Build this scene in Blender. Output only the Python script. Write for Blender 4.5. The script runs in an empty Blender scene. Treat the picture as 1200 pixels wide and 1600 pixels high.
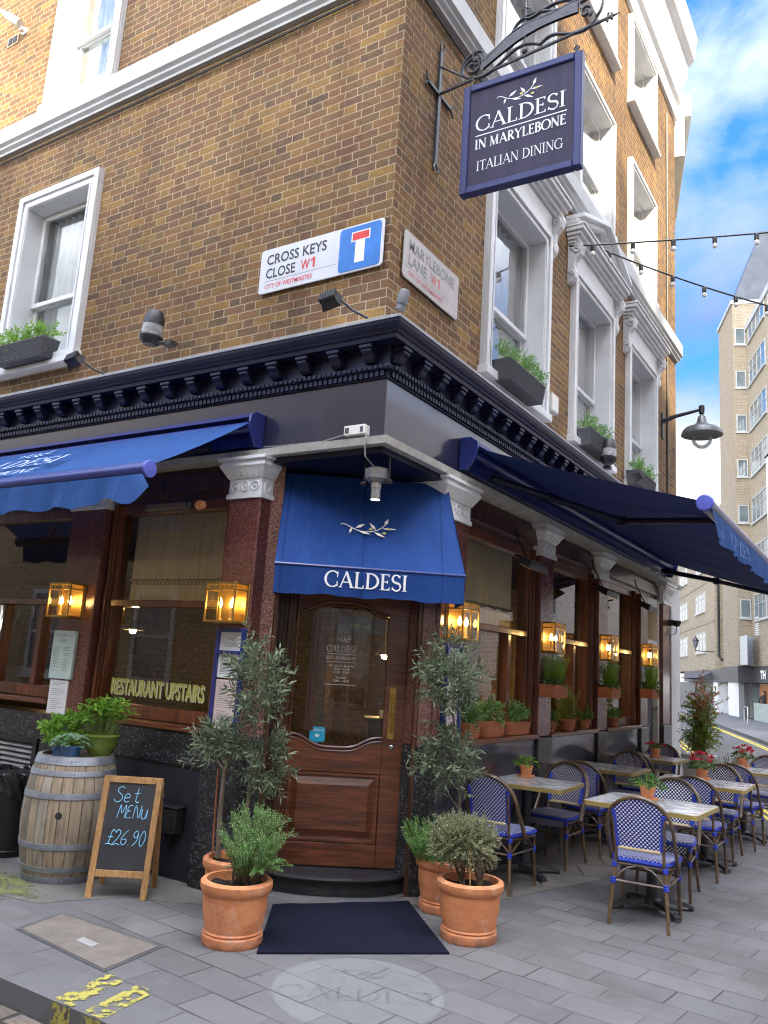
import bpy, bmesh, math, random
from mathutils import Matrix, Vector
random.seed(7)
C = bpy.context.scene.collection
R = math.radians
PI = math.pi
# ---------------------------------------------------------------- camera, sky, sun, exposure
cam_d = bpy.data.cameras.new('camera'); cam = bpy.data.objects.new('camera', cam_d); C.objects.link(cam)
yaw, pitch, roll, FPX = 0.571337, 0.188989, 0.0636995, 1273.25
fw = Vector((-math.sin(yaw)*math.cos(pitch), math.cos(yaw)*math.cos(pitch), math.sin(pitch)))
r0 = Vector((math.cos(yaw), math.sin(yaw), 0)); u0 = r0.cross(fw)
rt = r0*math.cos(roll)+u0*math.sin(roll); up = u0*math.cos(roll)-r0*math.sin(roll)
mw = Matrix((rt, up, -fw)).transposed().to_4x4(); mw.translation = (0, 0, 1.6)
cam.matrix_world = mw
cam_d.sensor_fit = 'VERTICAL'; cam_d.sensor_height = 24; cam_d.lens = FPX/1600*24
cam_d.clip_start = 0.05; cam_d.clip_end = 2000
S = bpy.context.scene; S.camera = cam
S.view_settings.view_transform = 'Standard'; S.view_settings.look = 'None'
S.view_settings.exposure = 3.22; S.view_settings.gamma = 1
S.cycles.use_denoising = True; S.cycles.filter_width = 1.1
S.cycles.max_bounces = 8; S.cycles.transparent_max_bounces = 16; S.cycles.sample_clamp_indirect = 4
sun_dir = Vector((0.55, -0.66, 0.60)).normalized()      # towards the sun
sun_el = math.asin(sun_dir.z); sun_az = math.atan2(sun_dir.x, sun_dir.y)
sl = bpy.data.lights.new('sun', 'SUN'); sl.energy = 1.6; sl.angle = R(0.6); sl.color = (1, .86, .62)
so = bpy.data.objects.new('sun', sl); C.objects.link(so)
so.rotation_euler = (-sun_dir).to_track_quat('-Z', 'Y').to_euler(); so.location = (20, -24, 30)
wd = bpy.data.worlds.new('World'); S.world = wd; wd.use_nodes = True
nt = wd.node_tree; nt.nodes.clear()
def wn(t, **k):
    n = nt.nodes.new(t)
    for a, b in k.items(): setattr(n, a, b)
    return n
sky = wn('ShaderNodeTexSky', sky_type='NISHITA', sun_disc=False, sun_elevation=sun_el, sun_rotation=sun_az)
sky.air_density = 1.0; sky.dust_density = 0.3; sky.ozone_density = 3.0
tc = wn('ShaderNodeTexCoord')
mp = wn('ShaderNodeMapping'); mp.inputs['Scale'].default_value = (1.0, 1.0, 1.7); mp.inputs['Location'].default_value = (2.357, -1.008, 1.927)
nz = wn('ShaderNodeTexNoise'); nz.inputs['Scale'].default_value = 2.6; nz.inputs['Detail'].default_value = 8; nz.inputs['Roughness'].default_value = .56; nz.inputs['Distortion'].default_value = .25
cr = wn('ShaderNodeValToRGB'); cr.color_ramp.elements[0].position = .44; cr.color_ramp.elements[1].position = .74
cr.color_ramp.elements[0].color = (0, 0, 0, 1); cr.color_ramp.elements[1].color = (1, 1, 1, 1)
mx = wn('ShaderNodeMix', data_type='RGBA'); 
dt = wn('ShaderNodeVectorMath', operation='DOT_PRODUCT'); dt.inputs[1].default_value = sun_dir      # clouds are brighter towards the sun
mr = wn('ShaderNodeMapRange'); mr.inputs[1].default_value = -.15; mr.inputs[2].default_value = .8; mr.inputs[3].default_value = 2.2; mr.inputs[4].default_value = 30
cc_ = wn('ShaderNodeMix', data_type='RGBA', blend_type='MULTIPLY'); cc_.inputs['Factor'].default_value = 1; cc_.inputs['B'].default_value = (1, .99, .97, 1)
nt.links.new(tc.outputs['Generated'], dt.inputs[0]); nt.links.new(dt.outputs['Value'], mr.inputs[0]); ze_ = wn('ShaderNodeMapRange'); zs_ = wn('ShaderNodeSeparateXYZ'); mu_ = wn('ShaderNodeMath', operation='MULTIPLY')
for i, v in enumerate((.40, .9, .25, 1.95)): ze_.inputs[i+1].default_value = v
nt.links.new(tc.outputs['Generated'], zs_.inputs[0]); nt.links.new(zs_.outputs[2], ze_.inputs[0]); bk_ = wn('ShaderNodeMapRange'); ad_ = wn('ShaderNodeMath', operation='ADD')
for i, v in enumerate((.22, .385, .6, 0.0)): bk_.inputs[i+1].default_value = v
nt.links.new(zs_.outputs[2], bk_.inputs[0]); nt.links.new(ze_.outputs[0], ad_.inputs[0]); nt.links.new(bk_.outputs[0], ad_.inputs[1]); nt.links.new(mr.outputs[0], mu_.inputs[0]); nt.links.new(ad_.outputs[0], mu_.inputs[1]); nt.links.new(mu_.outputs[0], cc_.inputs['A']); nt.links.new(cc_.outputs['Result'], mx.inputs['B'])
tn_ = wn('ShaderNodeMix', data_type='RGBA', blend_type='MULTIPLY'); tn_.inputs['Factor'].default_value = 1; tn_.inputs['B'].default_value = (.15, .36, .56, 1); hz_ = wn('ShaderNodeMapRange'); hm_ = wn('ShaderNodeMix', data_type='RGBA', blend_type='MULTIPLY'); hm_.inputs['Factor'].default_value = 1
for i, v in enumerate((.15, .65, .42, 1.0)): hz_.inputs[i+1].default_value = v
hs_ = wn('ShaderNodeSeparateXYZ'); nt.links.new(tc.outputs['Generated'], hs_.inputs[0]); nt.links.new(hs_.outputs[2], hz_.inputs[0]); nt.links.new(sky.outputs[0], hm_.inputs['A']); nt.links.new(hz_.outputs[0], hm_.inputs['B']); nt.links.new(hm_.outputs['Result'], tn_.inputs['A'])
sz = wn('ShaderNodeSeparateXYZ'); lo_ = wn('ShaderNodeMapRange'); lo_.interpolation_type = 'SMOOTHSTEP'
for i, v in enumerate((.22, .385, .24, -.02)): lo_.inputs[i+1].default_value = v
low = wn('ShaderNodeMath', operation='ADD')          # cloud banks sit low over the roofs
nt.links.new(tc.outputs['Generated'], sz.inputs[0]); nt.links.new(sz.outputs[2], lo_.inputs[0]); nt.links.new(nz.outputs['Fac'], low.inputs[0]); nt.links.new(lo_.outputs[0], low.inputs[1])
bgn = wn('ShaderNodeBackground'); bgn.inputs['Strength'].default_value = 0.10
wo = wn('ShaderNodeOutputWorld')
for a, b in ((tc.outputs['Generated'], mp.inputs['Vector']), (mp.outputs[0], nz.inputs['Vector']), (low.outputs[0], cr.inputs[0]), (cr.outputs[0], mx.inputs['Factor']), (tn_.outputs['Result'], mx.inputs['A']), (mx.outputs['Result'], bgn.inputs['Color']), (bgn.outputs[0], wo.inputs['Surface'])):
    nt.links.new(a, b)
# ---------------------------------------------------------------- mesh helpers
ORG = {}
class MB:
    def __init__(s): s.v = []; s.f = []; s.m = []; s.t = []; s.xf = None; s.tint = 0.5
    def add(s, vs, fs, mi=0, M=None):
        b = len(s.v); X = M if M is not None else s.xf
        for p in vs:
            p = Vector(p)
            s.v.append(X @ p if X is not None else p)
        for f in fs: s.f.append(tuple(b+i for i in f)); s.m.append(mi); s.t.append(s.tint)
    def poly(s, pts, mi=0, M=None): s.add(pts, [tuple(range(len(pts)))], mi, M)
    def box(s, x0, x1, y0, y1, z0, z1, mi=0, M=None):
        s.add([(x0,y0,z0),(x1,y0,z0),(x1,y1,z0),(x0,y1,z0),(x0,y0,z1),(x1,y0,z1),(x1,y1,z1),(x0,y1,z1)],
              [(0,3,2,1),(4,5,6,7),(0,1,5,4),(1,2,6,5),(2,3,7,6),(3,0,4,7)], mi, M)
    def prism(s, p2, z0, z1, mi=0, M=None):      # plan polygon extruded in z (counter-clockwise)
        n = len(p2)
        s.add([(x,y,z0) for x,y in p2]+[(x,y,z1) for x,y in p2], [tuple(range(n-1,-1,-1)), tuple(range(n,2*n))]+[(i,(i+1)%n,n+(i+1)%n,n+i) for i in range(n)], mi, M)
    def tube(s, pts, r, n=8, closed=False, cap=True, mi=0, M=None, flat=1.0):
        P = [Vector(p) for p in pts]; k = len(P); rr = r if isinstance(r, (list, tuple)) else [r]*k
        vs = []; fs = []; prev = None
        for i in range(k):
            if closed: t = P[(i+1)%k]-P[i-1]
            else: t = P[min(i+1,k-1)]-P[max(i-1,0)]
            if t.length < 1e-9: t = Vector((0,0,1))
            t.normalize()
            if prev is None:
                a = Vector((0,0,1)) if abs(t.z) < .9 else Vector((1,0,0))
                nn = t.cross(a).normalized()
            else:
                nn = prev - t*prev.dot(t)
                if nn.length < 1e-6: nn = t.orthogonal()
                nn.normalize()
            prev = nn; bb = t.cross(nn)
            for j in range(n):
                a = 2*PI*j/n; vs.append(P[i]+nn*(math.cos(a)*rr[i])+bb*(math.sin(a)*rr[i]*flat))
        m = k if closed else k-1
        for i in range(m):
            i2 = (i+1) % k
            for j in range(n): fs.append((i*n+j, i*n+(j+1)%n, i2*n+(j+1)%n, i2*n+j))
        if cap and not closed: fs.append(tuple(range(n-1,-1,-1))); fs.append(tuple((k-1)*n+j for j in range(n)))
        s.add(vs, fs, mi, M)
    def lathe(s, prof, n=32, mi=0, M=None, caps=True):
        k = len(prof); vs = []; fs = []
        for r, z in prof:
            for j in range(n):
                a = 2*PI*j/n; vs.append((r*math.cos(a), r*math.sin(a), z))
        for i in range(k-1):
            for j in range(n): fs.append((i*n+j, i*n+(j+1)%n, (i+1)*n+(j+1)%n, (i+1)*n+j))
        if caps:
            if prof[0][0] > 1e-4: fs.append(tuple(range(n-1,-1,-1)))
            if prof[-1][0] > 1e-4: fs.append(tuple((k-1)*n+j for j in range(n)))
        s.add(vs, fs, mi, M)
    def sweep(s, path, prof, mi=0, cap=True):   # plan path walked with the outside on its right; profile = (out, z) list, closed
        P = [Vector((x,y)) for x,y in path]; k = len(P); n = len(prof); vs = []; fs = []
        for i in range(k):
            ns = []
            for a, b in ((i-1,i),(i,i+1)):
                if a >= 0 and b < k:
                    d = (P[b]-P[a]).normalized(); ns.append(Vector((d.y,-d.x)))
            if len(ns) == 2:
                h = (ns[0]+ns[1]).normalized(); o = h/h.dot(ns[0])
            else: o = ns[0]
            for q, z in prof: vs.append((P[i].x+o.x*q, P[i].y+o.y*q, z))
        for i in range(k-1):
            for j in range(n): fs.append((i*n+j,(i+1)*n+j,(i+1)*n+(j+1)%n,i*n+(j+1)%n))
        if cap: fs.append(tuple(range(n))); fs.append(tuple((k-1)*n+j for j in range(n-1,-1,-1)))
        s.add(vs, fs, mi)
    def sheet(s, fn, nu, nv, mi=0, M=None):
        vs = [fn(i/nu, j/nv) for j in range(nv+1) for i in range(nu+1)]
        fs = [(j*(nu+1)+i, j*(nu+1)+i+1, (j+1)*(nu+1)+i+1, (j+1)*(nu+1)+i) for j in range(nv) for i in range(nu)]
        s.add(vs, fs, mi, M)
    def leaf(s, p, d, nrm, L, W, mi=0):
        d = d.normalized(); sd = d.cross(nrm)
        if sd.length < 1e-4: sd = d.orthogonal()
        sd.normalize(); u = sd.cross(d)
        s.tint = random.random()
        s.add([p, p+d*(L*.45)+sd*(W*.5)+u*(W*.12), p+d*L-u*(L*.08), p+d*(L*.45)-sd*(W*.5)+u*(W*.12)], [(0,1,2),(0,2,3)], mi)
    def build(s, name, mats, parent=None, smooth=False, bevel=0, local=False, loc=None, seg=1, fix=True):
        if not isinstance(mats, (list, tuple)): mats = [mats]
        org = Vector((0,0,0))
        if parent is not None and not local: org = ORG.get(parent.name, Vector((0,0,0)))
        if loc is not None: org = Vector(loc)
        me = bpy.data.meshes.new(name)
        me.from_pydata([tuple(p-org) for p in s.v], [], s.f)
        for m in mats: me.materials.append(m)
        for i, p in enumerate(me.polygons): p.material_index = s.m[i]
        a = me.attributes.new('tint', 'FLOAT', 'FACE')
        a.data.foreach_set('value', s.t[:len(me.polygons)])
        if fix or bevel:
            bm = bmesh.new(); bm.from_mesh(me)
            if fix: bmesh.ops.recalc_face_normals(bm, faces=bm.faces)
            if bevel:
                es = [e for e in bm.edges if len(e.link_faces) == 2 and e.calc_face_angle(0) > .5]
                bmesh.ops.bevel(bm, geom=es, offset=bevel, segments=seg, affect='EDGES', clamp_overlap=True, profile=.6)
            bm.to_mesh(me); bm.free()
        if smooth:
            me.polygons.foreach_set('use_smooth', [True]*len(me.polygons))
            try: me.set_sharp_from_angle(angle=R(40))
            except Exception: pass
        uv = me.uv_layers.new(name='UVMap'); buf = [0.0]*(2*len(me.loops)); vs = me.vertices
        for p in me.polygons:
            n = p.normal; ax, ay, az = abs(n.x), abs(n.y), abs(n.z)
            for li in p.loop_indices:
                c = vs[me.loops[li].vertex_index].co + org
                if az > ax and az > ay: q = (c.x, c.y)
                elif ax > ay: q = (c.y, c.z)
                else: q = (c.x, c.z)
                buf[2*li], buf[2*li+1] = q
        uv.data.foreach_set('uv', buf)
        o = bpy.data.objects.new(name, me); C.objects.link(o)
        if parent is not None:
            o.parent = parent
            ORG[o.name] = org if not local else Vector((0,0,0))
        else:
            o.location = org; ORG[o.name] = org
        return o
def thing(name, label, cat, loc=(0,0,0), rz=0, group=None):
    o = bpy.data.objects.new(name, None); C.objects.link(o); o.empty_display_size = .1
    o.location = loc; o.rotation_euler = (0,0,rz); o['label'] = label; o['category'] = cat
    if group: o['group'] = group
    ORG[o.name] = Vector(loc); return o
def tag(o, label, cat, group=None):
    o['label'] = label; o['category'] = cat
    if group: o['group'] = group
    return o
def struct(o, kind='structure'): o['kind'] = kind; return o
def dup(root, loc, rz, label, group=None):
    r = root.copy(); C.objects.link(r); r.location = loc; r.rotation_euler = (0,0,rz); r['label'] = label
    if group: r['group'] = group
    for ch in list(root.children):
        c = ch.copy(); C.objects.link(c); c.parent = r
        for g in list(ch.children):
            d = g.copy(); C.objects.link(d); d.parent = c
    return r
def frameM(x, y, z=0, rz=0): return Matrix.Translation((x,y,z)) @ Matrix.Rotation(rz, 4, 'Z')
RZ_R = PI/2                      # right hand facade: local x runs along +Y, local y goes into the wall
CH = math.atan2(.59, .807)       # chamfered entrance
M_CH = frameM(-3.98, 5.04, 0, CH)
def ML(x, z=0, y=4.62): return frameM(x, y, z, 0)
def MR(y, z=0, x=-3.06): return frameM(x, y, z, RZ_R)
# ---------------------------------------------------------------- materials
MATS = {}
class NT:
    def __init__(s, name):
        m = bpy.data.materials.new(name); m.use_nodes = True; s.m = m; s.t = m.node_tree; s.t.nodes.clear()
        s.out = s.t.nodes.new('ShaderNodeOutputMaterial'); MATS[name] = m
    def n(s, t, **k):
        n = s.t.nodes.new(t)
        for a, b in k.items(): setattr(n, a, b)
        return n
    def l(s, a, b): s.t.links.new(a, b)
    def val(s, sock, v):
        if hasattr(v, 'is_linked'): s.l(v, sock)
        else: sock.default_value = v
    def math(s, op, a, b=None, c=None, clamp=False):
        n = s.n('ShaderNodeMath', operation=op); n.use_clamp = clamp
        s.val(n.inputs[0], a)
        if b is not None: s.val(n.inputs[1], b)
        if c is not None: s.val(n.inputs[2], c)
        return n.outputs[0]
    def mix(s, f, a, b, blend='MIX'):
        n = s.n('ShaderNodeMix', data_type='RGBA', blend_type=blend); n.clamp_factor = True
        s.val(n.inputs['Factor'], f); s.val(n.inputs['A'], c4(a)); s.val(n.inputs['B'], c4(b)); return n.outputs['Result']
    def noise(s, vec, scale, detail=3, rough=.55, dist=0):
        n = s.n('ShaderNodeTexNoise'); n.inputs['Scale'].default_value = scale; n.inputs['Detail'].default_value = detail
        n.inputs['Roughness'].default_value = rough; n.inputs['Distortion'].default_value = dist
        if vec is not None: s.l(vec, n.inputs['Vector'])
        return n.outputs['Fac']
    def ramp(s, f, stops, interp='LINEAR'):
        n = s.n('ShaderNodeValToRGB'); cr = n.color_ramp; cr.interpolation = interp
        while len(cr.elements) < len(stops): cr.elements.new(.5)
        for e, (p, c) in zip(cr.elements, stops): e.position = p; e.color = c4(c)
        s.l(f, n.inputs[0]); return n.outputs[0]
    def mapr(s, f, a, b, c=0, d=1):
        n = s.n('ShaderNodeMapRange'); s.val(n.inputs[0], f)
        for i, v in enumerate((a,b,c,d)): n.inputs[i+1].default_value = v
        return n.outputs[0]
    def coord(s, which='Object'): return s.n('ShaderNodeTexCoord').outputs[which]
    def mapping(s, vec, scale=(1,1,1), rot=(0,0,0), loc=(0,0,0)):
        n = s.n('ShaderNodeMapping'); n.inputs['Scale'].default_value = scale; n.inputs['Rotation'].default_value = rot; n.inputs['Location'].default_value = loc
        s.l(vec, n.inputs['Vector']); return n.outputs[0]
    def bsdf(s, col, rough=.5, metal=0, h=None, hs=.3, hd=.01, coat=0, spec=.5, emis=None, es=0, cior=1.5):
        b = s.n('ShaderNodeBsdfPrincipled')
        s.val(b.inputs['Base Color'], c4(col)); s.val(b.inputs['Roughness'], rough); b.inputs['Metallic'].default_value = metal
        b.inputs['Coat Weight'].default_value = coat; b.inputs['Coat Roughness'].default_value = .08; b.inputs['Coat IOR'].default_value = cior; b.inputs['Specular IOR Level'].default_value = spec
        if emis is not None: s.val(b.inputs['Emission Color'], c4(emis)); b.inputs['Emission Strength'].default_value = es
        if h is not None:
            bp = s.n('ShaderNodeBump'); bp.inputs['Strength'].default_value = hs; bp.inputs['Distance'].default_value = hd
            s.l(h, bp.inputs['Height']); s.l(bp.outputs[0], b.inputs['Normal'])
        s.l(b.outputs[0], s.out.inputs['Surface']); return b
def c4(c):
    if hasattr(c, 'is_linked'): return c
    return (c[0], c[1], c[2], 1) if len(c) == 3 else tuple(c)
def simple(name, col, rough=.5, metal=0, col2=None, var=.18, vs=6, hs=0, bs=60, coat=0, spec=.5, stretch=(1,1,1), coord='Object', detail=4, cior=1.5):
    t = NT(name); v = t.mapping(t.coord(coord), stretch)
    c2 = col2 if col2 is not None else tuple(min(1, x*(1+var)) for x in col); c1 = col if col2 is not None else tuple(x*(1-var) for x in col)
    f = t.mapr(t.noise(v, vs, detail, .6), .32, .68)
    h = t.noise(v, bs, 4, .6) if hs else None
    t.bsdf(t.mix(f, c1, c2), rough, metal, h, hs, .01, coat, spec, cior=cior); return t.m
def leafmat(name, a, b, tr=.35, rough=.5):
    t = NT(name); at = t.n('ShaderNodeAttribute', attribute_name='tint')
    col = t.mix(at.outputs['Fac'], a, b)
    p = t.bsdf(col, rough, spec=.35); tl = t.n('ShaderNodeBsdfTranslucent'); t.l(col, tl.inputs['Color'])
    mxs = t.n('ShaderNodeMixShader'); mxs.inputs[0].default_value = tr
    t.l(p.outputs[0], mxs.inputs[1]); t.l(tl.outputs[0], mxs.inputs[2]); t.l(mxs.outputs[0], t.out.inputs['Surface']); return t.m
def glassmat(name, tint=(.85,.9,.88), rough=0.0, boost=1.0, ior=1.5, wav=.0):
    t = NT(name); tr = t.n('ShaderNodeBsdfTransparent'); tr.inputs[0].default_value = c4(tint)
    gl = t.n('ShaderNodeBsdfGlossy'); gl.inputs['Roughness'].default_value = rough; gl.inputs[0].default_value = (1,1,1,1)
    fr = t.n('ShaderNodeFresnel'); fr.inputs[0].default_value = ior
    if wav:
        h = t.noise(t.coord('Object'), 3, 2); bp = t.n('ShaderNodeBump'); bp.inputs['Strength'].default_value = wav; bp.inputs['Distance'].default_value = .05
        t.l(h, bp.inputs['Height']); t.l(bp.outputs[0], gl.inputs['Normal'])
    f = t.math('MULTIPLY', fr.outputs[0], boost, clamp=True)
    m = t.n('ShaderNodeMixShader'); t.l(f, m.inputs[0]); t.l(tr.outputs[0], m.inputs[1]); t.l(gl.outputs[0], m.inputs[2]); t.l(m.outputs[0], t.out.inputs['Surface']); return t.m
def emit(name, col, st):
    t = NT(name); e = t.n('ShaderNodeEmission'); e.inputs[0].default_value = c4(col); e.inputs[1].default_value = st; t.l(e.outputs[0], t.out.inputs['Surface']); return t.m
def uvxy(t):
    sp = t.n('ShaderNodeSeparateXYZ'); t.l(t.coord('UV'), sp.inputs[0]); return sp.outputs[0], sp.outputs[1]
def brickmat(name, ramp, mortar, Lu=.3475, Hc=.075, jt=.0055, head=.66, bond='flemish', rough=.85, bump=.7, dirt=.35):
    t = NT(name); u, v = uvxy(t); uvv = t.coord('UV')
    wob = t.math('MULTIPLY', t.math('SUBTRACT', t.noise(uvv, 9, 3), .5), .006)
    vv = t.math('DIVIDE', t.math('ADD', v, wob), Hc); row = t.math('FLOOR', vv); fv = t.math('FRACT', vv)
    par = t.math('MODULO', t.math('ADD', row, 1000), 2)
    uu = t.math('ADD', t.math('DIVIDE', t.math('ADD', u, wob), Lu), t.math('MULTIPLY', par, .5)); cell = t.math('FLOOR', uu); f = t.math('FRACT', uu)
    if bond == 'flemish':
        isH = t.math('GREATER_THAN', f, head)
        du = t.math('MINIMUM', t.math('ABSOLUTE', t.math('SUBTRACT', f, head)), t.math('MINIMUM', f, t.math('SUBTRACT', 1, f)))
        cid = t.math('ADD', cell, t.math('MULTIPLY', isH, .41))
    else:
        du = t.math('MINIMUM', f, t.math('SUBTRACT', 1, f)); cid = cell
    d = t.math('MINIMUM', t.math('MULTIPLY', du, Lu), t.math('MULTIPLY', t.math('MINIMUM', fv, t.math('SUBTRACT', 1, fv)), Hc))
    edge = t.math('ADD', d, t.math('MULTIPLY', t.math('SUBTRACT', t.noise(uvv, 70, 4), .5), .009))
    mk = t.mapr(edge, jt*.75, jt*1.35)
    cb = t.n('ShaderNodeCombineXYZ'); t.l(cid, cb.inputs[0]); t.l(row, cb.inputs[1])
    wn_ = t.n('ShaderNodeTexWhiteNoise', noise_dimensions='2D'); t.l(cb.outputs[0], wn_.inputs['Vector'])
    bc = t.ramp(wn_.outputs['Value'], ramp)
    bc = t.mix(t.mapr(t.noise(uvv, 15, 4, .65), .44, .62, 0, .6), bc, t.mix(.55, bc, (.30,.19,.06)))
    bc = t.mix(t.mapr(t.noise(uvv, 30, 5, .7), .42, .66, 0, .8), bc, t.mix(.62, bc, (.045,.035,.036)))
    bc = t.mix(t.mapr(t.noise(uvv, 62, 4, .7), .45, .66, 0, .5), bc, t.mix(.6, bc, (.36,.27,.14)))
    big = t.mapr(t.noise(uvv, .7, 4, .6), .38, .7, 0, dirt)
    mcol = t.mix(t.noise(uvv, 5, 3), mortar, tuple(x*.72 for x in mortar))
    col = t.mix(mk, mcol, bc); col = t.mix(big, col, t.mix(.8, col, (.35,.3,.26), 'MULTIPLY'))
    stn = t.mapr(t.noise(t.mapping(uvv, (2.2,.35,1)), 1.6, 6, .65), .5, .72, 0, dirt); col = t.mix(stn, col, t.mix(.75, col, (.42,.38,.36), 'MULTIPLY'))
    h = t.math('ADD', t.math('MULTIPLY', mk, .7), t.math('MULTIPLY', t.noise(uvv, 60, 5, .7), .45))
    t.bsdf(col, rough, 0, h, bump, .012, spec=.25); return t.m
stock = brickmat('stock_brick', [(0,(0.079,0.047,0.036)),(.09,(0.179,0.089,0.034)),(.17,(0.134,0.061,0.045)),(.25,(0.273,0.145,0.040)),(.33,(0.099,0.056,0.040)),(.42,(0.212,0.103,0.038)),(.50,(0.149,0.067,0.046)),(.58,(0.307,0.169,0.046)),(.66,(0.119,0.076,0.045)),(.74,(0.179,0.079,0.045)),(.81,(0.258,0.145,0.044)),(.88,(0.094,0.058,0.045)),(.94,(0.228,0.110,0.040)),(1,(0.158,0.073,0.050))], (.47,.365,.23), Hc=.0722, dirt=.6, jt=.0042)
pale = brickmat('pale_brick', [(0,(0.332,0.295,0.231)),(.35,(0.421,0.380,0.304)),(.7,(0.371,0.334,0.261)),(1,(0.277,0.239,0.183))], (.22,.18,.12), Lu=.235, Hc=.10, bond='stretcher', jt=.010, bump=.3, dirt=.08)
tower_brick = brickmat('grey_buff_brick', [(0,(0.324,0.277,0.214)),(.5,(0.389,0.344,0.274)),(1,(0.281,0.238,0.179))], (.2,.165,.12), Lu=.235, Hc=.10, bond='stretcher', jt=.010, bump=.3, dirt=.08)
red_brick = brickmat('red_brick', [(0,(.26,.09,.05)),(.5,(.34,.13,.07)),(1,(.2,.075,.05))], (.6,.55,.46), bump=.4)
yellow_brick = brickmat('yellow_brick', [(0,(.52,.40,.22)),(.4,(.66,.52,.30)),(.75,(.58,.44,.25)),(1,(.4,.29,.17))], (.66,.58,.42), bump=.4)
white = simple('white_paint', (.68,.69,.705), .45, col2=(.58,.59,.60), vs=3, hs=.12, bs=22)
string_paint = simple('string_course_paint', (.44,.45,.465), .5, col2=(.36,.365,.375), vs=2.5, hs=.12, bs=20, stretch=(1,1,.5))
cap_white = simple('capital_paint', (.80,.81,.82), .45, col2=(.70,.71,.71), vs=14)
cream_paint = simple('cream_paint', (.72,.71,.66), .5, var=.06)
navy = simple('navy_gloss_paint', (.010,.012,.034), .36, col2=(.017,.020,.046), vs=5, hs=.06, bs=30, spec=.28)
navy_frieze = simple('navy_board_paint', (.010,.011,.032), .3, col2=(.015,.015,.04), vs=2, hs=.03, bs=10, coat=.9, cior=1.7)
lead = simple('lead_flashing', (.30,.31,.34), .6, col2=(.42,.43,.46), vs=7, hs=.2, bs=18)
concrete = simple('old_ledge_stone', (.32,.31,.28), .85, col2=(.50,.49,.45), vs=9, hs=.4, bs=40)
black_riser = simple('black_painted_brick', (.012,.013,.02), .5, col2=(.022,.023,.032), vs=5, hs=.25, bs=18)
iron = simple('wrought_iron', (.022,.024,.034), .45, col2=(.05,.052,.066), vs=14, hs=.15, bs=70)
castiron = simple('black_cast_iron', (.016,.016,.019), .42, col2=(.034,.034,.037), vs=14, hs=.1, bs=80)
blackplastic = simple('black_plastic', (.013,.013,.014), .42)
darkgrey = simple('dark_grey_paint', (.07,.072,.078), .5)
midgrey = simple('mid_grey_paint', (.26,.26,.26), .55)
steel = simple('brushed_steel', (.45,.46,.48), .32, 1)
brass = simple('aged_brass', (.55,.36,.10), .36, .85, col2=(.40,.25,.07), vs=18)
gold = simple('brass_edge', (.52,.40,.14), .35, .45, col2=(.44,.33,.11), vs=10)
def granite(name, cols, scale=130, rough=.18):
    t = NT(name); o = t.coord('Object'); v = t.n('ShaderNodeTexVoronoi'); v.inputs['Scale'].default_value = scale; t.l(o, v.inputs['Vector'])
    sp = t.n('ShaderNodeSeparateColor'); t.l(v.outputs['Color'], sp.inputs[0])
    c = t.ramp(sp.outputs[0], cols); c = t.mix(t.mapr(t.noise(o, 4, 4), .35, .7, 0, .5), c, t.mix(.7, c, (.4,.33,.33), 'MULTIPLY'))
    t.bsdf(c, rough, coat=.2, spec=.5); return t.m
red_granite = granite('red_granite', [(0,(.08,.032,.028)),(.3,(.13,.045,.036)),(.55,(.165,.06,.046)),(.8,(.20,.078,.06)),(.95,(.25,.12,.095)),(1,(.10,.04,.035))])
pink_granite = granite('pink_granite', [(0,(.06,.03,.028)),(.3,(.2,.09,.075)),(.6,(.27,.13,.105)),(.85,(.34,.19,.16)),(1,(.12,.06,.05))])
black_granite = granite('black_granite', [(0,(.008,.008,.01)),(.55,(.018,.018,.021)),(.8,(.04,.04,.045)),(.93,(.10,.10,.11)),(1,(.2,.2,.21))], 90, .3)
def woodmat(name, a, b, c, scale=9, stretch=(1,1,.06), rough=.32, coat=.25, hs=.12):
    t = NT(name); o = t.mapping(t.coord('Object'), stretch)
    f = t.noise(o, scale, 6, .62, .6); g = t.noise(o, scale*6, 4, .6)
    col = t.ramp(f, [(.3,a),(.5,b),(.7,c)]); col = t.mix(t.mapr(g, .42, .62, 0, .5), col, tuple(x*.45 for x in a))
    t.bsdf(col, rough, 0, g, hs, .004, coat); return t.m
mahogany = woodmat('mahogany', (.06,.019,.008), (.155,.046,.019), (.25,.08,.032), 14)
mahogany_h = woodmat('mahogany_across', (.065,.02,.009), (.165,.05,.02), (.26,.085,.034), 14, (.06,.06,1))
darkwood = woodmat('dark_stained_wood', (.035,.013,.008), (.085,.031,.016), (.14,.052,.026), 12)
oak = woodmat('oiled_oak', (.30,.15,.055), (.42,.23,.09), (.50,.29,.12), 16, (1,1,.08), .5, .05)
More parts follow.
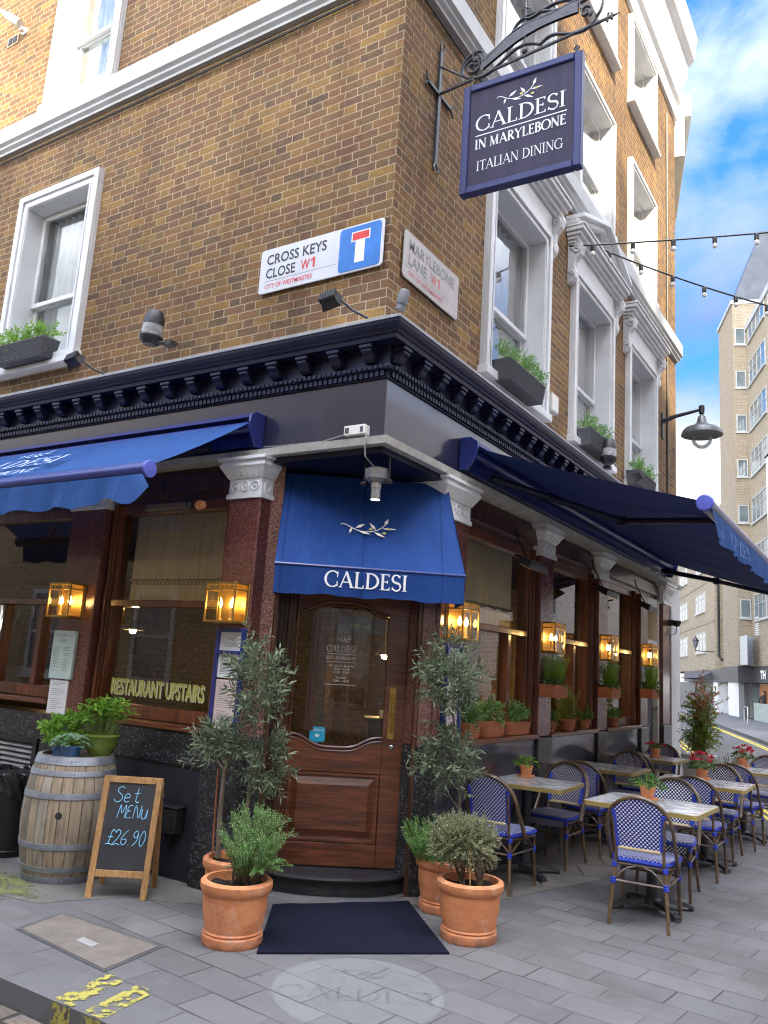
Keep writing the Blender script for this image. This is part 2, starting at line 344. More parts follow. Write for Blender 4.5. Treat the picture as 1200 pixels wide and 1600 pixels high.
def stavemat():
    t = NT('barrel_staves'); o = t.coord('Object'); sp = t.n('ShaderNodeSeparateXYZ'); t.l(o, sp.inputs[0])
    an = t.math('ARCTAN2', sp.outputs[1], sp.outputs[0]); k = t.math('MULTIPLY', t.math('ADD', an, PI), 26/(2*PI))
    fl = t.math('FLOOR', k); fr = t.math('FRACT', k); w = t.n('ShaderNodeTexWhiteNoise', noise_dimensions='1D'); t.l(fl, w.inputs['W'])
    col = t.ramp(w.outputs['Value'], [(0,(.24,.20,.15)),(.35,(.33,.285,.225)),(.6,(.38,.29,.19)),(.85,(.31,.27,.22)),(1,(.42,.37,.29))])
    st = t.noise(t.mapping(o, (1,1,.07)), 34, 6, .65); col = t.mix(t.mapr(st, .4, .68, 0, .8), col, t.mix(.75, col, (.22,.2,.18), 'MULTIPLY'))
    col = t.mix(t.mapr(t.noise(o, 7, 4), .52, .7, 0, .45), col, (.12,.1,.08))
    e = t.math('MINIMUM', fr, t.math('SUBTRACT', 1, fr)); gap = t.mapr(e, .01, .045)
    col = t.mix(gap, (.03,.022,.016), col); t.bsdf(col, .8, 0, t.math('ADD', gap, t.math('MULTIPLY', st, .5)), .6, .006); return t.m
staves = stavemat()
galv = simple('galvanised_hoop', (.26,.29,.34), .48, .75, col2=(.42,.45,.5), vs=10, hs=.15, bs=60)
def awnmat(name, a, b, tr=.12):
    t = NT(name); o = t.coord('Object'); f = t.mapr(t.noise(o, 1.6, 5, .6), .3, .7); g = t.noise(t.mapping(o, (60,60,200)), 4, 2)
    sp = t.n('ShaderNodeSeparateXYZ'); t.l(o, sp.inputs[0]); se = t.math('ABSOLUTE', t.math('SUBTRACT', t.math('FRACT', t.math('DIVIDE', t.math('ADD', sp.outputs[0], 20.13), .58)), .5)); seam = t.mapr(se, .006, .012); st_ = t.mapr(t.noise(t.mapping(o, (3,1,.35)), 5, 6, .65), .5, .72, 0, .35)
    col = t.mix(f, a, b); col = t.mix(st_, col, t.mix(.5, col, tuple(min(1,x*1.7+.02) for x in b))); col = t.mix(seam, t.mix(.5, col, (.3,.3,.4), 'MULTIPLY'), col); p = t.bsdf(col, .78, 0, t.math('ADD', t.math('ADD', t.noise(o, 2.5, 4), t.math('MULTIPLY', g, .05)), t.math('MULTIPLY', seam, -.12)), .35, .04, spec=.25)
    tl = t.n('ShaderNodeBsdfTranslucent'); t.l(col, tl.inputs[0]); m = t.n('ShaderNodeMixShader'); m.inputs[0].default_value = tr
    t.l(p.outputs[0], m.inputs[1]); t.l(tl.outputs[0], m.inputs[2]); t.l(m.outputs[0], t.out.inputs['Surface']); return t.m
awn_blue = awnmat('awning_canvas', (.009,.044,.19), (.014,.06,.24))
awn_shaded = awnmat('shaded_awning_canvas', (.008,.018,.09), (.011,.025,.11), .05)  # shade under the long awning is put into this darker blue
awn_blue_lit = awnmat('lit_awning_canvas', (.014,.058,.20), (.021,.075,.245), .15)  # brightness of the backlit valances is painted into this lighter blue
awn_case = simple('blue_awning_cassette', (.012,.022,.15), .3, col2=(.02,.035,.2), vs=3, coat=.3)
terracotta = simple('terracotta', (.66,.25,.10), .8, col2=(.76,.34,.16), vs=7, hs=.18, bs=50, stretch=(1,1,2.2))
def terra():
    t = NT('aged_terracotta'); o = t.coord('Object'); sp = t.n('ShaderNodeSeparateXYZ'); t.l(o, sp.inputs[0]); z = sp.outputs[2]
    oi = t.n('ShaderNodeObjectInfo'); v = t.n('ShaderNodeVectorMath', operation='ADD'); cb = t.n('ShaderNodeCombineXYZ'); t.l(t.math('MULTIPLY', oi.outputs['Random'], 40), cb.inputs[0]); t.l(o, v.inputs[0]); t.l(cb.outputs[0], v.inputs[1]); q = v.outputs[0]
    c = t.mix(t.mapr(t.noise(t.mapping(q, (1,1,2.5)), 6, 5, .6), .3, .7), (.56,.19,.075), (.70,.29,.13))
    c = t.mix(t.mapr(t.noise(q, 9, 6, .7), .54, .72, 0, .55), c, (.74,.52,.40)); c = t.mix(t.mapr(t.noise(q, 30, 5, .7), .6, .75, 0, .6), c, (.26,.11,.06))
    c = t.mix(t.math('MULTIPLY', t.mapr(z, .0, .10, 1, 0), t.mapr(t.noise(q, 14, 5), .35, .65)), c, (.22,.12,.08)); c = t.mix(t.math('MULTIPLY', t.mapr(z, .29, .345, 0, .6), t.mapr(t.noise(q, 22, 5), .45, .65)), c, (.30,.15,.09))
    t.bsdf(c, .82, 0, t.noise(t.mapping(q, (1,1,9)), 14, 5), .25, .006, spec=.3); return t.m
terra_aged = terra()
terracotta_dark = simple('weathered_terracotta', (.36,.12,.055), .8, col2=(.47,.17,.08), vs=9, hs=.25, bs=40)
soil = simple('potting_soil', (.012,.009,.007), .95, col2=(.03,.022,.016), vs=60, hs=1, bs=80)
bark = simple('grey_bark', (.16,.125,.09), .85, col2=(.26,.22,.17), vs=18, hs=.5, bs=50, stretch=(1,1,.25))
twig = simple('woody_twig', (.12,.085,.055), .85, col2=(.2,.15,.1), vs=20)
greenstem = simple('green_stem', (.22,.34,.07), .6)
olive_leaf = leafmat('olive_leaf', (.06,.10,.055), (.25,.31,.19), .3)
rose_leaf = leafmat('rosemary_leaf', (.11,.25,.08), (.29,.49,.17), .4)
thyme_leaf = leafmat('thyme_leaf', (.21,.25,.13), (.42,.46,.26), .4)
herb_leaf = leafmat('herb_leaf', (.13,.3,.035), (.32,.54,.09), .45)
dark_leaf = leafmat('dark_green_leaf', (.05,.14,.035), (.15,.30,.085), .35)
conifer_leaf = leafmat('lime_conifer_leaf', (.24,.48,.03), (.46,.70,.07), .45)
gold_leaf = leafmat('golden_conifer_leaf', (.26,.30,.06), (.42,.42,.11), .4)
silver_leaf = leafmat('variegated_leaf', (.06,.16,.06), (.26,.36,.24), .3)
nand_leaf = leafmat('nandina_green_leaf', (.14,.30,.04), (.38,.50,.09), .45)
nand_red = leafmat('nandina_red_leaf', (.50,.10,.05), (.66,.30,.10), .45)
petal = leafmat('red_petal', (.6,.02,.04), (.75,.06,.12), .3)
glass = glassmat('window_glass', (.92,.94,.92), 0, 1.5)
door_glass = glassmat('door_glass', (.88,.9,.9), 0, .95)
upper_glass = glassmat('sash_glass', (.9,.94,.95), 0, 2.6, wav=.04)
far_glass = simple('far_window_glass', (.07,.09,.10), .08, col2=(.15,.18,.19), vs=.8, spec=.8)
far_frame = simple('far_window_frame', (.34,.35,.34), .5)
lantern_glass = glassmat('lantern_glass', (.95,.9,.8), .05, .8)
vinyl = glassmat('clear_vinyl', (.9,.9,.9), .06, 2.2, 1.5, 1.0)
def fabric(name, a, b, rough=.9, tr=.15, folds=30):
    t = NT(name); o = t.coord('Object'); f = t.noise(t.mapping(o, (1,1,.05)), folds, 4); col = t.mix(t.mapr(f, .35, .65), a, b)
    p = t.bsdf(col, rough, 0, f, .3, .02, spec=.1); tl = t.n('ShaderNodeBsdfTranslucent'); t.l(col, tl.inputs[0]); m = t.n('ShaderNodeMixShader'); m.inputs[0].default_value = tr
    t.l(p.outputs[0], m.inputs[1]); t.l(tl.outputs[0], m.inputs[2]); t.l(m.outputs[0], t.out.inputs['Surface']); return t.m
blind_cloth = fabric('linen_blind', (.72,.70,.56), (.86,.83,.68), tr=.4)
lace = fabric('lace_trim', (.20,.15,.085), (.4,.33,.22), folds=120)
net = fabric('net_curtain', (.80,.84,.84), (.92,.95,.94), folds=22, tr=.3)
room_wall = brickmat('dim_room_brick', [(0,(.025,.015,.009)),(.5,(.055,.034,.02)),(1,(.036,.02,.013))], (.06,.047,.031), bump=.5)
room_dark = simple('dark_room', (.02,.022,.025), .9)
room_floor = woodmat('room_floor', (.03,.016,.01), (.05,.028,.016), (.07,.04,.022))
chalk_board = simple('chalkboard', (.018,.019,.022), .6, col2=(.034,.035,.04), vs=4, hs=.05)
chalk = emit('blue_chalk', (.2,.5,.72), 0) ; chalk = simple('blue_chalk_line', (.24,.55,.78), .9, var=.1)
sign_white = simple('enamel_white', (.60,.61,.64), .3, col2=(.52,.53,.56), vs=4)
sign_old = simple('faded_enamel', (.44,.41,.39), .45, col2=(.35,.32,.31), vs=5)
ink = simple('black_lettering', (.014,.014,.018), .5); faded_ink = simple('faded_lettering', (.2,.19,.19), .5)
red = simple('red_lettering', (.58,.03,.035), .5); faded_red = simple('faded_red_lettering', (.55,.14,.13), .5)
road_blue = simple('sign_blue', (.003,.15,.52), .5); road_red = simple('sign_red', (.60,.018,.012), .5)
letter_white = simple('white_lettering', (.78,.79,.8), .5, var=.04)
olive_fill = simple('painted_olive', (.42,.42,.09), .5, var=.1)
gilt = simple('green_gilt_lettering', (.40,.42,.05), .45, col2=(.52,.52,.10), vs=10)
cream = simple('cream_lettering', (.70,.69,.52), .5, var=.06)
paper = simple('paper', (.74,.75,.77), .7, var=.05); mint = simple('mint_board', (.52,.66,.62), .45, var=.05); pinkpaper = simple('faded_pink_paper', (.62,.5,.46), .7, var=.1)
printgrey = simple('print_grey', (.2,.21,.23), .7)
sticker_blue = simple('sticker_blue', (.02,.36,.58), .4)
def weave(name, dark, blue, wht):
    t = NT(name); u, v = uvxy(t); vv = t.math('DIVIDE', v, .0150); row = t.math('FLOOR', vv); fv = t.math('FRACT', vv)
    par = t.math('MODULO', t.math('ADD', row, 1000), 2); uu = t.math('ADD', t.math('DIVIDE', u, .0275), t.math('MULTIPLY', par, .5)); f = t.math('FRACT', uu)
    a = t.math('LESS_THAN', t.math('ABSOLUTE', t.math('SUBTRACT', f, .5)), .215); b = t.math('LESS_THAN', t.math('ABSOLUTE', t.math('SUBTRACT', fv, .5)), .36)
    w = t.math('MULTIPLY', a, b); rim = t.mapr(t.math('ABSOLUTE', t.math('SUBTRACT', f, .5)), .3, .45)
    col = t.mix(w, t.mix(rim, blue, dark), wht)
    t.bsdf(col, .55, 0, t.math('ADD', w, t.math('MULTIPLY', t.math('ABSOLUTE', t.math('SUBTRACT', fv, .5)), -.8)), .5, .003, spec=.4); return t.m
weave_blue = weave('blue_white_weave', (.016,.02,.10), (.025,.05,.42), (.80,.80,.78))
weave_dark = weave('navy_white_weave', (.012,.014,.06), (.018,.026,.17), (.80,.80,.77))
blue_wrap = simple('blue_wrap', (.022,.05,.46), .5, hs=.4, bs=120, stretch=(.2,.2,1))
bamboo = simple('bamboo_look_frame', (.05,.03,.017), .38, col2=(.17,.105,.05), vs=9, hs=.15, bs=30, coat=.2)
cane = simple('cream_cane', (.66,.52,.30), .6, hs=.4, bs=120, stretch=(1,.2,.2))
def marble():
    t = NT('marble_top'); o = t.coord('Object'); w = t.noise(o, 2.6, 8, .62, 1.6); v = t.mapr(t.math('ABSOLUTE', t.math('SUBTRACT', w, .5)), 0, .06)
    col = t.mix(v, (.30,.32,.36), (.80,.81,.83)); col = t.mix(t.mapr(t.noise(o, 5, 4),.35,.7,0,.7), col, (.66,.68,.72)); t.bsdf(col, .14, coat=.2); return t.m
marble_m = marble()
# ---------------------------------------------------------------- lettering
def arc(cx, cy, rx, ry, a0, a1, w0, w1, n=14):
    out = []
    for i in range(n):
        q = []
        for a in (a0+(a1-a0)*i/n, a0+(a1-a0)*(i+1)/n):
            c, s = math.cos(R(a)), math.sin(R(a)); w = (w0+(w1-w0)*abs(c))/2
            q.append(((cx+(rx-w)*c, cy+(ry-w)*s), (cx+(rx+w)*c, cy+(ry+w)*s)))
        out.append([q[0][0], q[0][1], q[1][1], q[1][0]])
    return out
def ln(x0, y0, x1, y1, w):
    d = Vector((x1-x0, y1-y0)).normalized(); n = Vector((-d.y, d.x))*w/2
    return [[(x0+n.x,y0+n.y),(x0-n.x,y0-n.y),(x1-n.x,y1-n.y),(x1+n.x,y1+n.y)]]
def sf(x, y, l): return [[(x-l/2,y),(x+l/2,y),(x+l/2,y+.04),(x-l/2,y+.04)]]
def stem(x, T, a=0, b=1): return ln(x,a,x,b,T)+(sf(x,0,.3) if a == 0 else [])+(sf(x,.96,.3) if b == 1 else [])
def glyph(ch, k=1.0):
    T, t = .125*k, .055*k
    G = {'I': (stem(.16,T), .36), 'L': (stem(.17,T)+ln(.17,.03,.56,.03,t)+ln(.55,.0,.57,.2,t), .62),
     'E': (stem(.17,T)+ln(.17,.03,.56,.03,t)+ln(.55,0,.57,.18,t)+ln(.17,.97,.52,.97,t)+ln(.52,1,.53,.84,t)+ln(.17,.52,.44,.52,t)+ln(.44,.43,.44,.61,t), .63),
     'C': (arc(.46,.5,.41,.48,48,312,t,T,22)+ln(.74,.62,.755,.95,t)+ln(.74,.36,.755,.08,t), .82),
     'G': (arc(.46,.5,.41,.48,48,318,t,T,22)+ln(.74,.62,.755,.95,t)+ln(.76,.03,.76,.4,T)+sf(.76,.38,.28), .9),
     'A': (ln(.09,.02,.42,1,t)+ln(.40,1,.76,.02,T)+ln(.2,.34,.62,.34,t)+sf(.09,0,.22)+sf(.76,0,.26), .84),
     'D': (stem(.17,T)+arc(.24,.5,.53,.475,-90,90,t,T,20)+ln(.17,.03,.26,.03,t)+ln(.17,.97,.26,.97,t), .85),
     'S': (arc(.30,.745,.215,.24,25,180,t,T*.8,10)+arc(.30,.745,.215,.24,180,255,T*.8,T*1.0,6)+ln(.235,.53,.40,.465,T)+arc(.33,.255,.23,.245,75,0,T,T*.8,6)+arc(.33,.255,.23,.245,0,-155,T*.8,t,12)+ln(.5,.8,.51,.97,t)+ln(.09,.04,.1,.22,t), .62),
     'N': (ln(.13,0,.13,1,t)+ln(.13,.97,.72,.03,T)+ln(.72,0,.72,1,t)+sf(.13,0,.24)+sf(.11,.96,.22)+sf(.72,.96,.24), .86),
     'M': (ln(.12,0,.15,1,t)+ln(.15,.97,.46,.03,T)+ln(.46,.03,.79,1,t)+ln(.79,0,.79,1,T)+sf(.12,0,.24)+sf(.8,0,.28)+sf(.12,.96,.16)+sf(.83,.96,.16), .98),
     'R': (stem(.17,T)+arc(.27,.74,.28,.235,-90,90,t,T,12)+ln(.17,.97,.28,.97,t)+ln(.17,.5,.28,.5,t)+ln(.34,.5,.68,.02,T)+sf(.7,0,.2), .76),
     'B': (stem(.17,T)+arc(.28,.755,.24,.22,-90,90,t,T,12)+arc(.28,.28,.29,.255,-90,90,t,T,12)+ln(.17,.97,.28,.97,t)+ln(.17,.535,.28,.535,t)+ln(.17,.03,.28,.03,t), .66),
     'Y': (ln(.07,.98,.37,.48,T)+ln(.70,.98,.37,.48,t)+ln(.37,0,.37,.5,T)+sf(.37,0,.3)+sf(.09,.96,.26)+sf(.69,.96,.22), .74),
     'O': (arc(.48,.5,.42,.48,0,360,t,T,30), .95), 'T': (ln(.34,0,.34,.97,T)+ln(.05,.97,.63,.97,t)+sf(.34,0,.3)+ln(.05,.84,.05,1,t)+ln(.63,.84,.63,1,t), .68),
     'V': (ln(.07,.98,.4,.02,T)+ln(.72,.98,.4,.02,t)+sf(.09,.96,.26)+sf(.71,.96,.22), .78),
     '.': ([[(.08,0),(.2,0),(.2,.12),(.08,.12)]], .28), ' ': ([], .34)}
    return G[ch]
def serif(mb, s, x, z, h, M, k=1.0, anchor='L', track=0.0, mi=0, y=-.001, width=None):
    adv = sum(glyph(c, k)[1]+track for c in s)
    sx = h if width is None else width/adv
    if anchor == 'C': x -= adv*sx/2
    dy = 0
    for c in s:
        P, a = glyph(c, k)
        for q in P:
            dy += .00004
            mb.poly([(x+px*sx, y-dy, z+pz*h) for px, pz in q], mi, M)
        x += (a+track)*sx
def text2d(s, size=1.0, bold=0.0, shear=0.0, spacing=1.0):
    cu = bpy.data.curves.new('t', 'FONT'); cu.body = s; cu.size = size; cu.offset = bold; cu.shear = shear; cu.space_character = spacing; cu.resolution_u = 3
    o = bpy.data.objects.new('t', cu); C.objects.link(o)
    dg = bpy.context.evaluated_depsgraph_get(); me = o.evaluated_get(dg).to_mesh()
    vs = [v.co.copy() for v in me.vertices]; fs = [tuple(p.vertices) for p in me.polygons]
    o.evaluated_get(dg).to_mesh_clear(); bpy.data.objects.remove(o); bpy.data.curves.remove(cu)
    return vs, fs
def sans(mb, s, x, z, h, M, width=None, bold=0.0, anchor='L', mi=0, y=-.001, flip=False, shear=0.0, spacing=1.0):
    vs, fs = text2d(s, 1.0, bold, shear, spacing)
    x0 = min(v.x for v in vs); x1 = max(v.x for v in vs); z0 = min(v.y for v in vs if True); z1 = max(v.y for v in vs)
    kz = h/.73; kx = kz if width is None else width/(x1-x0); W = (x1-x0)*kx
    ox = x-(W/2 if anchor == 'C' else 0)
    P = [((ox+(v.x-x0)*kx) if not flip else (ox+W-(v.x-x0)*kx), y, z+v.y*kz) for v in vs]
    mb.add(P, fs, mi, M)
def sprig(mb, x, z, w, M, mi=0, mo=1, y=-.001):     # an olive twig w wide, lower left corner at x, z
    pts = [(0,.24),(.05,.26),(.12,.235),(.2,.18),(.3,.13),(.42,.10),(.55,.115),(.66,.16),(.75,.23),(.8,.3)]
    for i in range(len(pts)-1):
        for q in ln(*pts[i], *pts[i+1], .016): mb.poly([(x+a*w, y-.0001*i, z+b*w) for a, b in q], mi, M)
    for (a, b, dx, dz, L, W) in [(.2,.17,-.25,-.9,.13,.05),(.27,.18,.75,.45,.2,.065),(.33,.115,.95,-.28,.22,.06),(.63,.16,-.55,.75,.2,.06),(.79,.28,.35,.9,.17,.07),(.74,.2,1,.02,.26,.05),(.6,.11,.85,-.45,.23,.06)]:
        d = Vector((dx,dz)).normalized(); n = Vector((-d.y,d.x))
        q = [(a,b), (a+d.x*L*.4+n.x*W/2, b+d.y*L*.4+n.y*W/2), (a+d.x*L, b+d.y*L), (a+d.x*L*.4-n.x*W/2, b+d.y*L*.4-n.y*W/2)]
        mb.poly([(x+p*w, y-.0012, z+r*w) for p, r in q], mi, M)
    for a, b in ((.54,.17),(.86,.2),(.78,.1)):
        mb.poly([(x+(a+.036*math.cos(t*PI/7))*w, y-.0016, z+(b+.026*math.sin(t*PI/7))*w) for t in range(14)], mo, M)
# ---------------------------------------------------------------- ground
def slabmat(name, a, b, joint, L, H, rot, jt=.006, lum=.16):
    t = NT(name); o = t.mapping(t.coord('UV'), rot=(0,0,rot)); sp = t.n('ShaderNodeSeparateXYZ'); t.l(o, sp.inputs[0]); u, v = sp.outputs[0], sp.outputs[1]
    wob = t.math('MULTIPLY', t.math('SUBTRACT', t.noise(o, 2.2, 2), .5), .02)
    vv = t.math('DIVIDE', t.math('ADD', v, wob), H); row = t.math('FLOOR', vv); fv = t.math('FRACT', vv)
    off = t.n('ShaderNodeTexWhiteNoise', noise_dimensions='1D'); t.l(row, off.inputs['W'])
    sh = t.math('ADD', t.math('MULTIPLY', t.math('MODULO', t.math('ADD', row, 1000), 2), .5), t.math('MULTIPLY', off.outputs['Value'], .22))
    uu = t.math('ADD', t.math('DIVIDE', u, L), sh); cell = t.math('FLOOR', uu); f = t.math('FRACT', uu)
    d = t.math('MINIMUM', t.math('MULTIPLY', t.math('MINIMUM', f, t.math('SUBTRACT', 1, f)), L), t.math('MULTIPLY', t.math('MINIMUM', fv, t.math('SUBTRACT', 1, fv)), H))
    ed = t.math('ADD', d, t.math('MULTIPLY', t.math('SUBTRACT', t.noise(o, 40, 3), .5), .004)); mk = t.mapr(ed, jt*.5, jt)
    cb = t.n('ShaderNodeCombineXYZ'); t.l(cell, cb.inputs[0]); t.l(row, cb.inputs[1]); w = t.n('ShaderNodeTexWhiteNoise', noise_dimensions='2D'); t.l(cb.outputs[0], w.inputs['Vector'])
    col = t.mix(w.outputs['Value'], a, b)
    col = t.mix(t.mapr(t.noise(o, 105, 3, .75), .38, .62, 0, .85), col, t.mix(.5, col, (1.7*a[0],1.7*a[1],1.7*a[2])))
    col = t.mix(t.mapr(t.noise(o, 150, 3, .75), .52, .68, 0, .7), col, t.mix(.7, col, (.3,.3,.3), 'MULTIPLY'))
    col = t.mix(t.mapr(t.noise(o, 1.1, 5, .6), .4, .7, 0, .5), col, t.mix(.8, col, (.62,.58,.56), 'MULTIPLY'))
    col = t.mix(t.mapr(t.noise(o, 5, 5, .65), .58, .72, 0, .3), col, tuple(1.25*x for x in b))
    vg = t.n('ShaderNodeTexVoronoi'); vg.inputs['Scale'].default_value = 3.3; t.l(o, vg.inputs['Vector']); gum = t.mapr(vg.outputs['Distance'], .035, .06, .55, 0); col = t.mix(gum, col, tuple(x*.42 for x in a))
    col = t.mix(t.mapr(t.noise(o, .55, 6, .68, 1.2), .5, .68, 0, .55), col, t.mix(.85, col, (.55,.50,.46), 'MULTIPLY')); col = t.mix(t.mapr(t.noise(o, 14, 5, .7), .64, .74, 0, .5), col, tuple(x*1.7 for x in b))
    jc = t.mix(t.mapr(t.noise(o, 1.7, 3), .4, .6), joint, tuple(x*3.2 for x in joint)); col = t.mix(mk, jc, col)
    h = t.math('ADD', t.math('MULTIPLY', mk, .8), t.math('MULTIPLY', t.noise(o, 220, 3, .7), .25))
    t.bsdf(col, t.mapr(t.noise(o, 3, 4), .3, .7, .6, .82), 0, h, .45, .006, spec=.35); return t.m
pave_m = slabmat('grey_setts', (.105,.104,.108), (.15,.148,.152), (.035,.034,.034), .405, .228, R(6))
flag_m = slabmat('old_york_flags', (.14,.125,.11), (.19,.172,.152), (.04,.036,.03), .66, .46, R(-28), .01)
tarm_m = simple('worn_asphalt', (.10,.095,.088), .9, col2=(.155,.145,.132), vs=3, hs=.5, bs=90, detail=8)
road_m = simple('road_asphalt', (.05,.051,.056), .85, col2=(.095,.095,.10), vs=1.1, hs=.4, bs=120, detail=9)
kerb_m = slabmat('granite_kerb', (.105,.105,.112), (.15,.15,.158), (.03,.03,.03), .93, 9.7, R(1))
moss_m = simple('moss', (.08,.10,.03), .95, col2=(.17,.18,.07), vs=10, hs=.8, bs=50)
yellow_m = simple('yellow_line', (.62,.52,.03), .7, col2=(.5,.42,.06), vs=12)
cobble_m = brickmat('stone_cobbles', [(0,(.12,.11,.11)),(.4,(.2,.185,.18)),(.7,(.17,.13,.11)),(1,(.26,.24,.22))], (.06,.055,.05), Lu=.24, Hc=.13, bond='stretcher', jt=.012, bump=1.2)
g = MB(); g.box(-150,150,-60,240,-.6,-.115); struct(g.build('ground', road_m))
# pavement: one block with the kerb line on its south and east side
KE = [(1.8,2.73),(-1.5,11.5),(-2.64,14.6),(-6.9,28.9),(-12.5,47),(-20,70)]
KW = [(-14,2.73)]
g = MB()
pv = KW+KE
inn = [(-14,3.03),(1.38,3.03),(-1.78,11.42),(-2.92,14.52),(-7.18,28.82),(-12.78,47),(-20.28,70)]
g.poly([(x,y,0) for x,y in inn]+[(-60,70,0),(-60,3.03,0)]); struct(g.build('pavement', pave_m))
g = MB()
edge = [(-60,2.73)]+KE; ie = [(-60,3.03)]+inn[1:]
for i in range(len(edge)-1):
    a, b, c, d = edge[i], edge[i+1], ie[i+1], ie[i]
    g.add([(a[0],a[1],.003),(b[0],b[1],.003),(c[0],c[1],.003),(d[0],d[1],.003),(a[0],a[1],-.12),(b[0],b[1],-.12)], [(0,1,2,3),(4,5,1,0)])
struct(g.build('kerb', kerb_m))
g = MB(); g.poly([(-60,-1.5,-.10),(1.2,-1.5,-.10),(1.2,2.74,-.10),(-60,2.74,-.10)]); struct(g.build('road', cobble_m))
g = MB()
rp = [(1.8,-8),(1.85,2.7),(-1.45,11.5),(-2.59,14.6),(-6.85,28.9),(-12.45,47),(-19.9,70)]; rq = [(4.6,-8),(4.6,2.7),(1.4,11.9),(.3,16),(-3.9,30.2),(-9.3,47.6),(-16.6,70.5)]
for i in range(len(rp)-1): g.poly([(*rp[i],-.108),(*rq[i],-.108),(*rq[i+1],-.108),(*rp[i+1],-.108)])
struct(g.build('road', road_m))
g = MB()
for off in (.22,.36):
    for P, sgn in ((rp,1),(rq,-1)):
        for i in range(1, len(P)-1):
            a, b = Vector(P[i]), Vector(P[i+1]); d = (b-a).normalized(); n = Vector((d.y,-d.x))*sgn
            p = [a+n*off, a+n*(off+.07), b+n*(off+.07), b+n*off]
            g.poly([(q.x,q.y,-.104) for q in p])
struct(g.build('road_marking', yellow_m))
# far pavement with its kerb
g = MB(); fk = [(x+.02,y) for x,y in rq]; 
for i in range(len(fk)-1): g.add([(*fk[i],0),(fk[i][0]+9,fk[i][1]+2,0),(fk[i+1][0]+9,fk[i+1][1]+2,0),(*fk[i+1],0),(*fk[i],-.12),(*fk[i+1],-.12)], [(0,1,2,3),(4,0,3,5)])
struct(g.build('far_pavement', kerb_m))
g = MB(); g.prism([(-14,3.30),(-5.3,3.46),(-4.72,3.58),(-4.62,3.78),(-4.45,4.02),(-4.15,4.2),(-3.95,4.3),(-3.95,4.7),(-14,4.7)], -.02, .004); struct(g.build('pavement', tarm_m))
g = MB(); g.prism([(-3.1,5.3),(-2.72,5.35),(-2.2,7.1),(-2.05,9.3),(-2.02,13),(-3.2,13)], -.02, .004); struct(g.build('pavement', flag_m))
def patchy(name, c1, c2, scale, lo, hi, edge):
    t = NT(name); o = t.coord('Object'); f = t.noise(o, scale, 7, .7); sp = t.n('ShaderNodeAttribute', attribute_name='tint')
    k = t.mapr(t.math('ADD', f, t.math('MULTIPLY', sp.outputs['Fac'], edge)), lo, hi); p = t.bsdf(t.mix(t.noise(o, 45, 5, .7), c1, c2), .95, 0, t.noise(o, 90, 4), .7, .01)
    tr_ = t.n('ShaderNodeBsdfTransparent'); m = t.n('ShaderNodeMixShader'); t.l(k, m.inputs[0]); t.l(p.outputs[0], m.inputs[1]); t.l(tr_.outputs[0], m.inputs[2]); t.l(m.outputs[0], t.out.inputs['Surface']); return t.m
moss_patch = patchy('moss_patch', (.07,.09,.025), (.20,.21,.08), 7, .52, .60, .22); g = MB()
N_ = 22
for i in range(N_):
    for j in range(N_):
        x0, y0 = -6.1+1.45*i/N_, 3.34+.62*j/N_; cx, cy = (i+.5)/N_*2-1, (j+.5)/N_*2-1; g.tint = min(1, cx*cx+cy*cy); g.poly([(x0,y0,.0075),(x0+1.45/N_,y0,.0075),(x0+1.45/N_,y0+.62/N_,.0075),(x0,y0+.62/N_,.0075)])
struct(g.build('moss', moss_patch, fix=False), 'stuff')
def wornpaint():
    t = NT('worn_yellow_paint'); o = t.coord('Object'); f = t.noise(t.mapping(o,(1,1,1)), 17, 7, .72); k = t.mapr(f, .49, .53)
    p = t.bsdf(t.mix(t.noise(o,40,3), (.42,.37,.06), (.32,.29,.09)), .7); tr_ = t.n('ShaderNodeBsdfTransparent'); m = t.n('ShaderNodeMixShader')
    t.l(k, m.inputs[0]); t.l(p.outputs[0], m.inputs[1]); t.l(tr_.outputs[0], m.inputs[2]); t.l(m.outputs[0], t.out.inputs['Surface']); return t.m
worn_yellow = wornpaint(); g = MB()
for x0, x1 in ((-3.40,-3.27),(-3.19,-3.06)):
    g.poly([(x0,2.733,.0075),(x1,2.733,.0075),(x1-.06,3.10,.0075),(x0-.06,3.10,.0075)]); g.poly([(x0,2.7265,.0),(x1,2.7265,.0),(x1+.01,2.7265,-.095),(x0+.01,2.7265,-.095)])
struct(g.build('road_marking', worn_yellow, fix=False))
cover_m = simple('concrete_cover', (.12,.105,.09), .9, col2=(.185,.16,.14), vs=7, hs=.5, bs=80)
t = thing('drain_cover', 'brown concrete inspection cover with a small metal badge, set in the pavement before the chalkboard', 'cover', (-3.97,3.36,0))
g = MB(); g.prism([(-4.36,3.22),(-3.53,3.13),(-3.59,3.545),(-4.43,3.55)], -.01, .006); g.build('cover_slab', cover_m, t)
g = MB(); g.prism([(-4.385,3.2),(-3.5,3.105),(-3.565,3.565),(-4.455,3.57)], -.015, .0035); g.build('cover_frame', darkgrey, t)
g = MB(); g.prism([(-3.98,3.30),(-3.83,3.285),(-3.84,3.345),(-3.99,3.36)], .004, .009); g.build('badge', midgrey, t)
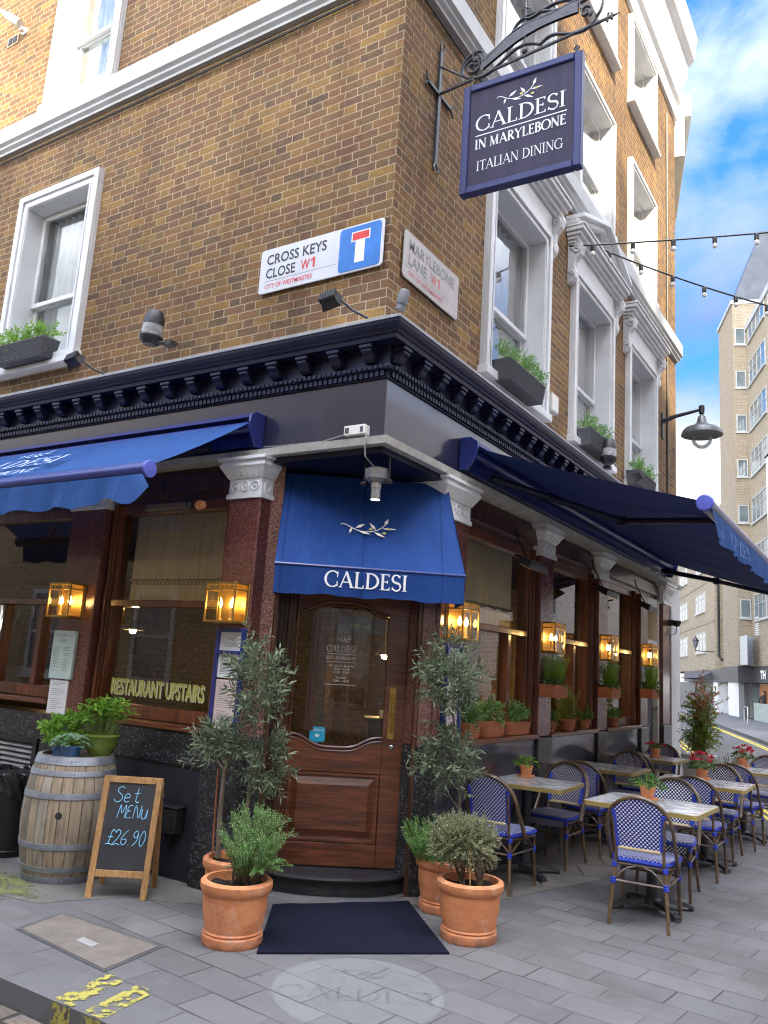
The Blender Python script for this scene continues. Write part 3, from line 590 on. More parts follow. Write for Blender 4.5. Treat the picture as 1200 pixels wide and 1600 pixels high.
# ---------------------------------------------------------------- the restaurant building
B = thing('restaurant_building', 'corner restaurant of brown stock brick with white sash windows over a dark shopfront', 'building', (-3.06,4.62,0))
XW, YW = -3.06, 4.62
LX0 = -15.0; RY1 = 13.65; TOP = 13.4
winL = [(-7.70,-6.70,4.40,6.18), (-7.60,-6.70,7.42,9.15), (-10.7,-9.9,7.42,9.15), (-11.6,-10.7,4.42,6.18), (-7.6,-6.7,10.05,11.4)]
winR = []
RC = (6.92, 9.20, 11.42)
for c in RC: winR += [(c-.62,c+.62,4.28,6.16), (c-.58,c+.58,7.42,9.0), (c-.60,c+.60,10.12,11.4)]
def holes(mb, u0, u1, z0, z1, H, P):
    us = sorted({u0,u1}|{h[0] for h in H}|{h[1] for h in H}); zs = sorted({z0,z1}|{h[2] for h in H}|{h[3] for h in H})
    for i in range(len(us)-1):
        for j in range(len(zs)-1):
            cu, cz = (us[i]+us[i+1])/2, (zs[j]+zs[j+1])/2
            if any(h[0] < cu < h[1] and h[2] < cz < h[3] for h in H): continue
            mb.poly([P(us[i],zs[j]), P(us[i+1],zs[j]), P(us[i+1],zs[j+1]), P(us[i],zs[j+1])])
g = MB()
holes(g, LX0, XW, 3.2, TOP, winL, lambda u,z: (u,YW,z))
holes(g, YW, RY1, 3.2, TOP, winR, lambda u,z: (XW,u,z))
g.poly([(XW,RY1,3.0),(-15,RY1,3.0),(-15,RY1,TOP),(XW,RY1,TOP)])
g.poly([(-15,YW,0),(-15,RY1,0),(-15,RY1,TOP),(-15,YW,TOP)])
brickwall = g.build('brick_wall', stock, B, fix=False)
g = MB(); g.prism([(-14.9,4.7),(-3.14,4.7),(-3.14,13.5),(-14.9,13.5)], 13.0, 13.2); g.build('roof', lead, B)
PATH = [(-15.0,YW),(XW,YW),(XW,RY1+.02)]
g = MB(); g.sweep(PATH, [(-.02,7.02),(.05,7.02),(.05,7.05),(.085,7.07),(.085,7.10),(.12,7.12),(.12,7.31),(.05,7.335),(-.02,7.335)]); g.build('string_course', string_paint, B)
g = MB(); g.sweep(PATH, [(-.02,11.66),(.05,11.66),(.06,11.95),(.12,12.0),(.12,12.25),(.22,12.45),(.25,12.7),(.36,12.78),(.38,13.05),(.42,13.2),(-.02,13.3)]); g.build('roof_cornice', white, B)
# cable under the string course
g = MB()
g.tube([(-13,YW-.03,6.93),(-9,YW-.03,6.94),(-6,YW-.03,6.93),(XW-.0,YW-.03,6.95)], .012, 6); g.tube([(XW+.03,YW-.02,6.95),(XW+.03,7,6.93),(XW+.03,10,6.94),(XW+.03,13.3,6.92)], .012, 6); g.build('facade_cable', blackplastic, B)
# shopfront cornice
SP = [(-15.0,4.57),(-2.98,4.57),(-2.98,13.4)]
g = MB(); g.sweep(SP, [(-.1,3.17),(.0,3.17),(.0,3.60),(-.1,3.60)]); g.build('fascia_board', navy_frieze, B)
g = MB(); g.sweep(SP, [(-.1,3.602),(.012,3.602),(.015,3.61),(.015,3.655),(.042,3.66),(.047,3.677),(.042,3.695),(.025,3.70),(.025,3.832),(.137,3.836),(.142,3.868),(.155,3.873),(.160,3.885),(.175,3.905),(.187,3.932),(.19,3.955),(-.1,3.955)]); corn = g.build('shop_cornice', navy, B)
g = MB()
n = 0; x = -2.98-.01
while x > -12: g.box(x-.030,x,4.57-.036,4.57-.0155,3.614,3.652); g.box(x-.030,x,4.57-.058,4.57-.0425,3.664,3.690); x -= .045
g.build('dentil_band', navy, corn); g = MB()
y = 4.57+.01
while y < 13.3: g.box(-2.98+.0155,-2.98+.036,y,y+.030,3.614,3.652); g.box(-2.98+.0425,-2.98+.058,y,y+.030,3.664,3.690); y += .045
g.build('dentil_band', navy, corn)
g = MB(); g.xf = Matrix.Translation((0,0,-.0535))      # one bracket, local: x along wall, -y outwards
g.box(-.056,.056,-.132,-.028,3.853,3.884); g.add([(x,y,z) for x in (-.044,.044) for y,z in ((-.028,3.765),(-.06,3.765),(-.085,3.785),(-.10,3.815),(-.122,3.828),(-.122,3.8525),(-.028,3.8525))],[(0,1,2,3,4,5,6),(13,12,11,10,9,8,7)]+[(i,7+i,7+(i+1)%7,(i+1)%7) for i in range(7)])
br0 = None; me0 = None
def bracket(x, y, rz):
    global me0
    if me0 is None:
        o = g.build('cornice_bracket', navy, corn, bevel=.006, local=True); me0 = o
    else:
        o = me0.copy(); C.objects.link(o)
    o.parent = corn; o.location = Vector((x,y,0))-Vector((-3.06,4.62,0))+Vector((0,0,0)); o.rotation_euler = (0,0,rz)
for k in range(32): bracket(-3.10-.287*k, 4.57, 0)
for k in range(30): bracket(-2.98, 4.62+.295*k, RZ_R)
g = MB(); g.sweep(SP, [(-.12,3.956),(.196,3.956),(.198,3.976),(-.1,4.04)]); g.build('lead_flashing', lead, B)
g = MB(); g.sweep(SP, [(-.12,3.115),(.05,3.115),(.06,3.168),(-.12,3.172)]); g.build('ledge', concrete, B)
g = MB(); g.prism([(-4.1,4.585),(-2.995,4.585),(-2.995,5.6),(-3.3,5.9),(-4.4,5.1)], 3.07, 3.11); g.build('entrance_soffit', navy, B)
g = MB(); g.box(-15,-4.05,4.66,4.85,2.84,3.112); g.box(-15,-4.05,4.62,4.662,2.90,3.05); g.box(-3.25,-3.09,5.55,13.2,2.84,3.112); g.box(-3.092,-3.05,5.55,13.0,2.90,3.05); g.build('entablature_board', darkwood, B)
# granite pilasters with white capitals
def pilaster(M, w, d, cap=True, mat_=None):
    g = MB(); g.xf = M; g.box(0,w,0,d,1.045,2.82); p = g.build('pilaster', mat_ or red_granite, B, bevel=.008)
    g = MB(); g.xf = M; g.box(-.02,w+.02,-.025,d,0,.30); g.box(-.012,w+.012,-.014,d,.30,1.04); g.build('plinth_block', black_granite, p, bevel=.006)
    if not cap: return p
    g = MB(); g.xf = M
    g.box(-.02,w+.02,-.02,d,2.80,2.835); g.box(-.008,w+.008,-.008,d,2.836,2.952)
    prof = [(-.012,2.953),(-.02,2.96),(-.055,3.02),(-.07,3.04)]
    for i in range(len(prof)-1):
        (a,z0),(b,z1) = prof[i],prof[i+1]
        g.add([(a,a,z0),(w-a,a,z0),(w-a,d,z0),(a,d,z0),(b,b,z1),(w-b,b,z1),(w-b,d,z1),(b,d,z1)], [(0,1,5,4),(1,2,6,5),(3,0,4,7)])
    g.box(-.072,w+.072,-.072,d,3.041,3.065); g.box(-.06,w+.06,-.06,d,3.066,3.088); g.box(-.085,w+.085,-.085,d,3.089,3.112)
    for k in range(3):
        cx = w*(k+.5)/3; g.tube([(cx+.019*math.cos(a*PI/5), -.012, 2.894+.019*math.sin(a*PI/5)) for a in range(10)], .004, 5, closed=True); tor = [(cx+.036*math.cos(a*PI/6), -.012, 2.894+.036*math.sin(a*PI/6)) for a in range(12)]
        g.tube(tor, .008, 6, closed=True); g.tube([(cx,-.008,2.894),(cx,-.02,2.894)], [.014,.006], 8)
        for s in (0, 1):
            xx = -.012 if s == 0 else w+.012
            if k < 1:
                g.tube([(xx, .06+.036*math.cos(a*PI/6), 2.894+.036*math.sin(a*PI/6)) for a in range(12)], .008, 6, closed=True)
    for k in range(5):
        cx = w*(k+.5)/5; g.tube([(cx-.022,-.055,3.03),(cx-.012,-.034,2.985),(cx,-.026,2.968),(cx+.012,-.034,2.985),(cx+.022,-.055,3.03)], .007, 5); g.tube([(cx,-.05,3.02),(cx,-.034,2.985)], [.011,.005], 6)
    g.build('capital', cap_white, p)
    return p
pilaster(ML(-4.34,0,4.545), .31, .13)
pilaster(ML(-6.22,0,4.545), .45, .30)
pilaster(ML(-8.85,0,4.545), .45, .30)
for y0, w in ((5.52,.455),(7.63,.34),(9.46,.35),(12.5,.46)): pilaster(MR(y0,0,-3.0), w, .25)
pilaster(MR(11.29,0,-3.0), .36, .25, cap=False, mat_=mahogany)
# piers either side of the recessed entrance
g = MB(); g.xf = M_CH
g.box(-.33,-.168,-.27,.1,1.05,3.1)
g.box(.965,1.10,-.18,.1,1.05,3.1); pier = g.build('entrance_pier', pink_granite, B)
g = MB(); g.xf = M_CH; g.box(-.33,-.155,-.285,.1,0,1.049); g.build('pier_base', black_granite, pier)
g = MB(); g.xf = M_CH; g.box(.955,1.115,-.195,.1,0,1.049); g.build('pier_base', black_granite, pier)
# stall risers
g = MB(); g.box(-15,-4.36,4.58,4.85,0,.80); g.build('stall_riser', black_riser, B)
g = MB(); g.box(-5.76,-4.36,4.555,4.85,.802,1.035); g.box(-8.4,-6.24,4.555,4.85,.802,1.035); g.box(-15,-8.86,4.555,4.85,.802,1.035); g.build('granite_course', black_granite, B)
g = MB()
for a, b in ((5.99,7.615),(7.985,9.445),(9.825,11.275)):
    g.box(-3.3,-3.03,a,b,0,.60); g.box(-3.3,-3.015,a,b,.602,1.03)
g.build('stall_riser', navy_frieze, B)
# shop windows
def shop_window(M, w, z0, z1, zr, blind=None, posts=.09, mull=None, letters=None, lsize=(.6,.1), sill=True, lift=0):
    g = MB(); g.xf = M
    for x in (0, w-posts):
        g.box(x,x+posts,.10,.22,z0,z1); xx = x+posts*.25 if x == 0 else x+posts*.15
        g.box(xx,xx+posts*.6,.07,.0995,z0+.002,z1-.002)
        g.box(xx+posts*.12,xx+posts*.48,.05,.0695,z0+.004,z1-.004)
    g.box(posts,w-posts,.10,.22,z1-.09,z1-.001); g.box(posts,w-posts,.10,.22,z0,z0+.10); g.box(posts,w-posts,.085,.20,zr-.028,zr+.028)
    if mull:
        for m in mull: g.box(m-.035,m+.035,.10,.20,z0+.101,zr-.029)
    fr = g.build('shop_window', mahogany, B, bevel=.005)
    if sill:
        g = MB(); g.xf = M; g.box(.0,w,-.02,.10,z0-.045,z0-.002); g.build('sill', mahogany_h, fr, bevel=.006)
    g = MB(); g.xf = M; g.poly([(posts,.15,z0+.1),(w-posts,.15,z0+.1),(w-posts,.15,z1-.09),(posts,.15,z1-.09)]); g.build('pane', glass, fr, fix=False)
    if blind:
        g = MB(); g.xf = M
        g.sheet(lambda a, b: (posts+.01+a*(w-2*posts-.02), .27+.012*math.sin(a*34)+.006*math.sin(a*71+1), z1-.05-(z1-.05-blind)*b), 120, 2); g.build('blind', MATS['linen_blind'], fr, smooth=True)
        g = MB(); g.xf = M
        zb = blind+.15
        n = int((w-2*posts)/.045)
        for i in range(n):
            cx = posts+.03+i*.045
            g.tube([(cx+.016*math.cos(a*PI/5),.248,zb+.018*math.sin(a*PI/5)) for a in range(10)], .004, 4, closed=True)
        g.box(posts+.01,w-posts-.01,.247,.25,zb+.022,zb+.03); g.build('lace_band', lace, fr)
    if letters:
        x, z, W, h = letters; g = MB(); g.xf = None
        vs = 'RESTAURANT UPSTAIRS'
        sans(g, vs, x+.008, z-.008, h, M, W, .03, 'L', 1, .142); sans(g, vs, x, z, h, M, W, .012, 'L', 0, .138)
        g.build('window_lettering', [gilt, cream], fr, fix=False)
    return fr
shop_window(ML(-5.77,0,4.55), 1.43, 1.085, 2.85, 2.0, 2.04, letters=(.165,1.262,1.06,.128))
shop_window(ML(-8.40,0,4.55), 2.18, 1.16, 2.85, 2.0, None, mull=(.6,1.20,1.78))
shop_window(MR(5.975,0,-3.0), 1.655, 1.075, 2.85, 2.01, 2.06, mull=(1.15,), letters=(.32,1.262,.90,.115))
shop_window(MR(7.97,0,-3.0), 1.49, 1.075, 2.85, 2.01, None, mull=(.95,))
shop_window(MR(9.81,0,-3.0), 1.48, 1.075, 2.85, 2.01, None, posts=.12)
# flats' door at the far end
g = MB(); g.xf = MR(11.655,0,-3.0); g.box(0,.10,.05,.2,.02,2.84); g.box(.74,.84,.05,.2,.02,2.84); g.box(.101,.739,.06,.2,2.72,2.84); g.box(.101,.739,.06,.2,2.15,2.24); df = g.build('door_frame', cream_paint, B, bevel=.005)
g = MB(); g.xf = MR(11.655,0,-3.0); g.box(.102,.738,.12,.17,.06,2.148)
for z0, z1 in ((.2,.8),(.95,1.45),(1.6,2.05)): g.box(.19,.40,.112,.1195,z0,z1); g.box(.45,.65,.112,.1195,z0,z1)
dd = g.build('door', darkgrey, df, bevel=.004)
g = MB(); g.xf = MR(11.655,0,-3.0); g.tube([(.67,.12,1.28),(.67,.06,1.28),(.68,.05,1.28)], [.012,.012,.03], 10); g.tube([(.67,.12,1.05),(.67,.085,1.05)], .018, 10); g.build('door_knob', steel, df)
g = MB(); g.xf = MR(11.655,0,-3.0); g.poly([(.1,.13,2.24),(.74,.13,2.24),(.74,.13,2.72),(.1,.13,2.72)]); g.build('fanlight', glass, df)
# white rendered end of the ground floor
g = MB(); g.box(-3.3,-2.985,12.965,13.53,0,3.11); g.build('rendered_wall', white, B)
# entrance: jambs, door, step
g = MB(); g.xf = M_CH
for x0, x1, s in ((-.166,-.002,1),(.884,.963,1)):
    g.box(x0,x1,-.03,.10,.0,2.45); w = x1-x0; g.box(x0+w*.2,x0+w*.45,-.06,-.031,.0,2.45); g.box(x0+w*.6,x0+w*.85,-.05,-.031,.0,2.45)
g.box(-.167,-.13,-.27,-.061,.0,2.45); g.box(.93,.964,-.18,-.061,0,2.45)
g.box(-.002,.884,-.03,.10,2.16,2.45)
g.box(-.16,.96,.02,.10,2.451,3.06)
jam = g.build('entrance_frame', darkwood, B, bevel=.006)
g = MB(); g.xf = M_CH
D = 0.02
def dipz(u): return 1.075 - .085*math.exp(-((u-.36)/.23)**4)
def archz(u): return 2.0 + .085*math.exp(-((u-.36)/.25)**4)
g.box(.0,.018,D-.02,D+.03,.14,2.155); g.box(.72,.882,D-.02,D+.03,.14,2.155)
g.box(.019,.719,D-.02,D+.03,.14,.30); 
N = 28
for i in range(N):
    a, b = .019+.70*i/N, .019+.70*(i+1)/N
    z1, z2 = dipz(a), dipz(b)
    g.add([(a,D-.02,.81),(b,D-.02,.81),(b,D-.02,z2),(a,D-.02,z1),(a,D+.03,.81),(b,D+.03,.81),(b,D+.03,z2),(a,D+.03,z1)],[(0,1,2,3),(7,6,5,4),(3,2,6,7)])
    z1, z2 = archz(a), archz(b)
    g.add([(a,D-.02,z1),(b,D-.02,z2),(b,D-.02,2.155),(a,D-.02,2.155),(a,D+.03,z1),(b,D+.03,z2)],[(0,1,2,3),(0,4,5,1)])
g.box(.019,.719,D+.0,D+.03,.301,.809)
for (a,b,c,d,y) in ((.022,.048,.305,.805,-.012),(.69,.716,.305,.805,-.012),(.05,.688,.305,.33,-.012),(.05,.688,.78,.805,-.012)): g.box(a,b,D+y,D-.001,c,d)
g.add([(.06,D-.001,.345),(.68,D-.001,.345),(.68,D-.001,.765),(.06,D-.001,.765),(.105,D-.022,.395),(.635,D-.022,.395),(.635,D-.022,.715),(.105,D-.022,.715)],[(0,1,5,4),(1,2,6,5),(2,3,7,6),(3,0,4,7),(4,5,6,7)])
door = g.build('entrance_door', mahogany_h, B, bevel=.003)
g = MB(); g.xf = M_CH
for f_ in (dipz, archz):
    g = MB(); g.xf = M_CH; g.tube([(.019+.70*i/40, D-.024, f_(.019+.70*i/40)+(.0)) for i in range(41)], .012, 6); g.tube([(.019+.70*i/40, D-.021, f_(.019+.70*i/40)-(.028)) for i in range(41)], .006, 6)
    g.build('door_moulding', mahogany_h, door, smooth=True)
g = MB(); g.xf = M_CH; g.box(.118,.155,D+.001,D+.028,1.1,2.0); g.box(.162,.19,D+.004,D+.025,1.1,2.0); g.build('glazing_bar', darkwood, door)
g = MB(); g.xf = M_CH; g.poly([(.019,D+.012,.98),(.719,D+.012,.98),(.719,D+.012,2.09),(.019,D+.012,2.09)]); g.build('door_pane', door_glass, door, fix=False)
g = MB(); g.xf = M_CH; g.box(.757,.807,D-.026,D-.021,1.07,1.46); g.build('handle_plate', brass, door, bevel=.002)
g = MB(); g.xf = M_CH; g.tube([(.782,D-.026,1.13),(.782,D-.06,1.135),(.782,D-.068,1.16),(.782,D-.07,1.26),(.782,D-.068,1.37),(.782,D-.06,1.395),(.782,D-.026,1.40)], [.011,.010,.009,.012,.009,.010,.011], 10); g.build('door_handle', brass, door, smooth=True)
g = MB(); g.xf = M_CH @ Matrix.Translation((.795,D-.021,1.01)) @ Matrix.Rotation(PI/2,4,'X'); g.lathe([(.019,0),(.019,.006),(.012,.010),(.001,.010)], 18); g.build('door_lock', steel, door, smooth=True)
g = MB(); y_ = D+.009
serif(g, 'CALDESI', .365, 1.70, .052, M_CH, 1.0, 'C', .08, 0, y_, width=.23); sprig(g, .31, 1.775, .13, M_CH, 0, 0, y_)
g.poly([(.25,y_,1.688),(.48,y_,1.688),(.48,y_,1.684),(.25,y_,1.684)],0,M_CH); g.poly([(.25,y_,1.628),(.48,y_,1.628),(.48,y_,1.624),(.25,y_,1.624)],0,M_CH); g.poly([(.245,y_,1.455),(.50,y_,1.455),(.50,y_,1.451),(.245,y_,1.451)],0,M_CH)
sans(g, 'EAT.LEARN.LOVE', .365, 1.645, .024, M_CH, .225, .015, 'C', 0, y_, spacing=1.2)
for s, z, w in (('Monday to Saturday',1.59,.20),('12:00 - 15:00',1.565,.125),('17:45 - 22:00',1.54,.125),('Sunday',1.50,.08),('12:00 - 16:00',1.475,.125)): sans(g, s, .375, z, .017, M_CH, w, .01, 'C', 0, y_)
g.build('door_lettering', letter_white, door, fix=False)
g = MB(); g.xf = M_CH; g.box(.33,.70,.14,.16,1.86,1.985); tb_ = g.build('transom_board', darkgrey, B)
g = MB(); sans(g, 'Est. 1914', .50, 1.90, .036, M_CH, .16, .0, 'C', 0, .138, flip=True); g.build('reversed_lettering', gilt, tb_, fix=False)
g = MB(); y_ = D+.0105
bx = [(.165,1.02),(.165,1.12),(.175,1.13),(.272,1.13),(.282,1.12),(.282,1.03),(.272,1.02),(.235,1.02),(.224,1.0),(.213,1.02)]
g.poly([(x,y_,z) for x,z in bx],0,M_CH); sans(g,'REVIEW US',.2235,1.098,.016,M_CH,.095,.01,'C',1,y_-.001); g.poly([(.2235+.018*math.cos(a*PI/8),y_-.001,1.066+.012*math.sin(a*PI/8)) for a in range(16)],1,M_CH)
g.build('review_sticker', [sticker_blue, letter_white], door, fix=False)
g = MB()
def stp(rad, u0, u1, n=24):
    return [(u0+(u1-u0)*i/n, .02-rad*math.sqrt(max(0,1-(2*i/n-1)**2*.93))) for i in range(n+1)]
def step_prism(rad, u0, u1, z0, z1):
    p = stp(rad,u0,u1,40); n = len(p)
    for k in range(n-1):
        (a,b),(c,d) = p[k],p[k+1]; g.add([(a,b,z0),(c,d,z0),(c,d,z1),(a,b,z1),(c,.09,z1),(a,.09,z1)], [(0,1,2,3),(3,2,4,5)], 0, M_CH)
    g.add([(*p[0],z0),(*p[0],z1),(u0,.09,z1),(u0,.09,z0),(*p[-1],z0),(*p[-1],z1),(u1,.09,z1),(u1,.09,z0)], [(0,1,2,3),(7,6,5,4)], 0, M_CH)
    if z1 > .11: g.tube([(x,y,z1-.014) for x,y in p], .0135, 8, M=M_CH)
step_prism(.30,-.15,.95,.003,.098); step_prism(.335,-.152,.952,.099,.132)
g.build('doorstep', simple('worn_black_step', (.010,.0105,.014), .5, col2=(.03,.03,.034), vs=9, hs=.25, bs=30), B, smooth=True)
# interior of the dining room, seen through the panes
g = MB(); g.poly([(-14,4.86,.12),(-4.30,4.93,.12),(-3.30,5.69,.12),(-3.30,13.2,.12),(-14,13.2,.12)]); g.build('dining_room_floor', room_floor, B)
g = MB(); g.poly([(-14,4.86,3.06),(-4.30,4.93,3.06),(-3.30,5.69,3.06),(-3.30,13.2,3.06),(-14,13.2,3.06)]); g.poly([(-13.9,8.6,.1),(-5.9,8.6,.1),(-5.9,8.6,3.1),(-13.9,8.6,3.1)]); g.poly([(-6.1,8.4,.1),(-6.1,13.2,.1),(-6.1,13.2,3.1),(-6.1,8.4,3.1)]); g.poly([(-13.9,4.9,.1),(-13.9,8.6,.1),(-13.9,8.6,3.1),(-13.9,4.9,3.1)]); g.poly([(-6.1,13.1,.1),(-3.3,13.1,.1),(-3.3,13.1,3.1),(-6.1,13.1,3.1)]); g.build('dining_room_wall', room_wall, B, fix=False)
bulb_warm = emit('warm_bulb', (1,.6,.2), 30)
t = thing('host_stand', 'dark wooden host stand with an open white menu, just inside the entrance door', 'stand', (-3.85,6.35,.12), CH)
g = MB(); g.box(-.22,.22,-.14,.16,0,1.02); g.box(-.25,.25,-.17,.19,1.021,1.05); g.build('stand_body', darkwood, t, local=True, bevel=.005)
g = MB(); g.add([(-.12,-.14,1.055),(.12,-.14,1.055),(.12,.1,1.11),(-.12,.1,1.11),(-.12,.1,1.055),(.12,.1,1.055)],[(0,1,2,3),(4,3,2,5)]); g.build('menu', paper, t, local=True)
for k, (x, y, z) in enumerate(((-5.6,6.6,2.1),(-7.4,6.4,1.85),(-4.6,7.6,2.2),(-4.4,9.4,2.2),(-9.0,6.8,2.0),(-5.2,8.3,1.75),(-4.4,11.2,2.2))):
    t = thing('pendant_lamp', 'small warm pendant lamp glowing indoors, %s' % ('behind the entrance door','behind the leftmost window','behind the window right of the entrance','behind the middle right window','deep behind the leftmost window','on the dining room back wall','behind the far right window')[k], 'lamp', (x,y,z), group='lamps inside the dining room')
    g = MB(); g.lathe([(.001,-.045),(.03,-.035),(.042,0),(.03,.035),(.001,.045)], 12); g.build('bulb', bulb_warm, t, local=True, smooth=True)
    g = MB(); g.lathe([(.12,.0),(.05,.10),(.02,.12)], 16, caps=False); g.tube([(0,0,.12),(0,0,3.05-z)], .006, 6); g.build('shade', darkgrey, t, local=True)
# upper windows
def sash_window(M, w, h, arch, hood=False, sill=False, rail=None, deep=.20, outer=True):
    # origin = lower left of the opening, on the wall face
    g = MB(); g.xf = M; e = arch
    g.box(-e,.0,-.05,deep,0,h); g.box(w,w+e,-.05,deep,0,h); g.box(-e,w+e,-.05,deep,h,h+e)
    g.box(-e,-e*.55,-.075,-.0505,0,h+e); g.box(w+e*.55,w+e,-.075,-.0505,0,h+e); g.box(-e*.55,w+e*.55,-.075,-.0505,h+e*.55,h+e)
    g.box(-.028,-.006,-.062,-.0505,0,h+.006); g.box(w+.006,w+.028,-.062,-.0505,0,h+.006); g.box(-.006,w+.006,-.062,-.0505,h+.006,h+.028)
    g.box(-e-.03,w+e+.03,-.10,deep,-.08,-.002)
    wf = g.build('sash_window', white, B, bevel=.006)
    if sill:
        g = MB(); g.xf = M; g.box(-e-.04,w+e+.04,-.12,.02,-.13,-.082); g.build('sill', white, wf, bevel=.008)
    r = rail if rail is not None else h*.5
    g = MB(); g.xf = M
    s = .05
    g.box(.0,s,deep-.09,deep-.05,r,h); g.box(w-s,w,deep-.09,deep-.05,r,h); g.box(s,w-s,deep-.09,deep-.05,h-s,h); g.box(s,w-s,deep-.09,deep-.05,r,r+.05)
    g.box(.0,s,deep-.045,deep-.005,0,r+.045); g.box(w-s,w,deep-.045,deep-.005,0,r+.045); g.box(s,w-s,deep-.045,deep-.005,.0,.07); g.box(s,w-s,deep-.045,deep-.005,r-.01,r+.045)
    g.build('sash', white, wf, bevel=.004)
    g = MB(); g.xf = M; g.poly([(s,deep-.07,r+.05),(w-s,deep-.07,r+.05),(w-s,deep-.07,h-s),(s,deep-.07,h-s)]); g.poly([(s,deep-.025,.07),(w-s,deep-.025,.07),(w-s,deep-.025,r-.01),(s,deep-.025,r-.01)]); g.build('pane', upper_glass, wf, fix=False)
    g = MB(); g.xf = M
    for c0, c1 in ((.0,.46),(.54,1.0)):
        g.sheet(lambda a, b: (w*(c0+(c1-c0)*a)+.02*math.sin(b*2), deep+.06+.018*math.sin(a*26+b), h-(h)*b), 40, 4)
    g.build('curtain', net, wf, smooth=True)
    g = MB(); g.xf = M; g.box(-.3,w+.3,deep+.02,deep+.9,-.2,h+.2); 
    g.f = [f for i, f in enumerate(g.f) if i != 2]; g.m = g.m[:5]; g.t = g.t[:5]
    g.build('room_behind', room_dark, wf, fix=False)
    if hood:
        g = MB(); g.xf = M
        for i,(o,z0,z1) in enumerate(((.06,.30,.335),(.10,.336,.375),(.14,.376,.42),(.18,.421,.47),(.20,.471,.50))): g.box(-e-.10-o*.5,w+e+.10+o*.5,-.03-o,.0,h+e+z0-.06,h+e+z1-.06)
        g.box(-e-.02,w+e+.02,-.055,0,h+e+.001,h+e+.239)
        if hood == 2:
            x0, x1, zb, ap = -e-.20, w+e+.20, h+e+.441, .36
            xm = (x0+x1)/2; q = .10
            g.add([(x0+.1,-.06,zb),(x1-.1,-.06,zb),(xm,-.06,zb+ap-.06),(x0+.1,0,zb),(x1-.1,0,zb),(xm,0,zb+ap-.06)],[(0,1,2),(0,2,5,3),(1,4,5,2)])
            for sx, ex in ((x0,xm),(x1,xm)):
                for y_o, t0, t1 in ((-.23,.055,.11),(-.16,.0,.054)): g.add([(sx,y_o,zb+t0),(ex,y_o,zb+ap+t0),(ex,y_o,zb+ap+t1),(sx,y_o,zb+t1),(sx,0,zb+t0),(ex,0,zb+ap+t0),(ex,0,zb+ap+t1),(sx,0,zb+t1)],[(0,1,2,3),(3,2,6,7),(0,4,5,1),(0,3,7,4)])
        g.build('window_hood', white, wf, bevel=.006)
        for x in (-e-.11, w+e+.01):
            g = MB(); g.xf = M
            z = h+e+.238
            side = [(0,0),(-.16,0),(-.175,-.05),(-.15,-.13),(-.09,-.20),(-.075,-.27),(-.095,-.33),(-.085,-.40),(-.04,-.46),(0,-.48)]
            vs = [(x,a,z+b) for a,b in side]+[(x+.10,a,z+b) for a,b in side]; n = len(side)
            g.add(vs, [tuple(range(n)), tuple(range(2*n-1,n-1,-1))]+[(i,i+n,(i+1)%n+n,(i+1)%n) for i in range(n)])
            for sx in (x-.006, x+.106):
                for cy, cz, rr in ((-.10,z-.075,.055),(-.055,z-.36,.032)): g.tube([(sx,cy+rr*math.cos(a*PI/7)*(1-a/30),cz+rr*math.sin(a*PI/7)*(1-a/30)) for a in range(22)], .011, 5)
            for zz in (.06,.12): g.tube([(x+.03,-.166+zz*.2,z-zz),(x+.05,-.176+zz*.2,z-zz-.02),(x+.07,-.166+zz*.2,z-zz)], .01, 5)
            g.build('console', white, wf, bevel=.004)
    return wf
for i, (a, b, c, d) in enumerate(winL):
    sash_window(ML(a, c), b-a, d-c, .15 if i != 1 else .13, sill=(i not in (1,2)), rail=(d-c)*.40 if i == 0 else None, deep=.23)
for i, (a, b, c, d) in enumerate(winR):
    k = i % 3
    sash_window(MR(a, c), b-a, d-c, .14 if k == 0 else .13, hood=(0 if k else (2 if i == 3 else 1)), sill=(k == 2), rail=(d-c)*.42, deep=.23 if k == 0 else .20)
# hopper: air brick
g = MB(); g.box(-8.75,-8.53,YW-.012,YW,8.60,8.73); ab = g.build('air_brick', simple('buff_terracotta', (.45,.33,.2), .8), B)
g = MB()
for k in range(2): g.box(-8.72+k*.09,-8.65+k*.09,YW-.018,YW-.0125,8.62,8.71)
g.build('vent_slot', blackplastic, ab)
g = MB(); g.tube([(XW+.012,13.0,4.2),(XW+.015,13.0,7),(XW+.015,13.02,11.4)], .014, 6); g.build('downlead_cable', blackplastic, B)
# ---------------------------------------------------------------- things on the facade
def rrect(x0, x1, z0, z1, r, n=5):
    out = []
    for cx, cz, a in ((x1-r,z1-r,0),(x0+r,z1-r,90),(x0+r,z0+r,180),(x1-r,z0+r,270)):
        for i in range(n+1): out.append((cx+r*math.cos(R(a+90*i/n)), cz+r*math.sin(R(a+90*i/n))))
    return out
def plate(g, P, y0, y1, mi=0, M=None):     # outline in x,z extruded along y
    n = len(P); g.add([(x,y0,z) for x,z in P]+[(x,y1,z) for x,z in P], [tuple(range(n)), tuple(range(2*n-1,n-1,-1))]+[(i,n+i,n+(i+1)%n,(i+1)%n) for i in range(n)], mi, M)
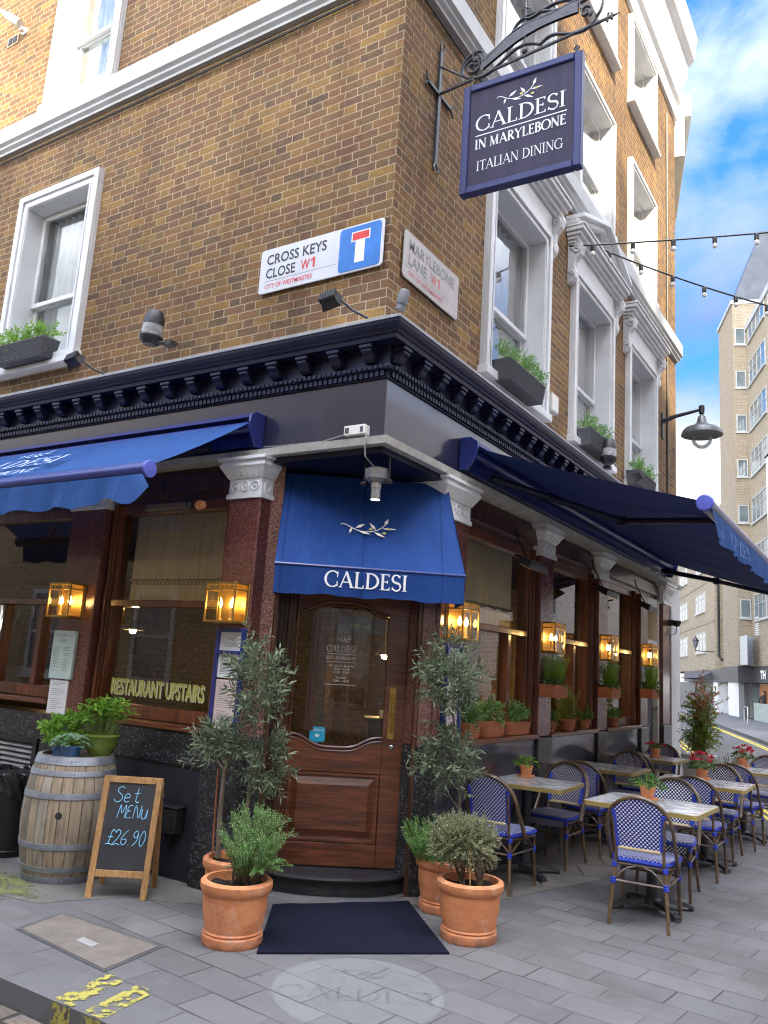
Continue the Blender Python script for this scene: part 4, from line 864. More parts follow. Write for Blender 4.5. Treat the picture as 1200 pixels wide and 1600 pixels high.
# street name plates
t = thing('street_sign', 'white street nameplate reading CROSS KEYS CLOSE W1 with a blue dead end square', 'street sign', (-4.30,4.60,4.505))
g = MB(); plate(g, rrect(0,1.195,0,.385,.03), -.012, .0); g.build('sign_plate', sign_white, t, local=True, bevel=.003)
g = MB(); plate(g, rrect(.795,1.17,.015,.37,.03), -.0155, -.0125); g.build('blue_panel', road_blue, t, local=True)
g = MB(); g.poly([(.905,-.017,.245),(1.075,-.017,.245),(1.075,-.017,.325),(.905,-.017,.325)],1); g.poly([(.945,-.0165,.07),(1.03,-.0165,.07),(1.03,-.0165,.25),(.945,-.0165,.25)],1); g.poly([(.915,-.0185,.255),(1.065,-.0185,.255),(1.065,-.0185,.315),(.915,-.0185,.315)],0); g.build('dead_end_symbol', [road_red, letter_white], t, local=True, fix=False)
g = MB(); sans(g,'CROSS KEYS',.07,.245,.088,None,.60,.016,'L',0,-.014); sans(g,'CLOSE',.07,.125,.088,None,.30,.016,'L',0,-.014); sans(g,'W',.425,.125,.088,None,.088,.016,'L',1,-.014); g.poly([(.545,-.014,.125),(.565,-.014,.125),(.565,-.014,.213),(.549,-.014,.213),(.524,-.014,.195),(.524,-.014,.180),(.545,-.014,.188)],1)
g.poly([(.06,-.013,.098),(.775,-.013,.098),(.775,-.013,.101),(.06,-.013,.101)]); sans(g,'CITY OF WESTMINSTER',.07,.035,.042,None,.48,.006,'L',1,-.014); g.build('sign_lettering', [ink, red], t, local=True, fix=False)
t = thing('street_sign', 'faded street nameplate reading MARYLEBONE LANE W1, round the corner from the other nameplate', 'street sign', (-3.045,4.765,4.49), RZ_R)
g = MB(); plate(g, rrect(0,.895,0,.385,.03), -.012, .0); g.build('sign_plate', sign_old, t, local=True, bevel=.003)
g = MB(); sans(g,'MARYLEBONE',.07,.245,.092,None,.74,.014,'L',0,-.014); sans(g,'LANE',.07,.125,.092,None,.28,.014,'L',0,-.014); sans(g,'W',.42,.125,.092,None,.09,.014,'L',1,-.014); g.poly([(.545,-.014,.125),(.564,-.014,.125),(.564,-.014,.217),(.549,-.014,.217),(.524,-.014,.198),(.524,-.014,.182),(.545,-.014,.190)],1); g.poly([(.03,-.013,.098),(.87,-.013,.098),(.87,-.013,.101),(.03,-.013,.101)]); sans(g,'CITY OF WESTMINSTER',.07,.035,.042,None,.56,.005,'L',1,-.014); g.build('sign_lettering', [faded_ink, faded_red], t, local=True, fix=False)
# hanging sign with wrought iron bracket, in the plane y = 5.17
YB = 5.17
t = thing('sign_bracket', 'black wrought iron scrollwork bracket holding the hanging restaurant sign', 'bracket', (-3.06,YB,6.3))
g = MB(); x = -3.045
g.box(x-.012,x+.012,YB-.02,YB+.02,5.66,6.70)
for z, s in ((6.70,1),(5.66,-1)):
    for q in (-1,1): g.tube([(x,YB,z-.05*s),(x+.004,YB+q*.012,z+.0*s),(x+.01,YB+q*.035,z+.05*s),(x+.012,YB+q*.03,z+.075*s)], .009, 6)
g.box(x-.008,x+.016,YB-.19,YB+.19,6.28,6.305)
for q in (-1,1):
    for s in (-1,1): g.tube([(x,YB+q*.17,6.293),(x+.006,YB+q*.215,6.293+s*.02),(x+.012,YB+q*.235,6.293+s*.065)], .009, 6)
g.build('wall_cross', iron, t)
def V(xx, zz, y=0): return (xx, YB+y, zz)
g = MB(); g.tube([V(-3.045,6.30),V(-1.60,6.435)], .013, 8); g.tube([V(-3.04,6.56),V(-2.75,6.33)], .009, 6)
g.tube([V(-1.60,6.41),V(-1.60,6.46)], .012, 6); g.tube([V(-1.60,6.435),V(-1.54,6.442)],[.012,.003],6); g.tube([V(-1.635,6.40),V(-1.625,6.475)], .01, 6); g.build('sign_bar', iron, t)
g = MB()
def strip(pts, w=.03, r=.005):
    k = len(pts)
    for i in range(k-1):
        (x0,z0),(x1,z1) = pts[i],pts[i+1]; d = Vector((x1-x0,z1-z0)).normalized(); n = Vector((-d.y,d.x))*r
        g.add([V(x0+n.x,z0+n.y,-w/2),V(x0-n.x,z0-n.y,-w/2),V(x1-n.x,z1-n.y,-w/2),V(x1+n.x,z1+n.y,-w/2),V(x0+n.x,z0+n.y,w/2),V(x0-n.x,z0-n.y,w/2),V(x1-n.x,z1-n.y,w/2),V(x1+n.x,z1+n.y,w/2)],[(0,1,2,3),(7,6,5,4),(0,3,7,4),(1,5,6,2)])
def bez(P, n=26):
    out = []
    for i in range(n+1):
        s = i/n; q = [Vector(p) for p in P]
        while len(q) > 1: q = [q[j]*(1-s)+q[j+1]*s for j in range(len(q)-1)]
        out.append(tuple(q[0]))
    return out
def spiral(cx, cz, r, a0, turns, sgn=1, n=30): return [(cx+r*(1-.75*i/n)*math.cos(R(a0)+sgn*turns*2*PI*i/n), cz+r*(1-.75*i/n)*math.sin(R(a0)+sgn*turns*2*PI*i/n)) for i in range(n+1)]
strip(bez([(-2.72,6.45),(-2.45,6.45),(-2.40,6.86),(-2.20,6.62),(-2.02,6.52),(-1.85,6.85),(-1.84,6.60)]))
strip(bez([(-2.40,6.60),(-2.38,6.74),(-2.22,6.78),(-2.08,6.68),(-2.02,6.66)])); strip(bez([(-2.30,6.72),(-2.22,6.62),(-2.10,6.84),(-1.9,6.72),(-1.84,6.66)]))
strip(bez([(-2.74,6.34),(-2.5,6.24),(-2.42,6.60),(-2.16,6.42)])); strip(bez([(-2.16,6.42),(-2.0,6.56),(-1.98,6.34),(-1.72,6.36),(-1.72,6.50)]))
strip(spiral(-2.74,6.44,.10,-80,1.6,-1)); strip(spiral(-2.70,6.52,.06,-20,1.3)); strip(spiral(-1.80,6.56,.055,-60,1.4))
strip(bez([(-1.72,6.48),(-1.62,6.56),(-1.66,6.80),(-1.78,6.86),(-1.84,6.78)])); strip(spiral(-1.74,6.80,.05,60,1.3,-1)); strip(bez([(-1.84,6.66),(-1.70,6.66),(-1.72,6.90),(-1.80,7.0),(-1.86,6.94)]))
strip(bez([(-2.83,6.34),(-2.88,6.50),(-2.78,6.58),(-2.70,6.56)]))
g.tube([V(-2.29,6.40),V(-2.29,6.80)], .009, 6); g.tube([V(-2.32,6.80),V(-2.26,6.80)], .009, 6); g.tube([V(-2.29,6.80),V(-2.29,6.87)],[.013,.003],6)
sph = [(.001,-.026),(.02,-.016),(.026,0),(.02,.016),(.001,.026)]; g.lathe(sph, 12, 0, Matrix.Translation(V(-2.29,6.415)))
g.build('scrollwork', iron, t)
g = MB(); g.sheet(lambda a, b: V(-2.66+a*.80, 6.39+.10*b+.20*a+.06*math.sin(a*PI*1.15-.25), -.012), 24, 1); g.sheet(lambda a, b: V(-2.66+a*.80, 6.39+.10*b+.20*a+.06*math.sin(a*PI*1.15-.25), .012), 24, 1); g.build('banner_strip', iron, t)
t = thing('hanging_sign', 'square navy hanging sign lettered CALDESI IN MARYLEBONE, ITALIAN DINING, under the iron bracket', 'hanging sign', (-2.30,YB,5.3), R(2))
g = MB(); W2 = .485; z0, z1 = -.03, .93
g.box(-W2,-W2+.06,-.04,.04,z0,z1); g.box(W2-.06,W2,-.04,.04,z0,z1); g.box(-W2+.0605,W2-.0605,-.04,.04,z0,z0+.06); g.box(-W2+.0605,W2-.0605,-.04,.04,z1-.06,z1); fr = g.build('sign_frame', simple('sign_frame_blue', (.018,.024,.10), .45, col2=(.03,.036,.13), vs=4, spec=.3), t, local=True, bevel=.008)
g = MB(); g.box(-W2+.06,W2-.06,-.02,.02,z0+.06,z1-.06); g.build('sign_board', simple('sign_board_navy', (.020,.018,.045), .6, col2=(.032,.027,.06), vs=3, stretch=(6,6,.4), spec=.25), t, local=True)
g = MB(); y_ = -.0215
serif(g,'CALDESI',0,.50,.135,None,1,'C',.02,0,y_,width=.74); g.poly([(-.37,y_,.468),(.37,y_,.468),(.37,y_,.459),(-.37,y_,.459)]); serif(g,'IN MARYLEBONE',0,.345,.085,None,1.4,'C',.02,0,y_,width=.74); serif(g,'ITALIAN DINING',0,.155,.085,None,.95,'C',.02,0,y_,width=.70); sprig(g,-.20,.66,.38,None,0,1,y_)
y_ = .0215
g.build('sign_lettering', [simple('sign_lettering_grey', (.58,.6,.62), .5), simple('sign_olive', (.48,.38,.1), .5)], t, local=True, fix=False)
g = MB()
for x in (-.43,.43): g.tube([(x,0,.93),(x,0,.965+.045*(x+.43))], .01, 6); g.tube([(x,.0,.955),(x+.022,0,.985),(x,0,1.01),(x-.022,0,.985)], .006, 6, closed=True)
g.build('sign_hook', iron, t, local=True)
# wall lanterns
def lantern(loc, rz, label):
    t = thing('wall_lantern', label, 'wall lantern', loc, rz, 'brass wall lanterns on the pilasters')
    w, d, h = .145, .15, .285
    g = MB(); g.box(-w-.01,w+.01,-.008,.0,-.005,h+.005); g.build('back_plate', brass, t, local=True, bevel=.003)
    g = MB()
    for x in (-w, w-.012): g.box(x,x+.012,-d,-d+.012,0,h); g.box(x,x+.012,-.022,-.010,0,h)
    g.box(-.006,.006,-d-.001,-d+.010,.013,h-.045)
    for z in (0,h-.055,h-.012): g.box(-w,w,-d-.002,-d+.010,z,z+.012); g.box(-w-.002,-w+.010,-d+.011,-.010,z,z+.012); g.box(w-.010,w+.002,-d+.011,-.010,z,z+.012)
    g.box(-w,w,-d,-.009,-.006,-.0005); g.box(-w,w,-d,-.009,h+.0005,h+.007)
    for z in (h-.042,):
        for k in range(6): g.box(-w+.02+k*.045,-w+.045+k*.045,-d-.0005,-d+.004,z,z+.028)
    g.build('lantern_frame', brass, t, local=True, bevel=.0015)
    g = MB(); g.poly([(-w+.012,-d+.006,.012),(w-.012,-d+.006,.012),(w-.012,-d+.006,h-.056),(-w+.012,-d+.006,h-.056)])
    for x in (-w+.006,w-.006): g.poly([(x,-d+.012,.012),(x,-.022,.012),(x,-.022,h-.056),(x,-d+.012,h-.056)])
    g.build('lantern_glass', lantern_glass, t, local=True, fix=False)
    for x in (-.058,.058):
        g = MB(); g.tube([(x,-.075,.005),(x,-.075,.11)], .011, 10); g.lathe([(.02,.018),(.022,.022),(.012,.03)], 12, 0, Matrix.Translation((x,-.075,0))); c = g.build('candle', simple('candle_tube', (.6,.42,.16), .5), t, local=True)
        g = MB(); g.lathe([(.008,.112),(.016,.128),(.017,.142),(.010,.165),(.001,.182)], 12, 0, Matrix.Translation((x,-.075,0))); g.build('bulb', MATS['lantern_bulb'], c, local=True, smooth=True)
    li = bpy.data.lights.new('lantern_light', 'POINT'); li.energy = .09; li.color = (1,.60,.2); li.shadow_soft_size = .03
    lo = bpy.data.objects.new('lantern_light', li); C.objects.link(lo); lo.parent = t; lo.location = (0,-.085,.165)
emit('lantern_bulb', (1,.70,.28), 5.5)
lantern((-4.20,4.545,1.855), 0, 'brass twin candle lantern above the blue menu board, left of the entrance')
lantern((-6.05,4.545,1.855), 0, 'brass twin candle lantern above the mint menu board, leftmost of the lanterns')
for y, l in ((5.80,'brass twin candle lantern just right of the entrance, above the olive tree'),(7.79,'brass twin candle lantern above the nearest lime green wall conifer'),(9.62,'brass twin candle lantern above the middle wall conifer, second from the far end'),(11.45,'smallest looking brass lantern, on the wooden pillar beside the grey door')): lantern((-3.0,y,1.855), RZ_R, l)
# awnings
def awning(rz, loc, W, proj, drop, label, endx, txt, cloth, val_h=.2, flutter=0):
    # local: x along wall, -y outward; cassette at the wall, cloth down to the front rail
    t = thing('awning', label, 'awning', loc, rz)
    g = MB(); cs = [(-.0,.0),(-.0,.27),(-.10,.27),(-.155,.235),(-.165,.18),(-.13,.07),(-.08,.0)]
    for x in (0, W-.025): g = MB(); g.add([(x,a,b) for a,b in cs]+[(x+.025,a,b) for a,b in cs], [tuple(range(7)),tuple(range(13,6,-1))]+[(i,7+i,7+(i+1)%7,(i+1)%7) for i in range(7)]); g.build('end_cap', awn_case, t, local=True, bevel=.004)
    g = MB(); g.box(.026,W-.026,-.10,-.012,.235,.262); g.box(.026,W-.026,-.02,-.001,.02,.234); g.tube([(.026,-.075,.16),(W-.026,-.075,.16)], .045, 12); g.build('cassette', awn_case, t, local=True)
    y0, z0, y1, z1 = -.08, .205, -proj, .205-drop
    RX = W-.12 if flutter else W-.03
    g = MB(); g.sheet(lambda a, b: (.06+a*((W-.06-(W-RX-.0)*b)-.06), y0+(y1-y0)*b, z0+(z1-z0)*b-.05*math.sin(PI*b)*(1-.4*math.cos(a*2*PI*round(W/1.2)))*.6), 60, 14); cl = g.build('canvas', cloth, t, local=True, smooth=True, fix=False)
    g = MB(); g.tube([(.03,y1,z1-.015),(RX,y1,z1-.015)], .052, 14); g.build('front_rail', awn_case, t, local=True, smooth=True)
    g = MB()
    for x in (.025,RX+.005):
        g = MB(); g.lathe([(.001,-.012),(.05,-.01),(.06,0),(.055,.012),(.001,.016)], 20, 0, Matrix.Translation((x,y1,z1-.015)) @ Matrix.Rotation(PI/2,4,'Y'))
        g.build('rail_cap', simple('pale_blue_cap', (.10,.12,.5), .35) if 'pale_blue_cap' not in MATS else MATS['pale_blue_cap'], t, local=True, smooth=True)
    def vf(a, b):
        x = .035+a*(RX-.04); t_ = max(0, (x-(RX-.42))/.42) if flutter else 0
        wv = .012*math.sin(x*23)+.010*math.sin(x*9.5+1)
        return (x+.20*b*t_*t_, y1-.045-b*(wv+.02)-.06*b*t_, z1-.055-val_h*b+.012*b*math.sin(x*15)*(1-t_)+b*(.085*t_**3+.045*math.sin(2*PI*t_)*(t_ > 0)))
    g = MB(); g.sheet(vf, 120, 8); g.build('valance', MATS['lit_awning_canvas'], t, local=True, smooth=True, fix=False)
    for x0, x1 in ((.5,1.15),(W-.5,W-1.15)):
        g = MB(); e = ((x0+x1)/2+ (.5 if x1 > x0 else -.5), -.15-proj*.42, .02-drop*.42)
        g.tube([(x0,-.06,.04),e], [.035,.03], 8); g.tube([e,(x0+(x1-x0)*.15,-proj+.05,z1-.03)], [.028,.025], 8); g.lathe([(.001,-.05),(.04,-.04),(.04,.04),(.001,.05)], 12, 0, Matrix.Translation(e)); g.build('folding_arm', navy, t, local=True, smooth=True)
    if txt: txt(t, cl, W, y0, z0, y1, z1, vf)
    return t
def txtL(t, cl, W, y0, z0, y1, z1, vf):
    g = MB(); ang = math.atan2(z0-z1, y0-y1); M = Matrix.Translation((0,y1,z1+.012)) @ Matrix.Rotation(ang-PI/2,4,'X')
    L_ = math.hypot(y1-y0,z1-z0)
    serif(g,'CALDESI',W-2.42,L_*.42,.22,M,1.0,'C',.06,0,-.0,width=1.45); serif(g,'IN MARYLEBONE',W-2.42,L_*.20,.11,M,1.1,'C',.06,0,-.0,width=1.45); sprig(g,W-2.7,L_*.70,.5,M,0,0,-.0)
    g.build('awning_lettering', simple('faded_awning_lettering', (.36,.44,.60), .7), cl, local=True, fix=False)
def txtR(t, cl, W, y0, z0, y1, z1, vf):
    g = MB(); serif(g,'CALDESI',.62,0,.11,None,1.1,'L',.1,0,0,width=.95); sprig(g,.22,.0,.22,None,0,0,0)
    P = []
    for v in g.v:
        p = Vector(vf((v.x-.035)/(W-.07), .78-v.z/.2*.95)); P.append(p+Vector((0,-.004,0)))
    g.v = P; g.build('awning_lettering', simple('pale_lettering', (.10,.19,.42), .6), cl, local=True, fix=False)
awning(0, (-8.9,4.565,3.185), 4.83, .97, .575, 'blue awning with white lettering over the RESTAURANT UPSTAIRS window, its valance corner curling up', 1.0, txtL, MATS['lit_awning_canvas'], .2, 1)
awning(RZ_R, (-2.975,5.70,3.21), 6.95, 1.88, .56, 'long blue awning with its shade painted into the canvas, stretched over the cafe tables', 0.0, txtR, awn_shaded, .21)
# fixed canopy over the entrance
t = thing('door_canopy', 'blue wedge canopy lettered CALDESI over the entrance door', 'canopy', (-3.98,5.04,2.08), CH)
g = MB(); u0, u1, vf_, zt, zb = -.168, 1.205, -.60, 3.05-2.08, 2.295-2.08
tu0, tu1, tv = -.165, 1.10, -.175
g.sheet(lambda a, b: (tu0+(u0-tu0)*b+a*((tu1-tu0)+((u1-u0)-(tu1-tu0))*b), tv+(vf_-tv)*b+.012*math.sin(PI*b)+.003*math.sin(a*40)*b, zt+(zb-zt)*b), 40, 16)
def fsag(a): return .006*math.sin(a*17)+.004*math.sin(a*41)
g.add([(tu0,tv,zt),(u0,vf_,zb),(u0,-.23,zb)], [(0,1,2)]); g.add([(tu1,tv,zt),(u1,vf_,zb),(u1,-.17,zb)], [(0,1,2)])
cv = g.build('canopy_cover', awn_blue, t, local=True, smooth=True, fix=False)
g = MB(); g.sheet(lambda a, b: (u0+.004+a*(u1-u0-.008), vf_-.004+.006*math.sin(a*19)*b, zb-.012-(.2+fsag(a))*b), 60, 3)
for u, d in ((u0+.003,-.23),(u1-.003,-.17)): g.sheet(lambda a, b: (u, vf_+a*(d-vf_), zb-.012-.2*b+.0*a), 6, 2)
va = g.build('valance', awn_blue, t, local=True, smooth=True, fix=False)
g = MB(); 
for a, b in (((u0,vf_,zb-.006),(u1,vf_,zb-.006)),((u0,vf_,zb-.006),(u0,-.23,zb-.006)),((u1,vf_,zb-.006),(u1,-.17,zb-.006))): g.tube([a,b], .012, 8)
g.build('canopy_rim', awn_case, t, local=True)
g = MB(); serif(g,'CALDESI',.495,.065,.115,None,1.15,'C',.03,0,vf_-.013,width=.60); g.build('canopy_lettering', letter_white, va, local=True, fix=False)
an = math.atan2(tv-vf_, zt-zb); Mc = Matrix.Translation((0,vf_,zb)) @ Matrix.Rotation(-an,4,'X')
g = MB(); sprig(g,.28,.28,.42,Mc,0,1,-.012); g.build('canopy_olive_twig', [simple('cream_twig', (.74,.73,.62), .6, var=.05), olive_fill], cv, local=True, fix=False)
# projector with its slide, under the corner soffit
t = thing('logo_projector', 'grey metal projector hanging under the corner soffit over the door canopy', 'projector', (-3.115,4.72,3.11))
tgt = Vector((-2.42,3.80,0)); pl = Vector((-3.115,4.72,2.90)); dz = (tgt-pl).normalized()
M = Matrix.Translation(Vector((0,0,-.21))) @ (dz.to_track_quat('-Z','Y').to_matrix().to_4x4())
Mv = Matrix.Translation(Vector((0,0,-.21)))
g = MB()
g.lathe([(.05,.10),(.085,.085),(.085,.015),(.06,-.01)], 8, 0, Mv); g.build('projector_body', simple('projector_grey', (.3,.3,.31), .4, .6), t, local=True)
g = MB(); g.lathe([(.04,-.005),(.04,-.05),(.036,-.06),(.036,-.135),(.033,-.135),(.033,-.06)], 20, 0, Mv, caps=False); g.build('lens_tube', steel, t, local=True)
g = MB()
for s in (-1,1): g.tube([(s*.10,0,.21),(s*.105,0,.0),(s*.085,0,-.01)], .008, 6, M=Mv); g.tube([(s*.08,0,-.01),(s*.125,0,-.01)], .018, 8, M=Mv)
g.box(-.11,.11,-.03,.03,.2,.209, 0, Mv); g.build('yoke', blackplastic, t, local=True)
g = MB(); g.lathe([(.001,-.131),(.031,-.131)], 20, 0, Mv, caps=False); g.build('lens', emit('lit_lens', (.8,.9,1), 2), t, local=True)
sd = bpy.data.lights.new('projector_lamp', 'SPOT'); sd.energy = 30; sd.color = (.78,.9,1); sd.spot_size = R(16.5); sd.spot_blend = .03; sd.shadow_soft_size = 0.0
sp_ = bpy.data.objects.new('projector_lamp', sd); C.objects.link(sp_); sp_.parent = t
lp_ = Vector((0,0,-.21))+Vector((0,0,-.15)); dirw = (tgt-(Vector(t.location)+lp_)).normalized()
Q = dirw.to_track_quat('-Z','Y').to_matrix().to_4x4(); sp_.matrix_local = Matrix.Translation(lp_) @ Q
# slide a few centimetres in front of the lamp, letters block the light
g = MB(); dist = (tgt-(Vector(t.location)+lp_)).length; k = .06/dist
right = Vector((rt.x,rt.y,0)).normalized(); upg = Vector((-right.y,right.x,0))
def gob(p):   # p = logo coordinates on the pavement in metres
    w = tgt+right*p.x+upg*p.z; s = Vector(t.location)+lp_; return lp_+(w-s)*(.06/((w-s).dot(dirw)))
serif(g,'CALDESI',0,-.16,.17,None,1.0,'C',.03,0,0,width=.80); sprig(g,-.22,.14,.44,None,0,0,0)
g.v = [gob(v) for v in g.v]; g.build('logo_slide', ink, t, local=True, fix=False)
# small white control box with cable
t = thing('control_box', 'small white electrical box on the navy fascia above the entrance, with a grey cable', 'electrical box', (-3.18,4.57,3.2))
g = MB(); g.box(-3.275,-3.095,4.50,4.568,3.19,3.262); g.build('box_case', cream_paint, t, bevel=.005)
g = MB(); g.box(-3.262,-3.23,4.4975,4.4995,3.205,3.245); g.box(-3.135,-3.11,4.4975,4.4995,3.205,3.245); g.build('socket', darkgrey, t)
g = MB(); g.tube([(-3.10,4.52,3.20),(-3.085,4.51,3.15),(-3.088,4.505,3.10),(-3.09,4.52,3.03),(-3.10,4.62,3.0),(-3.11,4.70,2.99)], .006, 6); g.tube([(-3.27,4.53,3.21),(-3.5,4.555,3.185),(-3.9,4.56,3.19),(-4.06,4.56,3.20)], .005, 6); g.build('cable', midgrey, t)
# floodlights standing on the cornice
def flood(loc, rz, label, kind):
    t = thing('floodlight', label, 'floodlight', loc, rz)
    if kind == 'bell':
        Mx = Matrix.Translation((0,-.12,.10)) @ Matrix.Rotation(R(6),4,'Y')
        g = MB(); g.lathe([(.001,-.075),(.06,-.07),(.095,-.03),(.10,.0),(.09,.01)], 20, 0, Mx); g.lathe([(.088,.10),(.085,.17),(.06,.225),(.001,.235)], 20, 0, Mx); g.build('lamp_head', castiron, t, local=True, smooth=True)
        g = MB(); g.lathe([(.085,.012),(.09,.05),(.087,.10)], 20, 0, Mx, caps=False); g.build('lamp_glass', simple('dirty_lamp_glass', (.2,.21,.22), .3, col2=(.45,.45,.45), vs=30), t, local=True, smooth=True)
        g = MB(); g.tube([(.05,-.12,.05),(.14,-.10,.03),(.2,-.02,.05)], .014, 8); g.box(.12,.22,-.10,-.02,.015,.05); g.build('lamp_arm', castiron, t, local=True)
    else:
        Mx = Matrix.Translation((-.04,-.17,.13)) @ Matrix.Rotation(PI,4,'Z') @ Matrix.Rotation(R(28),4,'X') @ Matrix.Rotation(R(14),4,'Y')
        g = MB(); g.add([(-.075,-.05,-.05),(.075,-.05,-.05),(.075,-.05,.07),(-.075,-.05,.07),(-.05,.03,-.03),(.05,.03,-.03),(.05,.03,.05),(-.05,.03,.05)],[(0,1,2,3),(7,6,5,4),(0,4,5,1),(1,5,6,2),(2,6,7,3),(3,7,4,0)],0,Mx)
        for k in range(9): g.box(-.06+k*.0145,-.053+k*.0145,.0,.045,-.035,.055,0,Mx)
        g.build('lamp_head', castiron, t, local=True)
        g = MB(); g.poly([(-.06,-.051,-.035),(.06,-.051,-.035),(.06,-.051,.055),(-.06,-.051,.055)],0,Mx); g.build('lamp_lens', emit('warm_lens', (1,.62,.2), 2.5 if kind == 'lit' else .4) if kind+'_lens' not in MATS else MATS[kind+'_lens'], t, local=True)
        g = MB(); g.tube([(.02,-.13,.14),(.09,-.06,.07),(.17,.02,.03)], .011, 8); g.build('lamp_arm', castiron, t, local=True)
flood((-5.27,4.50,4.13), 0, 'round black and glass floodlight standing on the cornice above the blue awning', 'bell')
flood((-6.12,4.46,4.0), 0, 'black wedge floodlight at the sill of the left window, its arm reaching right', 'wedge')
flood((-3.30,4.47,4.02), 0, 'black finned floodlight below the nameplates near the corner of the building', 'lit')
flood((-2.92,9.1,4.06), RZ_R, 'black spotlight on the cornice beside the second window box round the corner', 'bell')
flood((-2.86,10.05,4.0), RZ_R, 'black lit floodlight on a long arm just above the right hand awning', 'lit')
t = thing('corner_camera', 'small grey cylinder camera standing on the very corner of the cornice', 'camera', (-2.93,4.60,4.12))
g = MB(); g.lathe([(.035,0),(.03,.04),(.04,.045),(.04,.13),(.028,.15),(.001,.15)], 18, 0, Matrix.Rotation(R(12),4,'Y')); g.build('camera_body', simple('weathered_grey', (.10,.105,.115), .5, col2=(.16,.165,.175), vs=12), t, local=True, smooth=True)
t = thing('alarm_box', 'white alarm box on the brick beside the second first floor window', 'box', (-3.06,7.85,4.35), RZ_R)
g = MB(); g.box(-.09,.09,-.08,0,0,.2); g.build('alarm_case', cream_paint, t, local=True, bevel=.01)
t = thing('satellite_camera', 'white wall camera with a pointed hood at the top left, by the air brick', 'camera', (-8.42,4.62,8.70))
g = MB(); g.lathe([(.05,0),(.05,.02),(.03,.03),(.03,.07)], 14, 0, Matrix.Rotation(PI/2,4,'X')); g.build('camera_mount', white, t, local=True)
g = MB(); g.tube([(.03,-.10,.03),(-.02,-.12,.06),(-.12,-.2,.13),(-.2,-.26,.2)], [.045,.05,.036,.005], 12); g.build('camera_hood', white, t, local=True, smooth=True)
# street lamp on the wall
t = thing('street_lamp', 'black swan neck street lamp with bell shade and clear globe on the brick facade', 'street lamp', (-3.06,12.7,5.72))
g = MB(); g.box(-3.062,-3.035,12.65,12.75,5.42,5.82); g.tube([(-3.05,12.7,5.70),(-2.85,12.7,5.76),(-2.50,12.7,5.82),(-2.47,12.7,5.82)], [.04,.03,.022,.022], 10); g.lathe([(.04,-.06),(.045,0),(.045,.06),(.03,.07)], 12, 0, Matrix.Translation((-2.46,12.7,5.82))); g.build('lamp_bracket', castiron, t, smooth=True)
g = MB(); g.lathe([(.02,.36),(.03,.33),(.055,.31),(.075,.22),(.13,.16),(.24,.125),(.285,.075),(.30,.03),(.305,.015),(.25,.035),(.02,.05)], 36, 0, Matrix.Translation((-2.46,12.7,5.40))); g.build('lamp_shade', simple('dull_lamp_grey', (.07,.075,.085), .4, .3, col2=(.12,.125,.135)), t, smooth=True)
g = MB(); g.lathe([(.001,-.20),(.07,-.187),(.13,-.13),(.155,-.05),(.14,.03)], 28, 0, Matrix.Translation((-2.46,12.7,5.40)), caps=False); g.build('lamp_globe', glassmat('lamp_globe_glass', (.93,.94,.95), 0, .8), t, smooth=True)
# festoon lights
def festoon(P, label, sag, nb):
    t = thing('festoon_lights', label, 'string lights', P[0]); a, b = Vector(P[0]), Vector(P[1]); pts = []
    f = lambda s: a.lerp(b, s)+Vector((0,0,-sag*4*s*(1-s)))
    g = MB(); g.tube([f(i/40) for i in range(41)], .010, 6); g.build('cable', blackplastic, t)
    for i in range(nb):
        p = f((i+.6)/nb*.96); g = MB(); g.lathe([(.02,-.0),(.026,-.02),(.026,-.075),(.02,-.08)], 10, 0, Matrix.Translation(p)); h = g.build('bulb_holder', blackplastic, t)
        g = MB(); g.lathe([(.016,-.078),(.028,-.098),(.030,-.112),(.020,-.132),(.001,-.14)], 12, 0, Matrix.Translation(p)); g.build('bulb', simple('frosted_bulb', (.7,.68,.64), .2) if 'frosted_bulb' not in MATS else MATS['frosted_bulb'], h, smooth=True)
festoon([(-3.04,8.3,6.5),(1.2,10.2,6.9)], 'upper string of small bulbs crossing the sky to the right, straighter of the two', .05, 10)
festoon([(-3.04,9.05,6.9),(1.0,12.1,6.1)], 'lower sagging string of small bulbs crossing the sky to the right', .22, 12)
# patio heaters
for i, (y, l) in enumerate(((6.95,'grey patio heater left of the nearest conifer, under the awning'),(9.2,'black patio heater above the middle lantern under the awning'),(11.0,'black patio heater furthest along the facade, above the last lantern'))):
    t = thing('patio_heater', l, 'heater', (-2.82,y,2.60), RZ_R, 'patio heaters under the right hand awning')
    Mx = Matrix.Rotation(R(28),4,'X')
    g = MB(); g.add([(-.24,-.075,-.02),(.24,-.075,-.02),(.24,.075,-.02),(-.24,.075,-.02),(-.20,-.05,.045),(.20,-.05,.045),(.20,.05,.045),(-.20,.05,.045)],[(4,5,6,7),(0,1,5,4),(1,2,6,5),(2,3,7,6),(3,0,4,7)],0,Mx); g.build('heater_case', simple('heater_grey', (.05,.05,.055), .4, .3) if 'heater_grey' not in MATS else MATS['heater_grey'], t, local=True, bevel=.008)
    g = MB(); g.poly([(-.2,-.06,-.015),(.2,-.06,-.015),(.2,.06,-.015),(-.2,.06,-.015)],0,Mx)
    for k in range(3): g.tube([(-.19,-.04+.04*k,-.024),(.19,-.04+.04*k,-.024)], .008, 6, M=Mx)
    g.build('heating_element', simple('heater_element', (.35,.22,.12), .35, .7) if 'heater_element' not in MATS else MATS['heater_element'], t, local=True)
    g = MB(); g.tube([(0,.02,.04),(0,.12,.09),(0,.18,.10)], .012, 6); g.tube([(-.05,.03,.04),(-.08,.1,.2),(-.05,.16,.3),(-.02,.18,.38)], .007, 6); g.build('heater_arm', blackplastic, t, local=True)
t = thing('patio_heater', 'black patio heater hung behind the valance of the left awning', 'heater', (-4.88,4.50,2.72), 0, 'patio heaters on the left facade')
